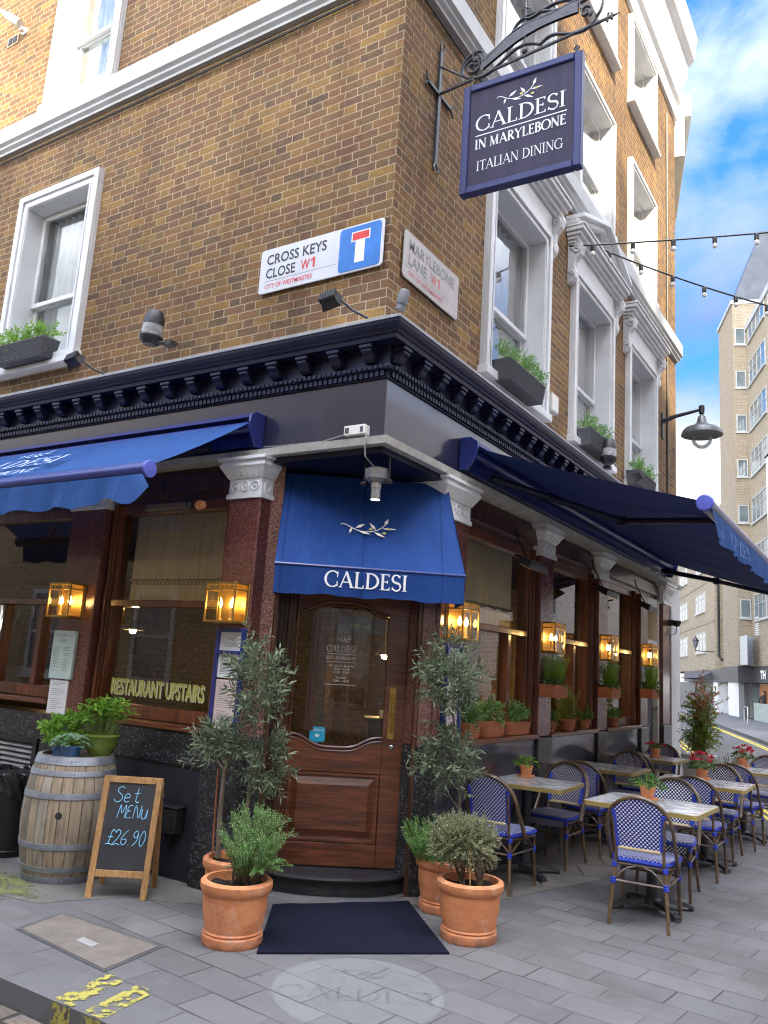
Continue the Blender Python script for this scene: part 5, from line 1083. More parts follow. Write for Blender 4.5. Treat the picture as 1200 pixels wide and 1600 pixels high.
g = MB(); g.box(-.26,.26,-.10,.0,0,.06); g.build('heater_case', MATS['heater_grey'], t, local=True, bevel=.015)
g = MB(); g.box(-.22,.22,-.104,-.101,.012,.048); g.build('heating_element', MATS['heater_element'], t, local=True)
g = MB(); g.lathe([(.001,0),(.035,0),(.04,.03),(.03,.06)], 14, 0, Matrix.Translation((.3,-.05,.03)) @ Matrix.Rotation(PI/2,4,'Y')); g.build('heater_knob', terracotta, t, local=True)
t = thing('dome_camera', 'small black dome camera on the far right end pilaster under the awning', 'camera', (-3.0,12.85,2.55), RZ_R)
g = MB(); g.lathe([(.05,0),(.05,.05),(.035,.09)], 16, 0, Matrix.Rotation(PI/2,4,'X')); g.lathe([(.065,.03),(.062,-.01),(.04,-.05),(.001,-.065)], 18, 0, Matrix.Translation((0,-.12,0))); g.build('camera_dome', blackplastic, t, local=True, smooth=True)
g = MB(); g.tube([(0,-.12,-.06),(.02,-.10,-.16),(.0,-.03,-.2),(-.02,0,-.1)], .007, 6); g.build('cable', midgrey, t, local=True)
# menu boards
def lines(g, x0, x1, z0, z1, n, y, mi=0, seed=1, h=.0045):
    r = random.Random(seed)
    for i in range(n):
        if r.random() < .16: continue
        z = z1-(z1-z0)*(i+.5)/n; x = x0+(x1-x0)*r.random()*.08; xe = x1-(x1-x0)*r.random()*.45
        while x < xe:
            w = .006+r.random()*.018; g.poly([(x,y,z),(min(x+w,xe),y,z),(min(x+w,xe),y,z+h),(x,y,z+h)], mi); x += w+.005
t = thing('menu_board', 'pale mint menu board on the left pilaster under the leftmost lantern', 'menu board', (-6.21,4.545,1.34))
g = MB(); plate(g, rrect(0,.29,0,.405,.008), -.03, -.0); g.build('board', mint, t, local=True, bevel=.003)
g = MB(); serif(g,'CALDESI',.145,.355,.02,None,1.2,'C',.05,0,-.0315,width=.10); sprig(g,.02,.355,.06,None,0,0,-.0315); sprig(g,.21,.355,.06,None,0,0,-.0315); lines(g,.08,.21,.30,.335,3,-.0315,seed=4); lines(g,.02,.13,.06,.27,16,-.0315,seed=2); lines(g,.16,.27,.06,.27,16,-.0315,seed=3)
for x, z in ((.015,.015),(.275,.015),(.015,.39),(.275,.39)): g.poly([(x+.006*math.cos(a*PI/4),-.0318,z+.006*math.sin(a*PI/4)) for a in range(8)])
g.build('print', printgrey, t, local=True, fix=False)
t = thing('menu_sheet', 'white printed menu sheet below the mint board on the left pilaster', 'menu', (-6.20,4.545,1.03))
g = MB(); g.box(0,.24,-.010,0,.02,.30); g.build('sheet', paper, t, local=True); g = MB(); lines(g,.03,.2,.05,.28,14,-.0115,seed=8); g.build('print', printgrey, t, local=True, fix=False)
t = thing('menu_case', 'tall blue framed menu case under a lantern, half hidden by the clipped olive tree', 'menu board', (-4.30,4.545,1.06))
def menu_case(t, W=.27, H=.76):
    g = MB(); g.box(0,.025,-.045,0,0,H); g.box(W-.025,W,-.045,0,0,H); g.box(.0255,W-.0255,-.045,0,0,.025); g.box(.0255,W-.0255,-.045,0,H-.03,H); g.box(.0255,W-.0255,-.045,0,H-.19,H-.165); g.build('case_frame', awn_case, t, local=True, bevel=.003)
    g = MB(); g.box(.025,W-.025,-.02,-.001,.40,H-.19,0); g.box(.025,W-.025,-.02,-.001,H-.165,H-.03,0); g.box(.025,W-.025,-.02,-.001,.025,.385,1); g.build('menu_page', [paper, pinkpaper], t, local=True)
    g = MB(); serif(g,'CALDESI',W/2,H-.135,.03,None,1.2,'C',.04,0,-.0215,width=.13); sprig(g,W/2-.05,H-.095,.1,None,0,0,-.0215); lines(g,.045,W-.04,.42,H-.2,18,-.0215,seed=6); lines(g,.045,W-.04,.05,.37,22,-.0215,seed=7); g.build('print', printgrey, t, local=True, fix=False)
menu_case(t)
t = thing('menu_case', 'blue framed menu case behind the right hand olive tree, right of the entrance', 'menu board', (-3.0,5.63,1.06), RZ_R); menu_case(t)
# junction box, vent
t = thing('junction_box', 'small black junction box low on the black wall beside the chalkboard', 'electrical box', (-4.60,4.58,.42))
g = MB(); g.box(-4.67,-4.50,4.48,4.578,.33,.50); g.box(-4.68,-4.49,4.47,4.579,.501,.52); g.build('box_case', blackplastic, t, bevel=.006); g = MB(); g.tube([(-4.6,4.54,.33),(-4.595,4.545,.26),(-4.61,4.56,.2)], .008, 6); g.tube([(-4.64,4.53,.33),(-4.64,4.55,.27)], .01, 6); g.build('conduit', blackplastic, t)
t = thing('vent_grille', 'grey louvred vent grille in the wall above the bin', 'vent', (-6.6,4.575,.5))
g = MB(); g.box(-7.05,-7.0,4.52,4.579,.40,.83); g.box(-6.30,-6.25,4.52,4.579,.40,.83); g.box(-6.999,-6.301,4.52,4.579,.785,.83); g.box(-6.999,-6.301,4.52,4.579,.40,.44); g.build('grille_frame', blackplastic, t)
g = MB()
for k in range(8): z = .45+k*.042; g.add([(-6.999,4.53,z),(-6.301,4.53,z),(-6.301,4.575,z+.035),(-6.999,4.575,z+.035),(-6.999,4.535,z-.006),(-6.301,4.535,z-.006)],[(0,1,2,3),(4,5,1,0)])
g.build('louvre', midgrey, t)
# vinyl rain sheet in front of the left window
t = thing('plastic_sheet', 'clear plastic rain sheet with brass eyelets hanging in front of the leftmost window', 'plastic sheet', (-7.1,4.5,1.15))
g = MB(); g.sheet(lambda a, b: (-7.75+.78*a+.05*b, 4.50-.012*math.sin(a*19+b*7)-.02*math.sin(b*9+a*3)-.03*b, 1.95-.84*b), 30, 30); g.build('vinyl', vinyl, t, smooth=True, fix=False)
g = MB()
for k in range(6):
    z = 1.9-.15*k
    for x in (-7.0,-7.7): g.tube([(x+.035*(k/5)+.012*math.cos(a*PI/5),4.475-.005*k,z+.012*math.sin(a*PI/5)) for a in range(10)], .004, 5, closed=True)
g.build('eyelet', brass, t)
# ---------------------------------------------------------------- cafe tables and chairs
def dist_tube(g, P, r, n=8): g.tube(P, r, n)
def hoop(dy, dx=0, n=28):
    pts = []
    top = .885
    for i in range(n+1):
        s = i/n; a = PI*s
        if s < .22 or s > .78:
            q = s/.22 if s < .22 else (1-s)/.22; sgn = -1 if s < .5 else 1
            pts.append((sgn*(.222+dx-.004*q), -.03-.155*q+dy, .405+.235*q))
        else:
            b = PI*(s-.22)/.56; pts.append((-(.218+dx)*math.cos(b)*(1), -.185-.10*math.sin(b)+dy, .64+(top-.64)*math.sin(b)**.9))
    return pts
def make_chair(name, wm, label, loc, rz):
    t = thing(name, label, 'chair', loc, rz, 'cafe chairs on the pavement'); t.scale = (1, 1, .955)
    g = MB()
    o = [(-.175,-.19),(.175,-.19),(.195,-.1),(.215,.10),(.205,.185),(.17,.205),(-.17,.205),(-.205,.185),(-.215,.10),(-.195,-.1)]
    n = len(o); g.add([(x,y,.425) for x,y in o]+[(x,y,.452) for x,y in o]+[(x*.86,y*.86,.460) for x,y in o], [tuple(range(n-1,-1,-1)), tuple(range(2*n,3*n))]+[(i,(i+1)%n,n+(i+1)%n,n+i) for i in range(n)]+[(n+i,n+(i+1)%n,2*n+(i+1)%n,2*n+i) for i in range(n)])
    g.box(-.17,.17,.2055,.212,.365,.43); g.build('seat', wm, t, local=True, smooth=True)
    g = MB(); g.tube([(x,y,.432) for x,y in o], .014, 8, closed=True)
    for s in (-1,1): g.tube([(s*.20,.13,.425),(s*.16,.15,.40),(s*.12,.19,.415)], .012, 6); 
    g.build('seat_binding', blue_wrap, t, local=True, smooth=True)
    g = MB(); g.tube([(x*.97,y*.97,.405) for x,y in o], .012, 8, closed=True); g.build('seat_frame', bamboo, t, local=True, smooth=True)
    g = MB()
    def pf(a, b):
        z = .525+b*(.865-.525); y = -.21-.085*b
        top = .64+.238*max(0,1-((2*a-1)*.165/.205)**2)**.5
        z = .525+b*(top-.525); hw = .148+.018*min(1,b*1.2)
        return ((2*a-1)*hw, -.21-.085*(z-.525)/.34-.012*(1-(2*a-1)**2), z)
    g.sheet(pf, 14, 16); g.sheet(lambda a, b: tuple(Vector(pf(a,b))+Vector((0,.007,0))), 14, 16); g.build('backrest', wm, t, local=True, smooth=True, fix=False)
    for s in (0,1):
        g = MB(); g.tube([Vector(pf(s,b/8))+Vector((0,.003,0)) for b in range(9)], .0185, 8)
        g.build('backrest_edge', blue_wrap, t, local=True, smooth=True)
    g = MB(); g.tube([Vector(pf(a/8,0))+Vector((0,.003,-.005)) for a in range(9)], .0125, 8); g.build('cane_bar', cane, t, local=True, smooth=True)
    g = MB(); g.tube(hoop(0), .0125, 8); g.tube(hoop(-.027,.004), .0125, 8)
    for s in (-1,1): g.tube([(s*.158,-.20,.40),(s*.158,-.215,.53),(s*.168,-.262,.70),(s*.172,-.27,.76)], .0115, 8)
    g.build('back_frame', bamboo, t, local=True, smooth=True)
    for s in (-1,1):
        for P in (((s*.165,-.195,.42),(s*.168,-.205,.36),(s*.195,-.255,.0)), ((s*.19,.175,.42),(s*.192,.18,.34),(s*.20,.20,.0))):
            g = MB(); g.tube(P, [.0135,.0135,.012], 10); lg = g.build('leg', bamboo, t, local=True, smooth=True)
            for z0, z1 in ((.385,.415),(.27,.315)):
                g = MB(); f = lambda z: Vector(P[1]).lerp(Vector(P[2]), max(0,(P[1][2]-z))/P[1][2])
                for k in range(3): zz = z0+(z1-z0)*(k+.5)/3; p = f(zz); g.lathe([(.0145,-.007),(.0185,-.004),(.0185,.004),(.0145,.007)], 10, 0, Matrix.Translation((p.x,p.y,zz)))
                g.build('leg_binding', blue_wrap, lg, local=True, smooth=True)
    g = MB(); z = .292
    g.tube([(-.172,-.215,z),(-.193,.182,z)], .009, 6); g.tube([(.172,-.215,z),(.193,.182,z)], .009, 6); g.tube([(-.172,-.213,z),(.172,-.213,z)], .009, 6); g.tube([(-.193,.182,z+.01),(.193,.182,z+.01)], .009, 6)
    for s in (-1,1):
        g.tube([(s*.168,-.213,.30),(s*.13,-.21,.345),(s*.08,-.20,.385),(s*.03,-.195,.40)], .008, 6); g.tube([(s*.175,-.20,.30),(s*.185,-.12,.36),(s*.19,-.05,.395)], .008, 6); g.tube([(s*.19,.17,.30),(s*.19,.08,.375),(s*.19,.04,.395)], .008, 6); g.tube([(s*.185,.182,.31),(s*.14,.186,.36),(s*.08,.19,.395)], .008, 6)
    g.build('stretcher', bamboo, t, local=True, smooth=True)
    return t
bc_ = make_chair('cafe_chair', weave_blue, 'blue and white woven cafe chair standing alone at the front, its back to the camera', (-1.60,6.16,0), R(4))
dc_ = make_chair('cafe_chair', weave_dark, 'navy and white woven cafe chair facing the camera behind the leafy pot table', (-1.66,7.06,0), PI+R(3))
GC = 'cafe chairs on the pavement'
dup(bc_, (-2.74,6.27,0), R(-2), 'woven cafe chair beside the pot of grey thyme, seen from behind')
dup(dc_, (-2.71,7.35,0), PI-R(4), 'woven cafe chair facing the camera across the table closest to the door')
dup(bc_, (-2.66,8.12,0), R(2), 'woven cafe chair by the wall, drawn up to the bare table with nothing on top')
dup(dc_, (-2.68,9.35,0), PI, 'navy woven cafe chair facing the camera behind the second table along the wall')
dup(bc_, (-2.66,10.02,0), R(-3), 'woven cafe chair by the wall, mostly hidden, drawn up to the farthest wall table')
dup(dc_, (-2.74,11.2,0), PI+R(4), 'navy woven cafe chair at the far end of the wall row, before the white planter')
dup(bc_, (-1.62,8.0,0), R(2), 'woven cafe chair drawn up to the table with red cyclamen, seen from behind')
dup(dc_, (-1.65,8.95,0), PI-R(2), 'woven cafe chair facing the camera behind the table with the red cyclamen')
dup(bc_, (-1.56,9.78,0), R(-2), 'woven cafe chair seen from behind at the farthest table of the outer row')
dup(dc_, (-1.45,10.95,0), PI, 'woven cafe chair facing the camera behind the farthest table of the outer row')
def make_table(label, loc, rz):
    t = thing('cafe_table', label, 'table', loc, rz, 'marble topped cafe tables')
    g = MB(); hx, hy = .405, .345; P = rrect(-hx+.004,hx-.004,-hy+.004,hy-.004,.03); g.prism(P,.712,.7405); tp = g.build('tabletop', marble_m, t, local=True)
    P0 = rrect(-hx,hx,-hy,hy,.034); n = len(P0); P1 = rrect(-hx+.0045,hx-.0045,-hy+.0045,hy-.0045,.03)
    g = MB(); g.add([(x,y,.708) for x,y in P0]+[(x,y,.739) for x,y in P0]+[(x,y,.7415) for x,y in P1]+[(x,y,.708) for x,y in P1], [(i,(i+1)%n,n+(i+1)%n,n+i) for i in range(n)]+[(n+i,n+(i+1)%n,2*n+(i+1)%n,2*n+i) for i in range(n)]+[(3*n+i,3*n+(i+1)%n,(i+1)%n,i) for i in range(n)]); g.build('edge_band', gold, tp, local=True)
    g = MB(); g.tube([(0,0,.055),(0,0,.70)], .038, 16); g.box(-.12,.12,-.12,.12,.70,.7075); g.lathe([(.075,.045),(.07,.075),(.04,.095)], 16); g.build('table_column', castiron, t, local=True, smooth=True)
    for k in range(4):
        a = R(40+90*k) if k % 2 == 0 else R(140+90*(k-1)); c, s = math.cos(a), math.sin(a); g = MB()
        pts = [(.03,.07),(.14,.068),(.24,.052),(.31,.028)]
        for i in range(3):
            (r0_,z0),(r1_,z1) = pts[i],pts[i+1]; w0, w1 = .036-.002*i, .034-.002*i
            g.add([(r0_*c-s*w,r0_*s+c*w,z) for w,z in ((-w0,z0-.02),(w0,z0-.02),(w0*.7,z0+.006),(-w0*.7,z0+.006))]+[(r1_*c-s*w,r1_*s+c*w,z) for w,z in ((-w1,z1-.02),(w1,z1-.02),(w1*.7,z1+.006),(-w1*.7,z1+.006))], [(0,1,2,3),(7,6,5,4),(0,4,5,1),(1,5,6,2),(2,6,7,3),(3,7,4,0)])
        g.lathe([(.012,.0),(.018,.006),(.012,.02)], 10, 0, Matrix.Translation((.298*c,.298*s,0))); g.build('table_foot', castiron, t, local=True)
    return t
tb = make_table('marble table with the broad leaved pot on it, behind the front chair', (-1.64,6.49,0), R(-2))
for loc, rz, l in (((-2.76,6.80,0),R(3),'marble table by the wall carrying a small pot of green sprouts'),((-2.70,8.72,0),0,'second marble table along the wall, with nothing on its top'),((-2.70,10.50,0),R(-2),'farthest marble table along the wall, with a small brown plant'),((-1.65,8.42,0),R(1),'marble table with the red cyclamen on it'),((-1.60,10.26,0),R(2),'farthest marble table of the outer row, at the right edge')): dup(tb, loc, rz, l)
# ---------------------------------------------------------------- plants
def rv(): 
    while True:
        v = Vector((random.uniform(-1,1),random.uniform(-1,1),random.uniform(-1,1)))
        if .05 < v.length < 1: return v.normalized()
def twiggy(gl, gs, c, rad, ntw, nl, L, W, tl=.16, upb=.35, core=.35):
    c = Vector(c)
    for _ in range(ntw):
        d = rv(); k = random.uniform(core, .95); p = c+Vector((d.x*rad[0]*k, d.y*rad[1]*k, d.z*rad[2]*k))
        dd = (d+Vector((0,0,upb))+rv()*.55).normalized(); ll = tl*random.uniform(.6,1.25); q = p+dd*ll
        if gs is not None: gs.tube([p, p+dd*ll*.5+rv()*.006, q], [.0022,.0018,.001], 3, cap=False)
        for i in range(nl):
            s = (i+.5)/nl; b = p.lerp(q, s); o = dd.orthogonal().normalized(); o.rotate(Matrix.Rotation(i*2.4+random.random(),3,dd))
            ld = (dd*random.uniform(.5,1)+o*.9).normalized(); gl.leaf(b, ld, rv(), L*random.uniform(.7,1.15), W*random.uniform(.8,1.2))
def sprigs(gl, gs, c, r, n, h, spread, L, W, per, stem_r=.0018, droop=0.0):
    c = Vector(c)
    for _ in range(n):
        a = random.uniform(0,2*PI); rr = r*math.sqrt(random.random()); p = c+Vector((rr*math.cos(a),rr*math.sin(a),0))
        d = (Vector((math.cos(a)*rr/r,math.sin(a)*rr/r,0))*spread+Vector((random.uniform(-.15,.15),random.uniform(-.15,.15),1))).normalized()
        hh = h*random.uniform(.55,1.08)*(1-.25*rr/r); pts = []
        for i in range(6):
            s = i/5; pts.append(p+d*hh*s+Vector((d.x,d.y,0))*(.12*hh*s*s)-Vector((0,0,droop*hh*s*s)))
        if gs is not None: gs.tube(pts, [stem_r*1.6]*3+[stem_r]*3, 3, cap=False)
        for i in range(per):
            s = .18+.82*(i/per); k = min(4,int(s*5)); b = pts[k].lerp(pts[k+1], s*5-k) if k < 5 else pts[5]
            o = d.orthogonal().normalized(); o.rotate(Matrix.Rotation(i*2.4+random.random(),3,d))
            gl.leaf(b, d*.75+o*.8, d, L*random.uniform(.7,1.15), W)
def pot_mesh(t, r, h, mat_=None, soil_=True, rim=True, name='pot'):
    g = MB(); b = r*.80
    prof = [(b-.02,.0),(b+.006,.0),(b+.012,.018),(b+.010,.05),(b,.06),(b+.006,.068),(b,.078),(b+(r-b)*.5,h*.55),(r-.018,h-.075),(r-.004,h-.06),(r+.004,h-.04),(r+.004,h-.012),(r-.008,h),(r-.03,h),(r-.035,h-.02),(r-.04,h-.06)] if rim else [(b-.01,0),(b,0),(r-.006,h-.02),(r,h-.018),(r,h),(r-.012,h),(r-.014,h-.025)]
    g.lathe(prof, 48, caps=True); p = g.build(name, mat_ or terra_aged, t, local=True, smooth=True)
    g = MB(); k = r-.034 if rim else r-.012; zz = h-.045 if rim else h-.02
    g.sheet(lambda a, b_: (k*b_*math.cos(2*PI*a), k*b_*math.sin(2*PI*a), zz+.012*math.sin(a*40)*b_*.5+.012*math.sin(a*23+b_*9)), 40, 5); g.build('soil', soil, t, local=True, smooth=True)
# four big pots by the entrance
def loc_pot(x, y): return (x, y, 0)
# left back: olive standard + loose growth
t = thing('olive_tree_pot', 'tall clipped olive tree in a terracotta pot behind the rosemary pot', 'potted tree', (-3.72,4.28,0))
pot_mesh(t, .205, .345)
K_ = 1.0636
def LW(p): return Vector((p[0]*K_,p[1]*K_,1.6+(p[2]-1.6)*K_))-Vector((-3.72,4.28,0))
g = MB(); g.tube([LW((-3.62,4.0,.40)),LW((-3.60,3.96,.65)),LW((-3.57,3.93,.92)),LW((-3.50,3.92,1.08))], [.019,.016,.013,.009], 10); g.tube([LW((-3.46,4.04,.4)),LW((-3.42,4.0,.8)),LW((-3.40,3.98,1.05)),LW((-3.36,3.93,1.4)),LW((-3.35,3.92,1.62))], [.012,.011,.009,.007,.004], 8)
for a, b in (((-3.57,3.93,.92),(-3.66,3.85,1.06)),((-3.57,3.93,.92),(-3.52,3.98,1.06)),((-3.41,3.98,.95),(-3.32,4.03,1.06)),((-3.38,3.95,1.2),(-3.46,3.9,1.35)),((-3.37,3.94,1.3),(-3.26,3.98,1.45))): g.tube([LW(a),LW(b)], [.008,.003], 6)
g.build('trunk', bark, t, local=True, smooth=True)
g = MB(); g.tube([LW((-3.655,3.985,.40)),LW((-3.615,3.92,.93))], .006, 6); g.build('support_cane', terracotta_dark, t, local=True)
gl, gs = MB(), MB()
twiggy(gl, gs, LW((-3.36,3.90,1.45)), (.125,.13,.19), 84, 12, .070, .0145, .15)
twiggy(gl, gs, LW((-3.36,3.86,1.68)), (.06,.06,.12), 9, 12, .06, .013, .15, .8)
twiggy(gl, gs, LW((-3.57,3.86,1.08)), (.115,.11,.085), 70, 12, .066, .0135, .14)
twiggy(gl, gs, LW((-3.30,4.0,1.0)), (.07,.08,.15), 54, 12, .066, .0135, .14)
gl.build('crown', olive_leaf, t, local=True, fix=False); gs.build('twigs', twig, t, local=True, fix=False)
# right back
t = thing('olive_tree_pot', 'olive tree over bright rosemary in a terracotta pot behind the thyme pot', 'potted tree', (-2.76,5.37,0))
pot_mesh(t, .205, .345)
def RW(p): return Vector((p[0]*K_,p[1]*K_,1.6+(p[2]-1.6)*K_))-Vector((-2.76,5.37,0))
g = MB(); g.tube([RW((-2.52,5.06,.4)),RW((-2.51,5.04,.8)),RW((-2.53,5.0,1.1)),RW((-2.53,4.9,1.45)),RW((-2.53,4.87,1.65))], [.011,.010,.009,.007,.004], 8)
for a, b in (((-2.52,5.02,.85),(-2.62,4.93,1.0)),((-2.52,5.0,.9),(-2.42,5.0,1.08)),((-2.51,5.04,.72),(-2.66,4.96,.95)),((-2.53,4.95,1.3),(-2.62,4.85,1.5)),((-2.53,4.93,1.35),(-2.43,4.9,1.55))): g.tube([RW(a),RW(b)], [.006,.003], 6)
g.build('trunk', bark, t, local=True, smooth=True)
gl, gs = MB(), MB()
twiggy(gl, gs, RW((-2.53,4.86,1.55)), (.16,.15,.13), 88, 12, .072, .015, .16)
twiggy(gl, gs, RW((-2.50,4.86,1.74)), (.10,.08,.08), 12, 12, .064, .014, .14, .8)
twiggy(gl, gs, RW((-2.54,4.92,1.06)), (.14,.13,.14), 86, 12, .070, .0145, .15)
twiggy(gl, gs, RW((-2.54,4.90,1.32)), (.06,.06,.10), 12, 12, .064, .014, .14)
gl.build('crown', olive_leaf, t, local=True, fix=False); gs.build('twigs', twig, t, local=True, fix=False)
gl, gs = MB(), MB(); sprigs(gl, gs, RW((-2.62,5.0,.38)), .15, 150, .34, .6, .027, .006, 46); gl.build('rosemary_foliage', rose_leaf, t, local=True, fix=False); gs.build('rosemary_stems', greenstem, t, local=True, fix=False)
# left front: rosemary
t = thing('rosemary_pot', 'bushy bright green rosemary in a terracotta pot between the doormat and the chalkboard', 'potted plant', (-3.355,3.89,0)); pot_mesh(t, .205, .345)
gl, gs = MB(), MB(); sprigs(gl, gs, (.06,.04,.34), .085, 85, .44, .42, .026, .0056, 46, droop=.1); sprigs(gl, gs, (.11,.06,.38), .06, 40, .24, 1.1, .026, .0056, 34, droop=.5); twiggy(gl, gs, (.08,.05,.57), (.13,.12,.14), 90, 22, .026, .0056, .12, .6, .4); gl.build('foliage', rose_leaf, t, local=True, fix=False); gs.build('stems', twig, t, local=True, fix=False)
g = MB()
for q in ((-.03,0),(.05,.02),(.07,.05)): g.tube([(q[0],q[1],.28),(q[0]*1.2,q[1],.37),(q[0]*.8+.02,q[1]+.02,.50)], [.009,.007,.004], 6)
g.build('woody_stem', twig, t, local=True)
# right front: thyme
t = thing('thyme_pot', 'grey green thyme cushion with woody stems and a cane in a pot by the doormat', 'potted plant', (-2.355,4.93,0)); pot_mesh(t, .205, .345)
gl, gs = MB(), MB()
for cx, cy, r in ((-.12,-.05,.11),(.02,.02,.12),(-.05,-.01,.11)):
    twiggy(gl, gs, (cx,cy,.56), (r,r,.125), 330, 16, .0165, .0075, .08, .35, .35)
gl.build('foliage', thyme_leaf, t, local=True, fix=False); gs.build('twigs', twig, t, local=True, fix=False)
g = MB()
for _ in range(46):
    a = random.uniform(0,2*PI); b = random.choice((-.05,.07)); g.tube([(b+random.uniform(-.015,.015),random.uniform(-.02,.02),.29),(b*1.1-.02+.03*math.cos(a),.03*math.sin(a),.40),(b-.04+.09*math.cos(a),.08*math.sin(a),.52)], [.0045,.0035,.0015], 4)
g.build('woody_stem', twig, t, local=True)
g = MB(); g.tube([(.045,-.09,.27),(.035,-.10,.53)], .0055, 8); g.build('support_cane', oak, t, local=True)
# doormat
g = MB()
def mat_(a, b):
    p0, p1, p2, p3 = Vector((-3.115,3.83)), Vector((-2.305,4.585)), Vector((-3.02,5.335)), Vector((-3.64,4.60)); p = p0.lerp(p1,a).lerp(p3.lerp(p2,a),b); return (p.x,p.y,.011+.004*max(0,math.sin(a*14))*(1 if b > .95 else 0))
g.sheet(mat_, 24, 24)
e = [mat_(a/24,0) for a in range(25)]+[mat_(1,b/24) for b in range(1,25)]+[mat_(1-a/24,1) for a in range(1,25)]+[mat_(0,1-b/24) for b in range(1,24)]
n = len(e); g.add(e+[(x,y,0.0005) for x,y,z in e], [(i,n+i,n+(i+1)%n,(i+1)%n) for i in range(n)])
tm = NT('dark_blue_mat'); oo = tm.coord('Object'); ff = tm.noise(oo, 420, 2, .8); cc = tm.mix(tm.mapr(ff,.35,.68), (.004,.005,.013), (.014,.018,.036)); cc = tm.mix(tm.mapr(tm.noise(oo,5,4),.4,.7,0,.4), cc, (.014,.016,.026)); tm.bsdf(cc, .95, 0, ff, .8, .006, spec=.1)
tag(g.build('doormat', tm.m, loc=(-2.97,4.55,0)), 'dark blue ribbed doormat on the paving in front of the entrance step', 'doormat')
# barrel with three pots, chalkboard, bin
BX, BY = -5.185, 4.10
t = thing('wine_barrel', 'weathered oak wine barrel with grey hoops standing against the black wall', 'barrel', (BX,BY,0), R(18)); t.scale = (.94,.94,.94)
def br(z): s = (z-.45)/.45; return .345-.068*s*s
g = MB(); g.lathe([(br(.9*i/24)-.0,.9*i/24) for i in range(25)]+[(br(.9)-.028,.9),(br(.9)-.034,.872),(.001,.87)], 64, caps=False); g.build('barrel_body', staves, t, local=True, smooth=True)
for z0, z1 in ((.0,.055),(.085,.125),(.245,.29),(.60,.645),(.76,.80),(.84,.898)):
    g = MB(); g.lathe([(br(z0)+.001,z0),(br(z0)+.005,z0+.001),(br((z0+z1)/2)+.0055,(z0+z1)/2),(br(z1)+.005,z1-.001),(br(z1)+.001,z1)], 64, caps=False)
    a0 = R(-62)
    for da in (0,.12):
        a = a0+da; r_ = br((z0+z1)/2)+.006; g.lathe([(.008,0),(.007,.003),(.001,.005)], 8, 0, Matrix.Translation((r_*math.cos(a),r_*math.sin(a),(z0+z1)/2)) @ Matrix.Rotation(a,4,'Z') @ Matrix.Rotation(PI/2,4,'Y'))
    g.build('hoop', galv, t, local=True, smooth=True)
g = MB(); a = R(-68); r_ = br(.5)+.0015; g.lathe([(.026,0),(.001,.0005)], 16, 0, Matrix.Translation((r_*math.cos(a),r_*math.sin(a),.49)) @ Matrix.Rotation(a,4,'Z') @ Matrix.Rotation(PI/2,4,'Y')); g.build('bung_hole', room_dark, t, local=True)
blue_glaze = simple('blue_glaze', (.03,.10,.26), .25, col2=(.05,.14,.32), coat=.4); green_glaze = simple('green_glaze', (.13,.20,.03), .2, col2=(.17,.25,.04), vs=4, coat=.5)
t = thing('herb_pot', 'blue glazed pot of small leaved herb at the left on the barrel', 'potted plant', (-5.30,4.06,.8185)); pot_mesh(t, .085, .12, blue_glaze, rim=False)
gl, gs = MB(), MB(); twiggy(gl, gs, (.01,-.02,.19), (.14,.12,.09), 90, 9, .040, .026, .07, .2, .2); gl.build('foliage', herb_leaf, t, local=True, fix=False); gs.build('stems', greenstem, t, local=True, fix=False)
t = thing('variegated_pot', 'blue pot with silvery variegated leaves at the front of the barrel top', 'potted plant', (-5.08,3.96,.8185)); pot_mesh(t, .075, .10, blue_glaze, rim=False)
gl, gs = MB(), MB()
for _ in range(70):
    d = rv(); d.z = abs(d.z)*.8+.1; d.normalize(); b = Vector((0,0,.10)); e = b+Vector((d.x*.11,d.y*.11,d.z*.10-.01)); gs.tube([b,e], [.002,.0015], 3, cap=False); gl.leaf(e, Vector((d.x,d.y,-.15)), Vector((0,0,1)), .052, .05)
gl.build('foliage', silver_leaf, t, local=True, fix=False); gs.build('stems', greenstem, t, local=True, fix=False)
t = thing('basil_pot', 'round green glazed pot of tall bright basil at the right on the barrel', 'potted plant', (-5.02,4.17,.8185))
g = MB(); g.lathe([(.05,0),(.055,.005),(.085,.04),(.115,.10),(.13,.16),(.135,.165),(.135,.18),(.122,.18),(.118,.15)], 36); g.build('pot', green_glaze, t, local=True, smooth=True)
g = MB(); g.lathe([(.001,.15),(.118,.15)], 24, caps=False); g.build('soil', soil, t, local=True)
gl, gs = MB(), MB()
for _ in range(75):
    a = random.uniform(0,2*PI); r_ = random.uniform(0,.09); b = Vector((r_*math.cos(a),r_*math.sin(a),.14)); h_ = random.uniform(.14,.30); tp_ = Vector((b.x*2.0+random.uniform(-.04,.04),b.y*2.0+random.uniform(-.04,.04),.14+h_)); m_ = b.lerp(tp_,.5)+Vector((0,0,.02)); gs.tube([b,m_,tp_], [.0028,.0022,.0015], 4, cap=False)
    for k in range(7): d = rv(); d.z *= .35; gl.leaf(tp_+Vector((0,0,-.05*random.random())), d, Vector((0,0,1)), random.uniform(.04,.065), .034)
gl.build('foliage', herb_leaf, t, local=True, fix=False); gs.build('stems', greenstem, t, local=True, fix=False)
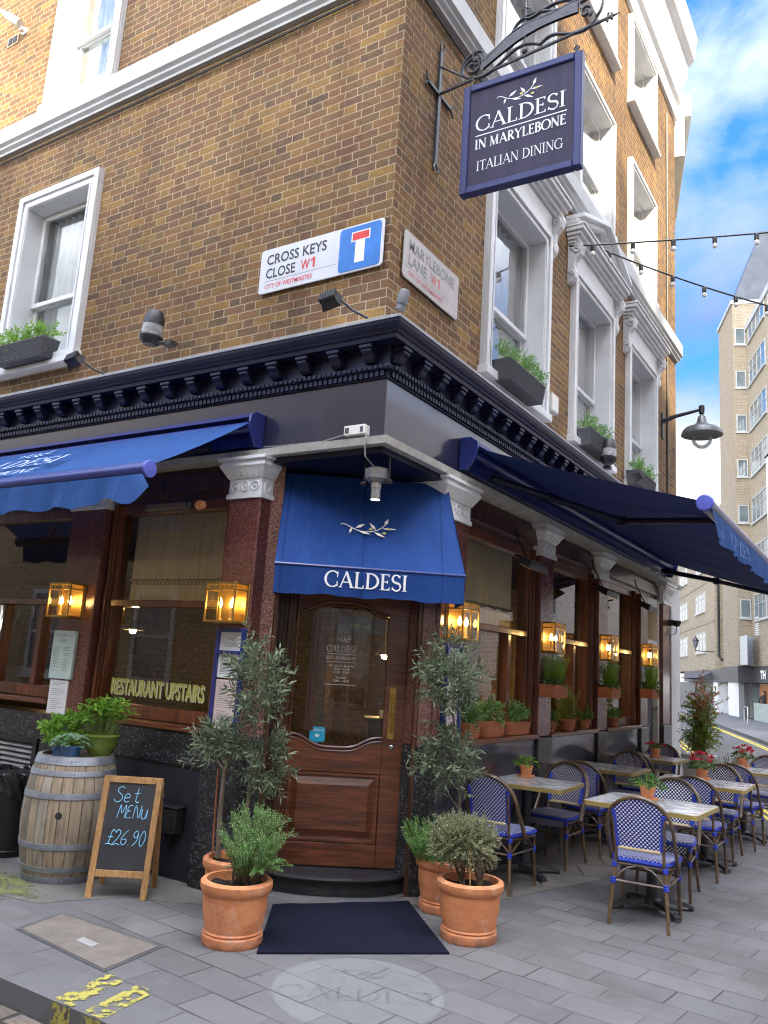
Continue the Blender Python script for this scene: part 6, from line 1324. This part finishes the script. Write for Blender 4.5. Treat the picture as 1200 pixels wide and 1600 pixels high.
# chalkboard
ta = math.atan2(4.191-3.932, -4.406+4.679)
t = thing('chalkboard', 'wooden A-frame chalkboard reading Set MENU £26.90 in blue chalk, beside the barrel', 'chalkboard', (-4.595,4.17,0), R(35))
lean = R(11)
Mf = Matrix.Translation((0,-.235,0)) @ Matrix.Rotation(-lean,4,'X')
w, h = .20, .77
g = MB(); g.xf = Mf; g.box(-w,-w+.042,-.012,.012,0,h); g.box(w-.042,w,-.012,.012,0,h); g.box(-w+.0425,w-.0425,-.012,.012,h-.045,h); g.box(-w+.0425,w-.0425,-.012,.012,.13,.175); g.build('front_frame', oak, t, local=True, bevel=.003)
g = MB(); g.xf = Mf; g.box(-w+.04,w-.04,-.004,.006,.172,h-.042); bd = g.build('board', chalk_board, t, local=True)
Mb_ = Matrix.Translation((0,.09,0)) @ Matrix.Rotation(lean,4,'X')
g = MB(); g.xf = Mb_; g.box(-w,-w+.04,-.01,.01,0,h-.03); g.box(w-.04,w,-.01,.01,0,h-.03); g.box(-w+.0405,w-.0405,-.01,.01,h-.08,h-.03); g.box(-w+.0405,w-.0405,-.01,.01,.13,.17); g.build('rear_frame', oak, t, local=True, bevel=.003)
g = MB(); g.tube([(w+.003,-.08,.62),(w+.008,-.04,.63),(w+.003,.0,.62)], .006, 6); g.build('hinge_stay', steel, t, local=True)
# hand lettering as chalk strokes
STK = {'S':[[(.55,.9),(.42,1.0),(.2,.95),(.12,.75),(.3,.58),(.5,.42),(.52,.2),(.35,.02),(.1,.06),(.0,.2)]],'e':[[(.05,.28),(.35,.32),(.36,.48),(.2,.56),(.06,.44),(.04,.2),(.16,.02),(.38,.08)]],'t':[[(.18,.95),(.17,.4),(.18,.1),(.3,.02),(.4,.1)],[(.0,.6),(.36,.64)]],
'M':[[(.0,0),(.1,1),(.3,.35),(.52,1),(.6,0)]],'E':[[(.42,.98),(.15,.9),(.08,.62),(.32,.55),(.1,.5),(.04,.2),(.15,.02),(.45,.06)]],'N':[[(.0,0),(.06,1),(.45,.03),(.5,1)]],'U':[[(.0,.75),(.02,.2),(.18,.0),(.36,.12),(.42,.75),(.44,.05)]],
'£':[[(.5,.85),(.38,1.0),(.26,.85),(.24,.4),(.18,.1),(.0,.02),(.2,.06),(.5,.0)],[(.08,.5),(.42,.52)]],'2':[[(.05,.8),(.2,1.0),(.4,.85),(.3,.5),(.0,.0),(.25,.08),(.5,.02)]],'6':[[(.4,1.0),(.15,.7),(.04,.3),(.18,.02),(.38,.15),(.36,.4),(.12,.36)]],'.':[[(.1,.02),(.14,.02)]],'9':[[(.36,.75),(.25,.98),(.08,.85),(.1,.6),(.3,.55),(.38,.8),(.34,.3),(.1,.0)]],'0':[[(.2,1.0),(.05,.6),(.1,.1),(.26,.0),(.4,.4),(.34,.85),(.2,1.0)]]}
def chalkline(g, s, x, z, h, adv=.62, sl=.12):
    for c in s:
        if c != ' ':
            for st in STK[c]:
                P = st
                if len(P) > 2:
                    Q = []
                    for i in range(len(P)-1):
                        p0, p1, p2, p3 = (Vector(P[max(0,i-1)]),Vector(P[i]),Vector(P[i+1]),Vector(P[min(len(P)-1,i+2)]))
                        for k in range(4):
                            s_ = k/4; Q.append(.5*((2*p1)+(p2-p0)*s_+(2*p0-5*p1+4*p2-p3)*s_**2+(3*p1-p0-3*p2+p3)*s_**3))
                    Q.append(Vector(P[-1])); P = Q
                g.tube([(x+(q[0]+q[1]*sl)*h, -.0055, z+q[1]*h) for q in P], .0028, 5, M=Mf)
        x += h*(adv if c not in '. ' else .28)
g = MB(); chalkline(g,'Set',-.115,.60,.10,.66); chalkline(g,'MENU',-.075,.50,.085,.62); chalkline(g,'£26.90',-.125,.33,.095,.50); g.build('chalk_lettering', chalk, bd, local=True)
# bin
t = thing('litter_bin', 'black bin with a black plastic bag over its rim at the left edge', 'bin', (-6.02,4.20,0))
g = MB(); g.lathe([(.19,0),(.20,.01),(.205,.05),(.20,.055),(.235,.56),(.245,.57),(.245,.60),(.22,.60)], 32); g.build('bin_body', blackplastic, t, local=True, smooth=True)
g = MB()
def bag(a, b):
    th = 2*PI*a; cr_ = .012*math.sin(th*9+b*6)+.010*math.sin(th*17+b*11)
    if b < .45: s = b/.45; r_ = .254+cr_*.9; z = .46+.16*s+.03*math.sin(th*5)*(1-s)
    else: s = (b-.45)/.55; r_ = .254-.05*s+cr_; z = .62+.03*math.sin(s*PI)-.20*s*s+.012*math.sin(th*7)
    return (r_*math.cos(th), r_*math.sin(th), z)
g.sheet(bag, 120, 18); g.build('bin_bag', simple('bin_bag_film', (.012,.012,.013), .22, coat=.3), t, local=True, smooth=True, fix=False)
# table pots
def small_pot(loc, label, kind):
    t = thing('table_plant', label, 'potted plant', loc, 0, 'small potted plants on the tables'); r, h = .058, .105
    g = MB(); g.lathe([(.038,.012),(.042,.014),(r-.004,h-.03),(r,h-.028),(r+.002,h),(r-.008,h),(r-.012,h-.02)], 24); g.build('pot', terracotta, t, local=True, smooth=True)
    g = MB(); g.lathe([(.05,0),(.07,.002),(.078,.02),(.072,.02),(.05,.010),(.001,.010)], 24, caps=False); g.build('saucer', terracotta, t, local=True, smooth=True)
    g = MB(); g.lathe([(.001,h-.02),(r-.01,h-.02)], 16, caps=False); g.build('soil', soil, t, local=True)
    gl, gs, gf = MB(), MB(), MB()
    n = {'leafy':60,'small':40,'cyclamen':50,'brown':26}[kind]; sp = {'leafy':.11,'small':.085,'cyclamen':.10,'brown':.06}[kind]
    for _ in range(n):
        d = rv(); d.z = abs(d.z)*.9+.05; e = Vector((0,0,h-.01))+Vector((d.x*sp,d.y*sp,d.z*sp*.85)); gs.tube([(0,0,h-.02),e], [.0018,.0014], 3, cap=False)
        for k in range(2): gl.leaf(e, Vector((d.x,d.y,random.uniform(-.5,.3))), Vector((0,0,1)), random.uniform(.035,.05), .036)
    if kind in ('cyclamen','brown'):
        for _ in range(11 if kind == 'cyclamen' else 6):
            d = rv(); d.z = abs(d.z)*.6+.5; e = Vector((0,0,h))+Vector((d.x*.11,d.y*.11,d.z*(.13 if kind == 'cyclamen' else .05))); gs.tube([(0,0,h),e], .0014, 3, cap=False)
            for k in range(6): q = rv(); q.z = abs(q.z)*.8; gf.leaf(e, q, rv(), .038, .026)
        gf.build('flowers', petal, t, local=True, fix=False)
    gl.build('foliage', {'leafy':dark_leaf,'small':herb_leaf,'cyclamen':dark_leaf,'brown':dark_leaf}[kind], t, local=True, fix=False); gs.build('stems', greenstem, t, local=True, fix=False)
small_pot((-2.85,7.0,.7417), 'small terracotta pot of low green sprouts on the table nearest the door', 'small')
small_pot((-1.70,6.60,.7417), 'terracotta pot of broad dark leaves on the front right table', 'leafy')
small_pot((-1.70,8.60,.7417), 'terracotta pot of red flowering cyclamen on the second table of the outer row', 'cyclamen')
small_pot((-2.64,10.6,.7417), 'terracotta pot of reddish brown plant on the farthest wall table', 'brown')
small_pot((-1.63,10.5,.7417), 'terracotta pot of dark leaves with pink buds on the farthest outer table', 'cyclamen')
# wall conifers and sill pots on the right hand facade
def conifer(gl, gs, c, r, h, n, per=30, L=.03, W=.006): sprigs(gl, gs, c, r, n, h, .16, L, W, per, .0015)
def ivy(gl, gs, c, r, n, drop=.12):
    for _ in range(n):
        a = random.uniform(0,2*PI); p = Vector(c)+Vector((r*math.cos(a)*random.random(),r*.7*math.sin(a)*random.random(),random.uniform(-.02,.06))); e = p+Vector((math.cos(a)*.07,math.sin(a)*.05,random.uniform(-drop,.06))); gs.tube([p,e], .0013, 3, cap=False)
        for k in range(4): gl.leaf(p.lerp(e,k/3), rv(), rv(), .034, .028)
for y, l in ((7.77,'brightest and nearest lime green conifer in a brown wall trough under a lantern'),(9.58,'middle lime green conifer in a brown wall trough under a lantern'),(11.36,'farthest green conifer in a brown wall trough, by the grey door')):
    t = thing('wall_planter', l, 'planter', (-2.985,y,1.425), RZ_R, 'conifer troughs on the pilasters')
    g = MB(); w = .185; g.add([(-w,-.17,.11),(w,-.17,.11),(w,0,.11),(-w,0,.11),(-w+.015,-.16,0),(w-.015,-.16,0),(w-.015,0,0),(-w+.015,0,0)],[(4,7,6,5),(0,4,5,1),(1,5,6,2),(2,6,7,3),(3,7,4,0)]); g.box(-w-.006,w+.006,-.178,.001,.1105,.122); g.build('trough', terracotta_dark, t, local=True, bevel=.003)
    gl, gs, gi = MB(), MB(), MB(); conifer(gl, gs, (.0,-.08,.10), .065, .38, 52, 30, .042, .006); ivy(gi, gs, (.0,-.09,.13), .16, 40)
    gl.build('conifer_foliage', conifer_leaf, t, local=True, fix=False); gi.build('ivy_foliage', dark_leaf, t, local=True, fix=False); gs.build('stems', greenstem, t, local=True, fix=False)
def sill_pot(y, r, h, label, kind, square=False, tilt=0):
    t = thing('sill_plant', label, 'potted plant', (-3.085 if square else -3.08,y,1.0755), RZ_R+tilt, 'potted plants on the window sills')
    if square:
        g = MB(); w = r; g.add([(-w,-.07,h),(w,-.07,h),(w,.05,h),(-w,.05,h),(-w+.012,-.06,0),(w-.012,-.06,0),(w-.012,.04,0),(-w+.012,.04,0)],[(4,7,6,5),(0,4,5,1),(1,5,6,2),(2,6,7,3),(3,7,4,0),(0,1,2,3)]); g.build('pot', terracotta_dark, t, local=True, bevel=.003)
    else:
        g = MB(); g.lathe([(r*.72,0),(r*.95,h-.025),(r,h-.022),(r,h),(r-.01,h),(r-.012,h-.02),(.001,h-.02)], 24); g.build('pot', terracotta_dark, t, local=True, smooth=True)
    gl, gs = MB(), MB()
    if kind == 'leafy': twiggy(gl, gs, (0,-.01,h+.07), (r*1.0,.07,.085), 80, 8, .034, .020, .07, .4, .1); m_ = dark_leaf if not square else rose_leaf
    elif kind == 'gold': conifer(gl, gs, (0,0,h-.02), .07, .38, 110, 30); ivy(gl, gs, (0,0,h), .11, 20); m_ = gold_leaf
    else: ivy(gl, gs, (0,-.01,h+.04), r*1.3, 46, .1); m_ = dark_leaf
    gl.build('foliage', m_, t, local=True, fix=False); gs.build('stems', greenstem, t, local=True, fix=False)
sill_pot(6.72,.20,.13,'wide tilted brown trough of green leaves on the sill beside the olive tree','leafy',True,R(3))
sill_pot(7.28,.19,.115,'smaller brown trough of green leaves at the right end of the nearest sill','leafy',True,R(-2))
sill_pot(6.30,.10,.12,'brown pot half hidden behind the olive tree on the nearest sill','leafy',True)
sill_pot(8.13,.075,.10,'small brown pot of dark ivy at the left end of the middle sill','ivy')
sill_pot(8.62,.11,.12,'brown pot of tall golden conifer on the middle sill','gold')
sill_pot(9.18,.09,.105,'brown pot of dark trailing ivy at the right end of the middle sill','ivy')
sill_pot(10.32,.08,.10,'small brown pot of dark ivy on the far window sill','ivy')
# window boxes upstairs
for i, (loc, rz, l) in enumerate((((-7.20,4.48,4.33),0,'dark wicker window box with herbs on the left upstairs sill'),((-2.93,6.75,4.20),RZ_R,'dark grey wicker window box with ferns on the nearest upstairs sill round the corner'),((-2.93,9.0,4.20),RZ_R,'dark grey wicker window box on the middle upstairs sill round the corner'),((-2.93,11.0,4.20),RZ_R,'small dark window box on the farthest upstairs sill, behind the awning'))):
    t = thing('window_box', l, 'planter', loc, rz, 'wicker window boxes upstairs')
    w = .42 if i else .40; g = MB(); g.add([(-w,-.10,.19),(w,-.10,.19),(w,.09,.19),(-w,.09,.19),(-w+.03,-.08,0),(w-.03,-.08,0),(w-.03,.07,0),(-w+.03,.07,0)],[(4,7,6,5),(0,4,5,1),(1,5,6,2),(2,6,7,3),(3,7,4,0),(0,1,2,3)]); 
    for k in range(9): z = .015+k*.02; e = .0+.03*(1-z/.19); g.tube([(-w+e,-.08-.02*z/.19,z),(w-e,-.08-.02*z/.19,z)], .007, 6); g.tube([(w-e,-.08,z),(w-e,.07,z)], .007, 6)
    g.build('box_case', simple('wicker_grey', (.06,.062,.07), .6, col2=(.11,.112,.12), vs=40) if 'wicker_grey' not in MATS else MATS['wicker_grey'], t, local=True)
    gl, gs = MB(), MB()
    for k in range(7): twiggy(gl, gs, (-w+.08+k*(2*w-.16)/6,-.02,.25), (.09,.07,.06), 14, 10, .04, .010 if k % 2 else .018, .11, .5, .1)
    gl.build('foliage', rose_leaf if i else herb_leaf, t, local=True, fix=False); gs.build('stems', greenstem, t, local=True, fix=False)
# white planter with nandina, heather bush
t = thing('nandina_planter', 'tall square white planter of red and green nandina beyond the tables', 'planter', (-2.46,12.3,0))
g = MB(); g.add([(-.2,-.2,.66),(.2,-.2,.66),(.2,.2,.66),(-.2,.2,.66),(-.15,-.15,0),(.15,-.15,0),(.15,.15,0),(-.15,.15,0)],[(4,7,6,5),(0,4,5,1),(1,5,6,2),(2,6,7,3),(3,7,4,0)]); g.box(-.21,.21,-.21,.21,.6605,.70); g.build('planter_box', white, t, local=True, bevel=.006)
gl, gr, gs = MB(), MB(), MB()
for _ in range(16):
    a = random.uniform(0,2*PI); r_ = random.uniform(.02,.12); b = Vector((r_*math.cos(a),r_*math.sin(a),.68)); tp_ = b+Vector((random.uniform(-.14,.18),random.uniform(-.15,.15),random.uniform(.5,1.05))); gs.tube([b,b.lerp(tp_,.5)+Vector((.01,.01,.02)),tp_], [.007,.006,.003], 5)
    for k in range(19):
        s = random.uniform(.05,1.0); p = b.lerp(tp_, s); d = (rv()+Vector((.1,0,.1))).normalized(); e = p+d*random.uniform(.12,.28); gs.tube([p,e], [.002,.001], 3, cap=False)
        G_ = gr if (s > .82 and random.random() < .5) or random.random() < .03 else gl
        for j in range(11): G_.leaf(p.lerp(e, .25+.75*j/10), (d+rv()*.9), rv(), .055, .017)
gl.build('green_foliage', nand_leaf, t, local=True, fix=False); gr.build('red_foliage', nand_red, t, local=True, fix=False); gs.build('stems', twig, t, local=True, fix=False)
t = thing('heather_pot', 'low grey green heather bush in a pot between the white planter and the cyclamen', 'potted plant', (-1.98,12.1,0)); pot_mesh(t, .17, .36)
gl, gs = MB(), MB(); sprigs(gl, gs, (0,0,.33), .17, 220, .46, .8, .024, .005, 44); gl.build('foliage', thyme_leaf, t, local=True, fix=False); gs.build('stems', twig, t, local=True, fix=False)
# ---------------------------------------------------------------- neighbouring and far buildings
t = thing('neighbour_building', 'next building along the lane, its pale eaves showing past the end of the restaurant', 'building', (-3.1,13.75,0))
d_ = Vector((-.29,.957)); n_ = Vector((.957,.29))
def NB(s, o, z): return (-3.1+d_.x*s+n_.x*o, 13.72+d_.y*s+n_.y*o, z)
g = MB(); P = [(0,0),(16,0),(16,-8),(0,-8)]; g.prism([NB(s,o-.12,0)[:2] for s,o in P], 0, 11.0); g.build('wall', yellow_brick, t)
g = MB(); g.prism([NB(s,o,0)[:2] for s,o in ((-.0,.32),(16.2,.32),(16.2,-8),(0,-8))], 11.8, 12.2); g.prism([NB(s,o,0)[:2] for s,o in ((0,.2),(16.1,.2),(16.1,-8),(0,-8))], 11.001, 11.799); g.build('eaves', cream_paint, t)
# far brick block at the bend: local frame e1 along the facade towards the camera, e2 towards the street
E1 = Vector((.35,-.937)); E2 = Vector((-.937,-.35))
O_ = Vector((-7.379,51.902))
def FB(s, o): v = O_+E1*s+E2*o; return (v.x, v.y)
def FBox(g, s0, s1, o0, o1, z0, z1, mi=0): g.prism([FB(s0,o0),FB(s1,o0),FB(s1,o1),FB(s0,o1)], z0, z1, mi)
t = thing('brick_apartment_block', 'tall pale brick block with stair tower and grey mansard closing the lane', 'building', (*FB(0,0),0))
g = MB(); FBox(g,-.0,14,-9,0,3.02,23.6); FBox(g,-26,-.01,-9,-.9,3.02,15.5); FBox(g,-42,-13.3,-9,-.3,3.02,15.3); w_ = g.build('wall', pale, t)
g = MB(); FBox(g,-4.4,0.0,-3,.78,3.02,25.5); tw = g.build('stair_tower', tower_brick, t)
g = MB(); FBox(g,-26,14,-9,.02,2.12,3.0); FBox(g,-4.45,.05,-.1,.86,2.1,3.01); g.build('shop_fascia', simple('far_fascia', (.04,.04,.043), .5, var=.1), t)
g = MB()
for k in range(8): FBox(g,-4.45,14.03,-9,.05 if k else .03,4.35+k*2.5,4.5+k*2.5) if 0 else None
FBox(g,.02,14.05,-3,.10,23.6,24.0); FBox(g,-4.5,.06,-3.1,.88,25.501,25.75); g.build('parapet', far_frame, t)
zz = simple('grey_mansard', (.055,.065,.08), .5, col2=(.085,.095,.115), vs=1.5)
g = MB(); a = [FB(-4.4,.7),FB(-.02,.7),FB(-.02,-8),FB(-4.4,-8)]; b = [FB(-3.6,-1.1),FB(-.3,-1.1),FB(-.3,-7),FB(-3.6,-7)]
g.add([(*p,25.76) for p in a]+[(*p,30.6) for p in b], [(0,1,5,4),(1,2,6,5),(2,3,7,6),(3,0,4,7),(4,5,6,7)])
for s in (-3,-1.5,0,1.5,3): pass
g.build('mansard_roof', zz, t)
def FWin(s0, s1, z0, z1, o, n=2, face='street', tr=None, par=None):
    # frame, glazing bars and glass of one window, on the street face (face='street') or on the end face (face='end')
    def PR(g, a0, a1, d0, d1, zz0, zz1):
        if face == 'street': FBox(g, a0, a1, o+d0, o+d1, zz0, zz1)
        else: g.prism([FB(o+d0,a0),FB(o+d1,a0),FB(o+d1,a1),FB(o+d0,a1)], zz0, zz1)
    g = MB(); f = .07
    PR(g,s0,s0+f,0,.05,z0,z1); PR(g,s1-f,s1,0,.05,z0,z1); PR(g,s0+f,s1-f,0,.05,z0,z0+f); PR(g,s0+f,s1-f,0,.05,z1-f,z1); PR(g,s0-.06,s1+.06,0,.12,z0-.10,z0-.002)
    for k in range(1,n): x = s0+(s1-s0)*k/n; PR(g,x-.025,x+.025,0,.045,z0+f,z1-f)
    if tr: PR(g,s0+f,s1-f,0,.04,z0+(z1-z0)*tr-.02,z0+(z1-z0)*tr+.02)
    wf = g.build('window', far_frame, t); g = MB(); PR(g,s0+f,s1-f,.005,.02,z0+f,z1-f); g.build('pane', far_glass, wf)
for k in range(7):
    z = 5.85+k*2.83
    FWin(-.0+.0+.02 if 0 else -.55, .62, z-.05, z+1.0, .0, 1, 'end') if 0 else None
    FWin(.05,.66,z-.05,z+1.05,.0,1,'end')
    FWin(.7,4.6,z-.25,z+1.25,.0,4,'street',.6); FWin(5.4,9.4,z-.25,z+1.25,.0,4,'street',.6)
for z0, z1 in ((4.4,6.0),(7.6,9.15),(10.8,12.3)):
    for s0 in (-19.2,-28.2,-36): FWin(s0-2.3,s0+2.3,z0,z1,-.3,3,'street',.68)
g = MB(); FBox(g,-42,-13.25,-1,-.26,6.55,6.85); FBox(g,-42,-13.25,-1,-.26,9.75,10.05); g.build('brick_band', tower_brick, t)
g = MB(); p = FB(-12.6,-.45); g.tube([(*p,14.5),(*p,4.0),(p[0]+.2,p[1]-.1,3.75),(p[0]+.7,p[1]-.3,3.72)], .11, 8); g.build('drain_pipe', blackplastic, t)
g = MB(); FBox(g,-42,-12.9,-1.2,-.5,0,2.12); g.build('shutter', simple('grey_shutter', (.07,.07,.07), .5, col2=(.12,.12,.12), vs=20, stretch=(.2,.2,8)), t)
for s0, s1 in ((-12.8,-11.2),(-7.6,-4.15)):
    g = MB(); FBox(g,s0,s1,-1.2,-.08,0,2.11); g.build('white_pier', white, t)
g = MB(); FBox(g,-11.19,-7.61,-1.8,-1.1,0,2.1); g.build('doorway', simple('far_doorway', (.03,.027,.028), .6), t)
g = MB(); FBox(g,-4.1,-2.6,-.3,-.02,0,2.1); g.build('shop_pilaster', simple('grey_pilaster', (.11,.115,.12), .6, var=.2), t)
g = MB(); FBox(g,-2.55,12,-.55,-.48,.0,2.1); sw = g.build('shop_glass', far_glass, t)
g = MB(); FBox(g,-.5,4.0,-.47,-.42,.95,2.05); g.build('warm_shop_interior', simple('orange_shop_wall', (.36,.15,.04), .6, col2=(.2,.085,.03), vs=3), sw)
g = MB(); FBox(g,-.6,12,-.25,-.1,0,.98); g.build('shop_counter', simple('pale_green_counter', (.30,.35,.31), .6), sw)
g = MB(); FBox(g,1.5,1.75,.03,.07,2.38,2.78); 
M_ = Matrix.Translation((*FB(1.9,.06),0)) @ Matrix.Rotation(math.atan2(E1.y,E1.x),4,'Z')
g = MB(); sans(g,'TH',.0,2.33,.44,M_,1.15,.05,'L',0,-.0); g.build('fascia_lettering', letter_white, t, fix=False)
g = MB(); a = [FB(-22,-.24),FB(-13,-.24),FB(-13,.9),FB(-22,.9)]; g.add([(*a[0],2.95),(*a[1],2.95),(*a[2],2.35),(*a[3],2.35),(*a[0],2.3),(*a[1],2.3)],[(0,1,2,3),(1,5,2),(0,3,4)]); g.build('shop_canopy', simple('grey_canopy', (.05,.05,.054), .7), t)
g = MB(); FBox(g,2.0,2.9,.005,.06,5.3,6.3)
g = MB()
for k in range(9): FBox(g,.9,1.6,.003,.05,4.75+k*.12,4.82+k*.12)
g.build('louvre', white, t)
g = MB(); FBox(g,.1,.16,.02,.74,3.06,4.7); FBox(g,.17,2.0,.70,.74,3.06,4.7); g.build('balcony_screen', simple('screen_grey', (.25,.27,.3), .3), t)
# shopkeeper bust far off behind the counter
t = thing('person', 'tiny far person with dark hair and dark top behind the far shop counter', 'person', (*FB(.9,-.33),.93))
sm = bpy.data.meshes.new('person'); 
vs_ = [(0,0,0),(0,0,.28),(0,0,.42),(0,0,.50),(0,0,.62),(0,0,.70),(.19,0,.40),(.26,.06,.16),(.20,.2,.04),(-.19,0,.40),(-.26,.06,.16),(-.20,.2,.04)]
sm.from_pydata(vs_, [(0,1),(1,2),(2,3),(3,4),(4,5),(2,6),(6,7),(7,8),(2,9),(9,10),(10,11)], []); po = bpy.data.objects.new('body', sm); C.objects.link(po); po.parent = t
po.modifiers.new('Skin','SKIN'); po.modifiers.new('Sub','SUBSURF').levels = 1
for v, r_ in zip(sm.skin_vertices[0].data, (.16,.17,.10,.055,.095,.07,.065,.05,.04,.065,.05,.04)): v.radius = (r_, r_*.8)
sm.skin_vertices[0].data[0].use_root = True
sm.materials.append(simple('dark_clothing', (.03,.03,.035), .8))
g = MB(); g.lathe([(.001,-.11),(.06,-.09),(.085,-.02),(.08,.05),(.05,.09),(.001,.11)], 14, 0, Matrix.Translation((-.01,-.03,.60))); g.build('face', simple('skin', (.35,.2,.14), .6), t, local=True, smooth=True)
g = MB(); g.lathe([(.095,-.02),(.105,.04),(.08,.11),(.001,.14)], 14, 0, Matrix.Translation((.01,.02,.61))); g.build('hair', simple('dark_hair', (.012,.009,.008), .7), t, local=True, smooth=True)
# old wall lantern on the far block and cycle hoop
t = thing('far_street_lantern', 'black old style lantern on the corner of the far brick block', 'street lamp', (*FB(-13.2,-.2),4.0))
p = FB(-13.4,-.28); q = FB(-14.2,.9); g = MB(); g.tube([(*p,4.3),(*q,4.35),(*q,4.6)], .04, 6); g.build('lantern_arm', blackplastic, t)
g = MB(); Mq = Matrix.Translation((*q,4.6)); g.lathe([(.10,0),(.22,.5),(.24,.52),(.12,.68),(.05,.8),(.001,.9)], 6, 0, Mq); g.build('lantern_case', blackplastic, t)
g = MB(); g.lathe([(.13,.05),(.235,.48)], 6, 0, Mq, caps=False); g.build('lantern_glass', far_glass, t)
t = thing('cycle_stand', 'bare metal cycle hoop on the far pavement before the shop', 'cycle stand', (-5.5,43.5,0))
p = FB(4.6,1.5); q = FB(5.4,1.5); g = MB(); g.tube([(*p,0),(*p,.7),(p[0]*.9+q[0]*.1,p[1]*.9+q[1]*.1,.8),(p[0]*.1+q[0]*.9,p[1]*.1+q[1]*.9,.8),(*q,.7),(*q,0)], .03, 8); g.build('hoop', steel, t)
# glazed grey-framed building at the right edge, in front of the tower
t = thing('glass_dormer_building', 'white building with a sloping grey roof standing before the tall brick tower', 'building', (*FB(10,-.5),0))
g = MB(); FBox(g,7.0,14.2,-4,.7,3.05,13.6); g.build('wall', cream_paint, t)
g = MB(); a = [FB(6.9,.8),FB(14.3,.8),FB(14.3,-4),FB(6.9,-4)]; b = [FB(8.2,-2.8),FB(14.3,-2.8),FB(14.3,-4),FB(8.2,-4)]; g.add([(*p,13.6) for p in a]+[(*p,17.0) for p in b],[(0,1,5,4),(1,2,6,5),(2,3,7,6),(3,0,4,7),(4,5,6,7)]); g.build('sloping_roof', zz, t)
FWin(8.0,11.5,10.6,13.0,.7,4); FWin(8.0,11.5,6.5,9.0,.7,4)
# ---------------------------------------------------------------- unseen buildings: those opposite show in panes, the outer blocks are added for shade
t = thing('opposite_building', 'yellow brick building across the close, seen only as a reflection in the left hand windows', 'building', (-6,-2.4,0))
g = MB(); g.prism([(-24,-9),(1.5,-9),(1.5,-2.4),(-24,-2.4)], 0, 6.9); g.build('wall', yellow_brick, t)
for x in (-20,-16.5,-13,-9.5,-6,-2.5):
    for z in (1.0,4.3):
        g = MB(); M_ = Matrix.Translation((x,-2.4,z)) @ Matrix.Rotation(PI,4,'Z'); g.xf = M_
        g.box(-.6,-.5,-.06,.02,0,1.9); g.box(.5,.6,-.06,.02,0,1.9); g.box(-.499,.499,-.06,.02,1.8,1.9); g.box(-.499,.499,-.06,.02,0,.1); g.box(-.499,.499,-.05,.02,.92,.98); g.box(-.7,.7,-.12,.02,-.1,-.002); w_ = g.build('window', white, t)
        g = MB(); g.xf = M_; g.box(-.499,.499,-.02,-.004,.101,1.799); g.build('pane', far_glass, w_)
t = thing('lane_building', 'pale building across the lane, seen only as a reflection in the right hand windows', 'building', (5.2,10,0))
g = MB(); g.prism([(5.2,-9),(12,-9),(12,40),(5.2,40)], 0, 8.6); g.build('wall', simple('pale_render', (.72,.64,.58), .8), t)
for y in range(-6,36,4):
    for z in (.6,4.0):
        g = MB(); M_ = Matrix.Translation((5.2,y,z)) @ Matrix.Rotation(-PI/2,4,'Z'); g.xf = M_
        g.box(-.8,-.7,-.05,.02,0,2.2); g.box(.7,.8,-.05,.02,0,2.2); g.box(-.699,.699,-.05,.02,2.1,2.2); g.box(-.699,.699,-.05,.02,0,.1); g.box(-.03,.03,-.05,.02,.101,2.099); g.box(-.699,.699,-.04,-.003,1.4,1.45); w_ = g.build('window', white, t)
        g = MB(); g.xf = M_; g.box(-.699,.699,-.02,-.004,.101,2.099); g.build('pane', far_glass, w_)

t = thing('sun_blocker', 'unseen block added behind the camera, its stepped roofline shaped to shade the street', 'building', (16,-19.2,0))  # added unseen; its stepped heights set the shadow line on the facades
hh = Vector((.640,-.768)); pp = Vector((.768,.640))
def KQ(k, q): v = hh*k+pp*q; return (v.x, v.y)
g = MB()
for q0, q1, z in ((-22,-9,29.5),(-8.999,-2.4,30.9),(-2.399,-1.2,32.0),(-1.199,1.7,35.5),(1.701,3.1,32.3),(3.101,6.6,32.0),(6.601,12,33.5),(12.001,70,44)): g.prism([KQ(25,q0),KQ(33,q0),KQ(33,q1),KQ(25,q1)], 0, z)
g.build('wall', yellow_brick, t)
g = MB()
for q in (4.2,5.3): g.prism([KQ(25.5,q),KQ(26.5,q),KQ(26.5,q+.35),KQ(25.5,q+.35)], 32.0, 33.6)
g.build('chimney', yellow_brick, t)

t = thing('lane_sun_blocker', 'plain block added out of sight beyond the lane building to shade the bend', 'building', (14.5,25,0))  # added unseen to keep direct sun off the far brick block
g = MB(); g.prism([KQ(-5,16),KQ(0,16),KQ(0,46),KQ(-5,46)], 0, 64); g.build('wall', yellow_brick, t)
g = MB(); g.prism([KQ(-5.2,15.8),KQ(.2,15.8),KQ(.2,46.2),KQ(-5.2,46.2)], 64.01, 64.6); g.build('parapet', cream_paint, t)
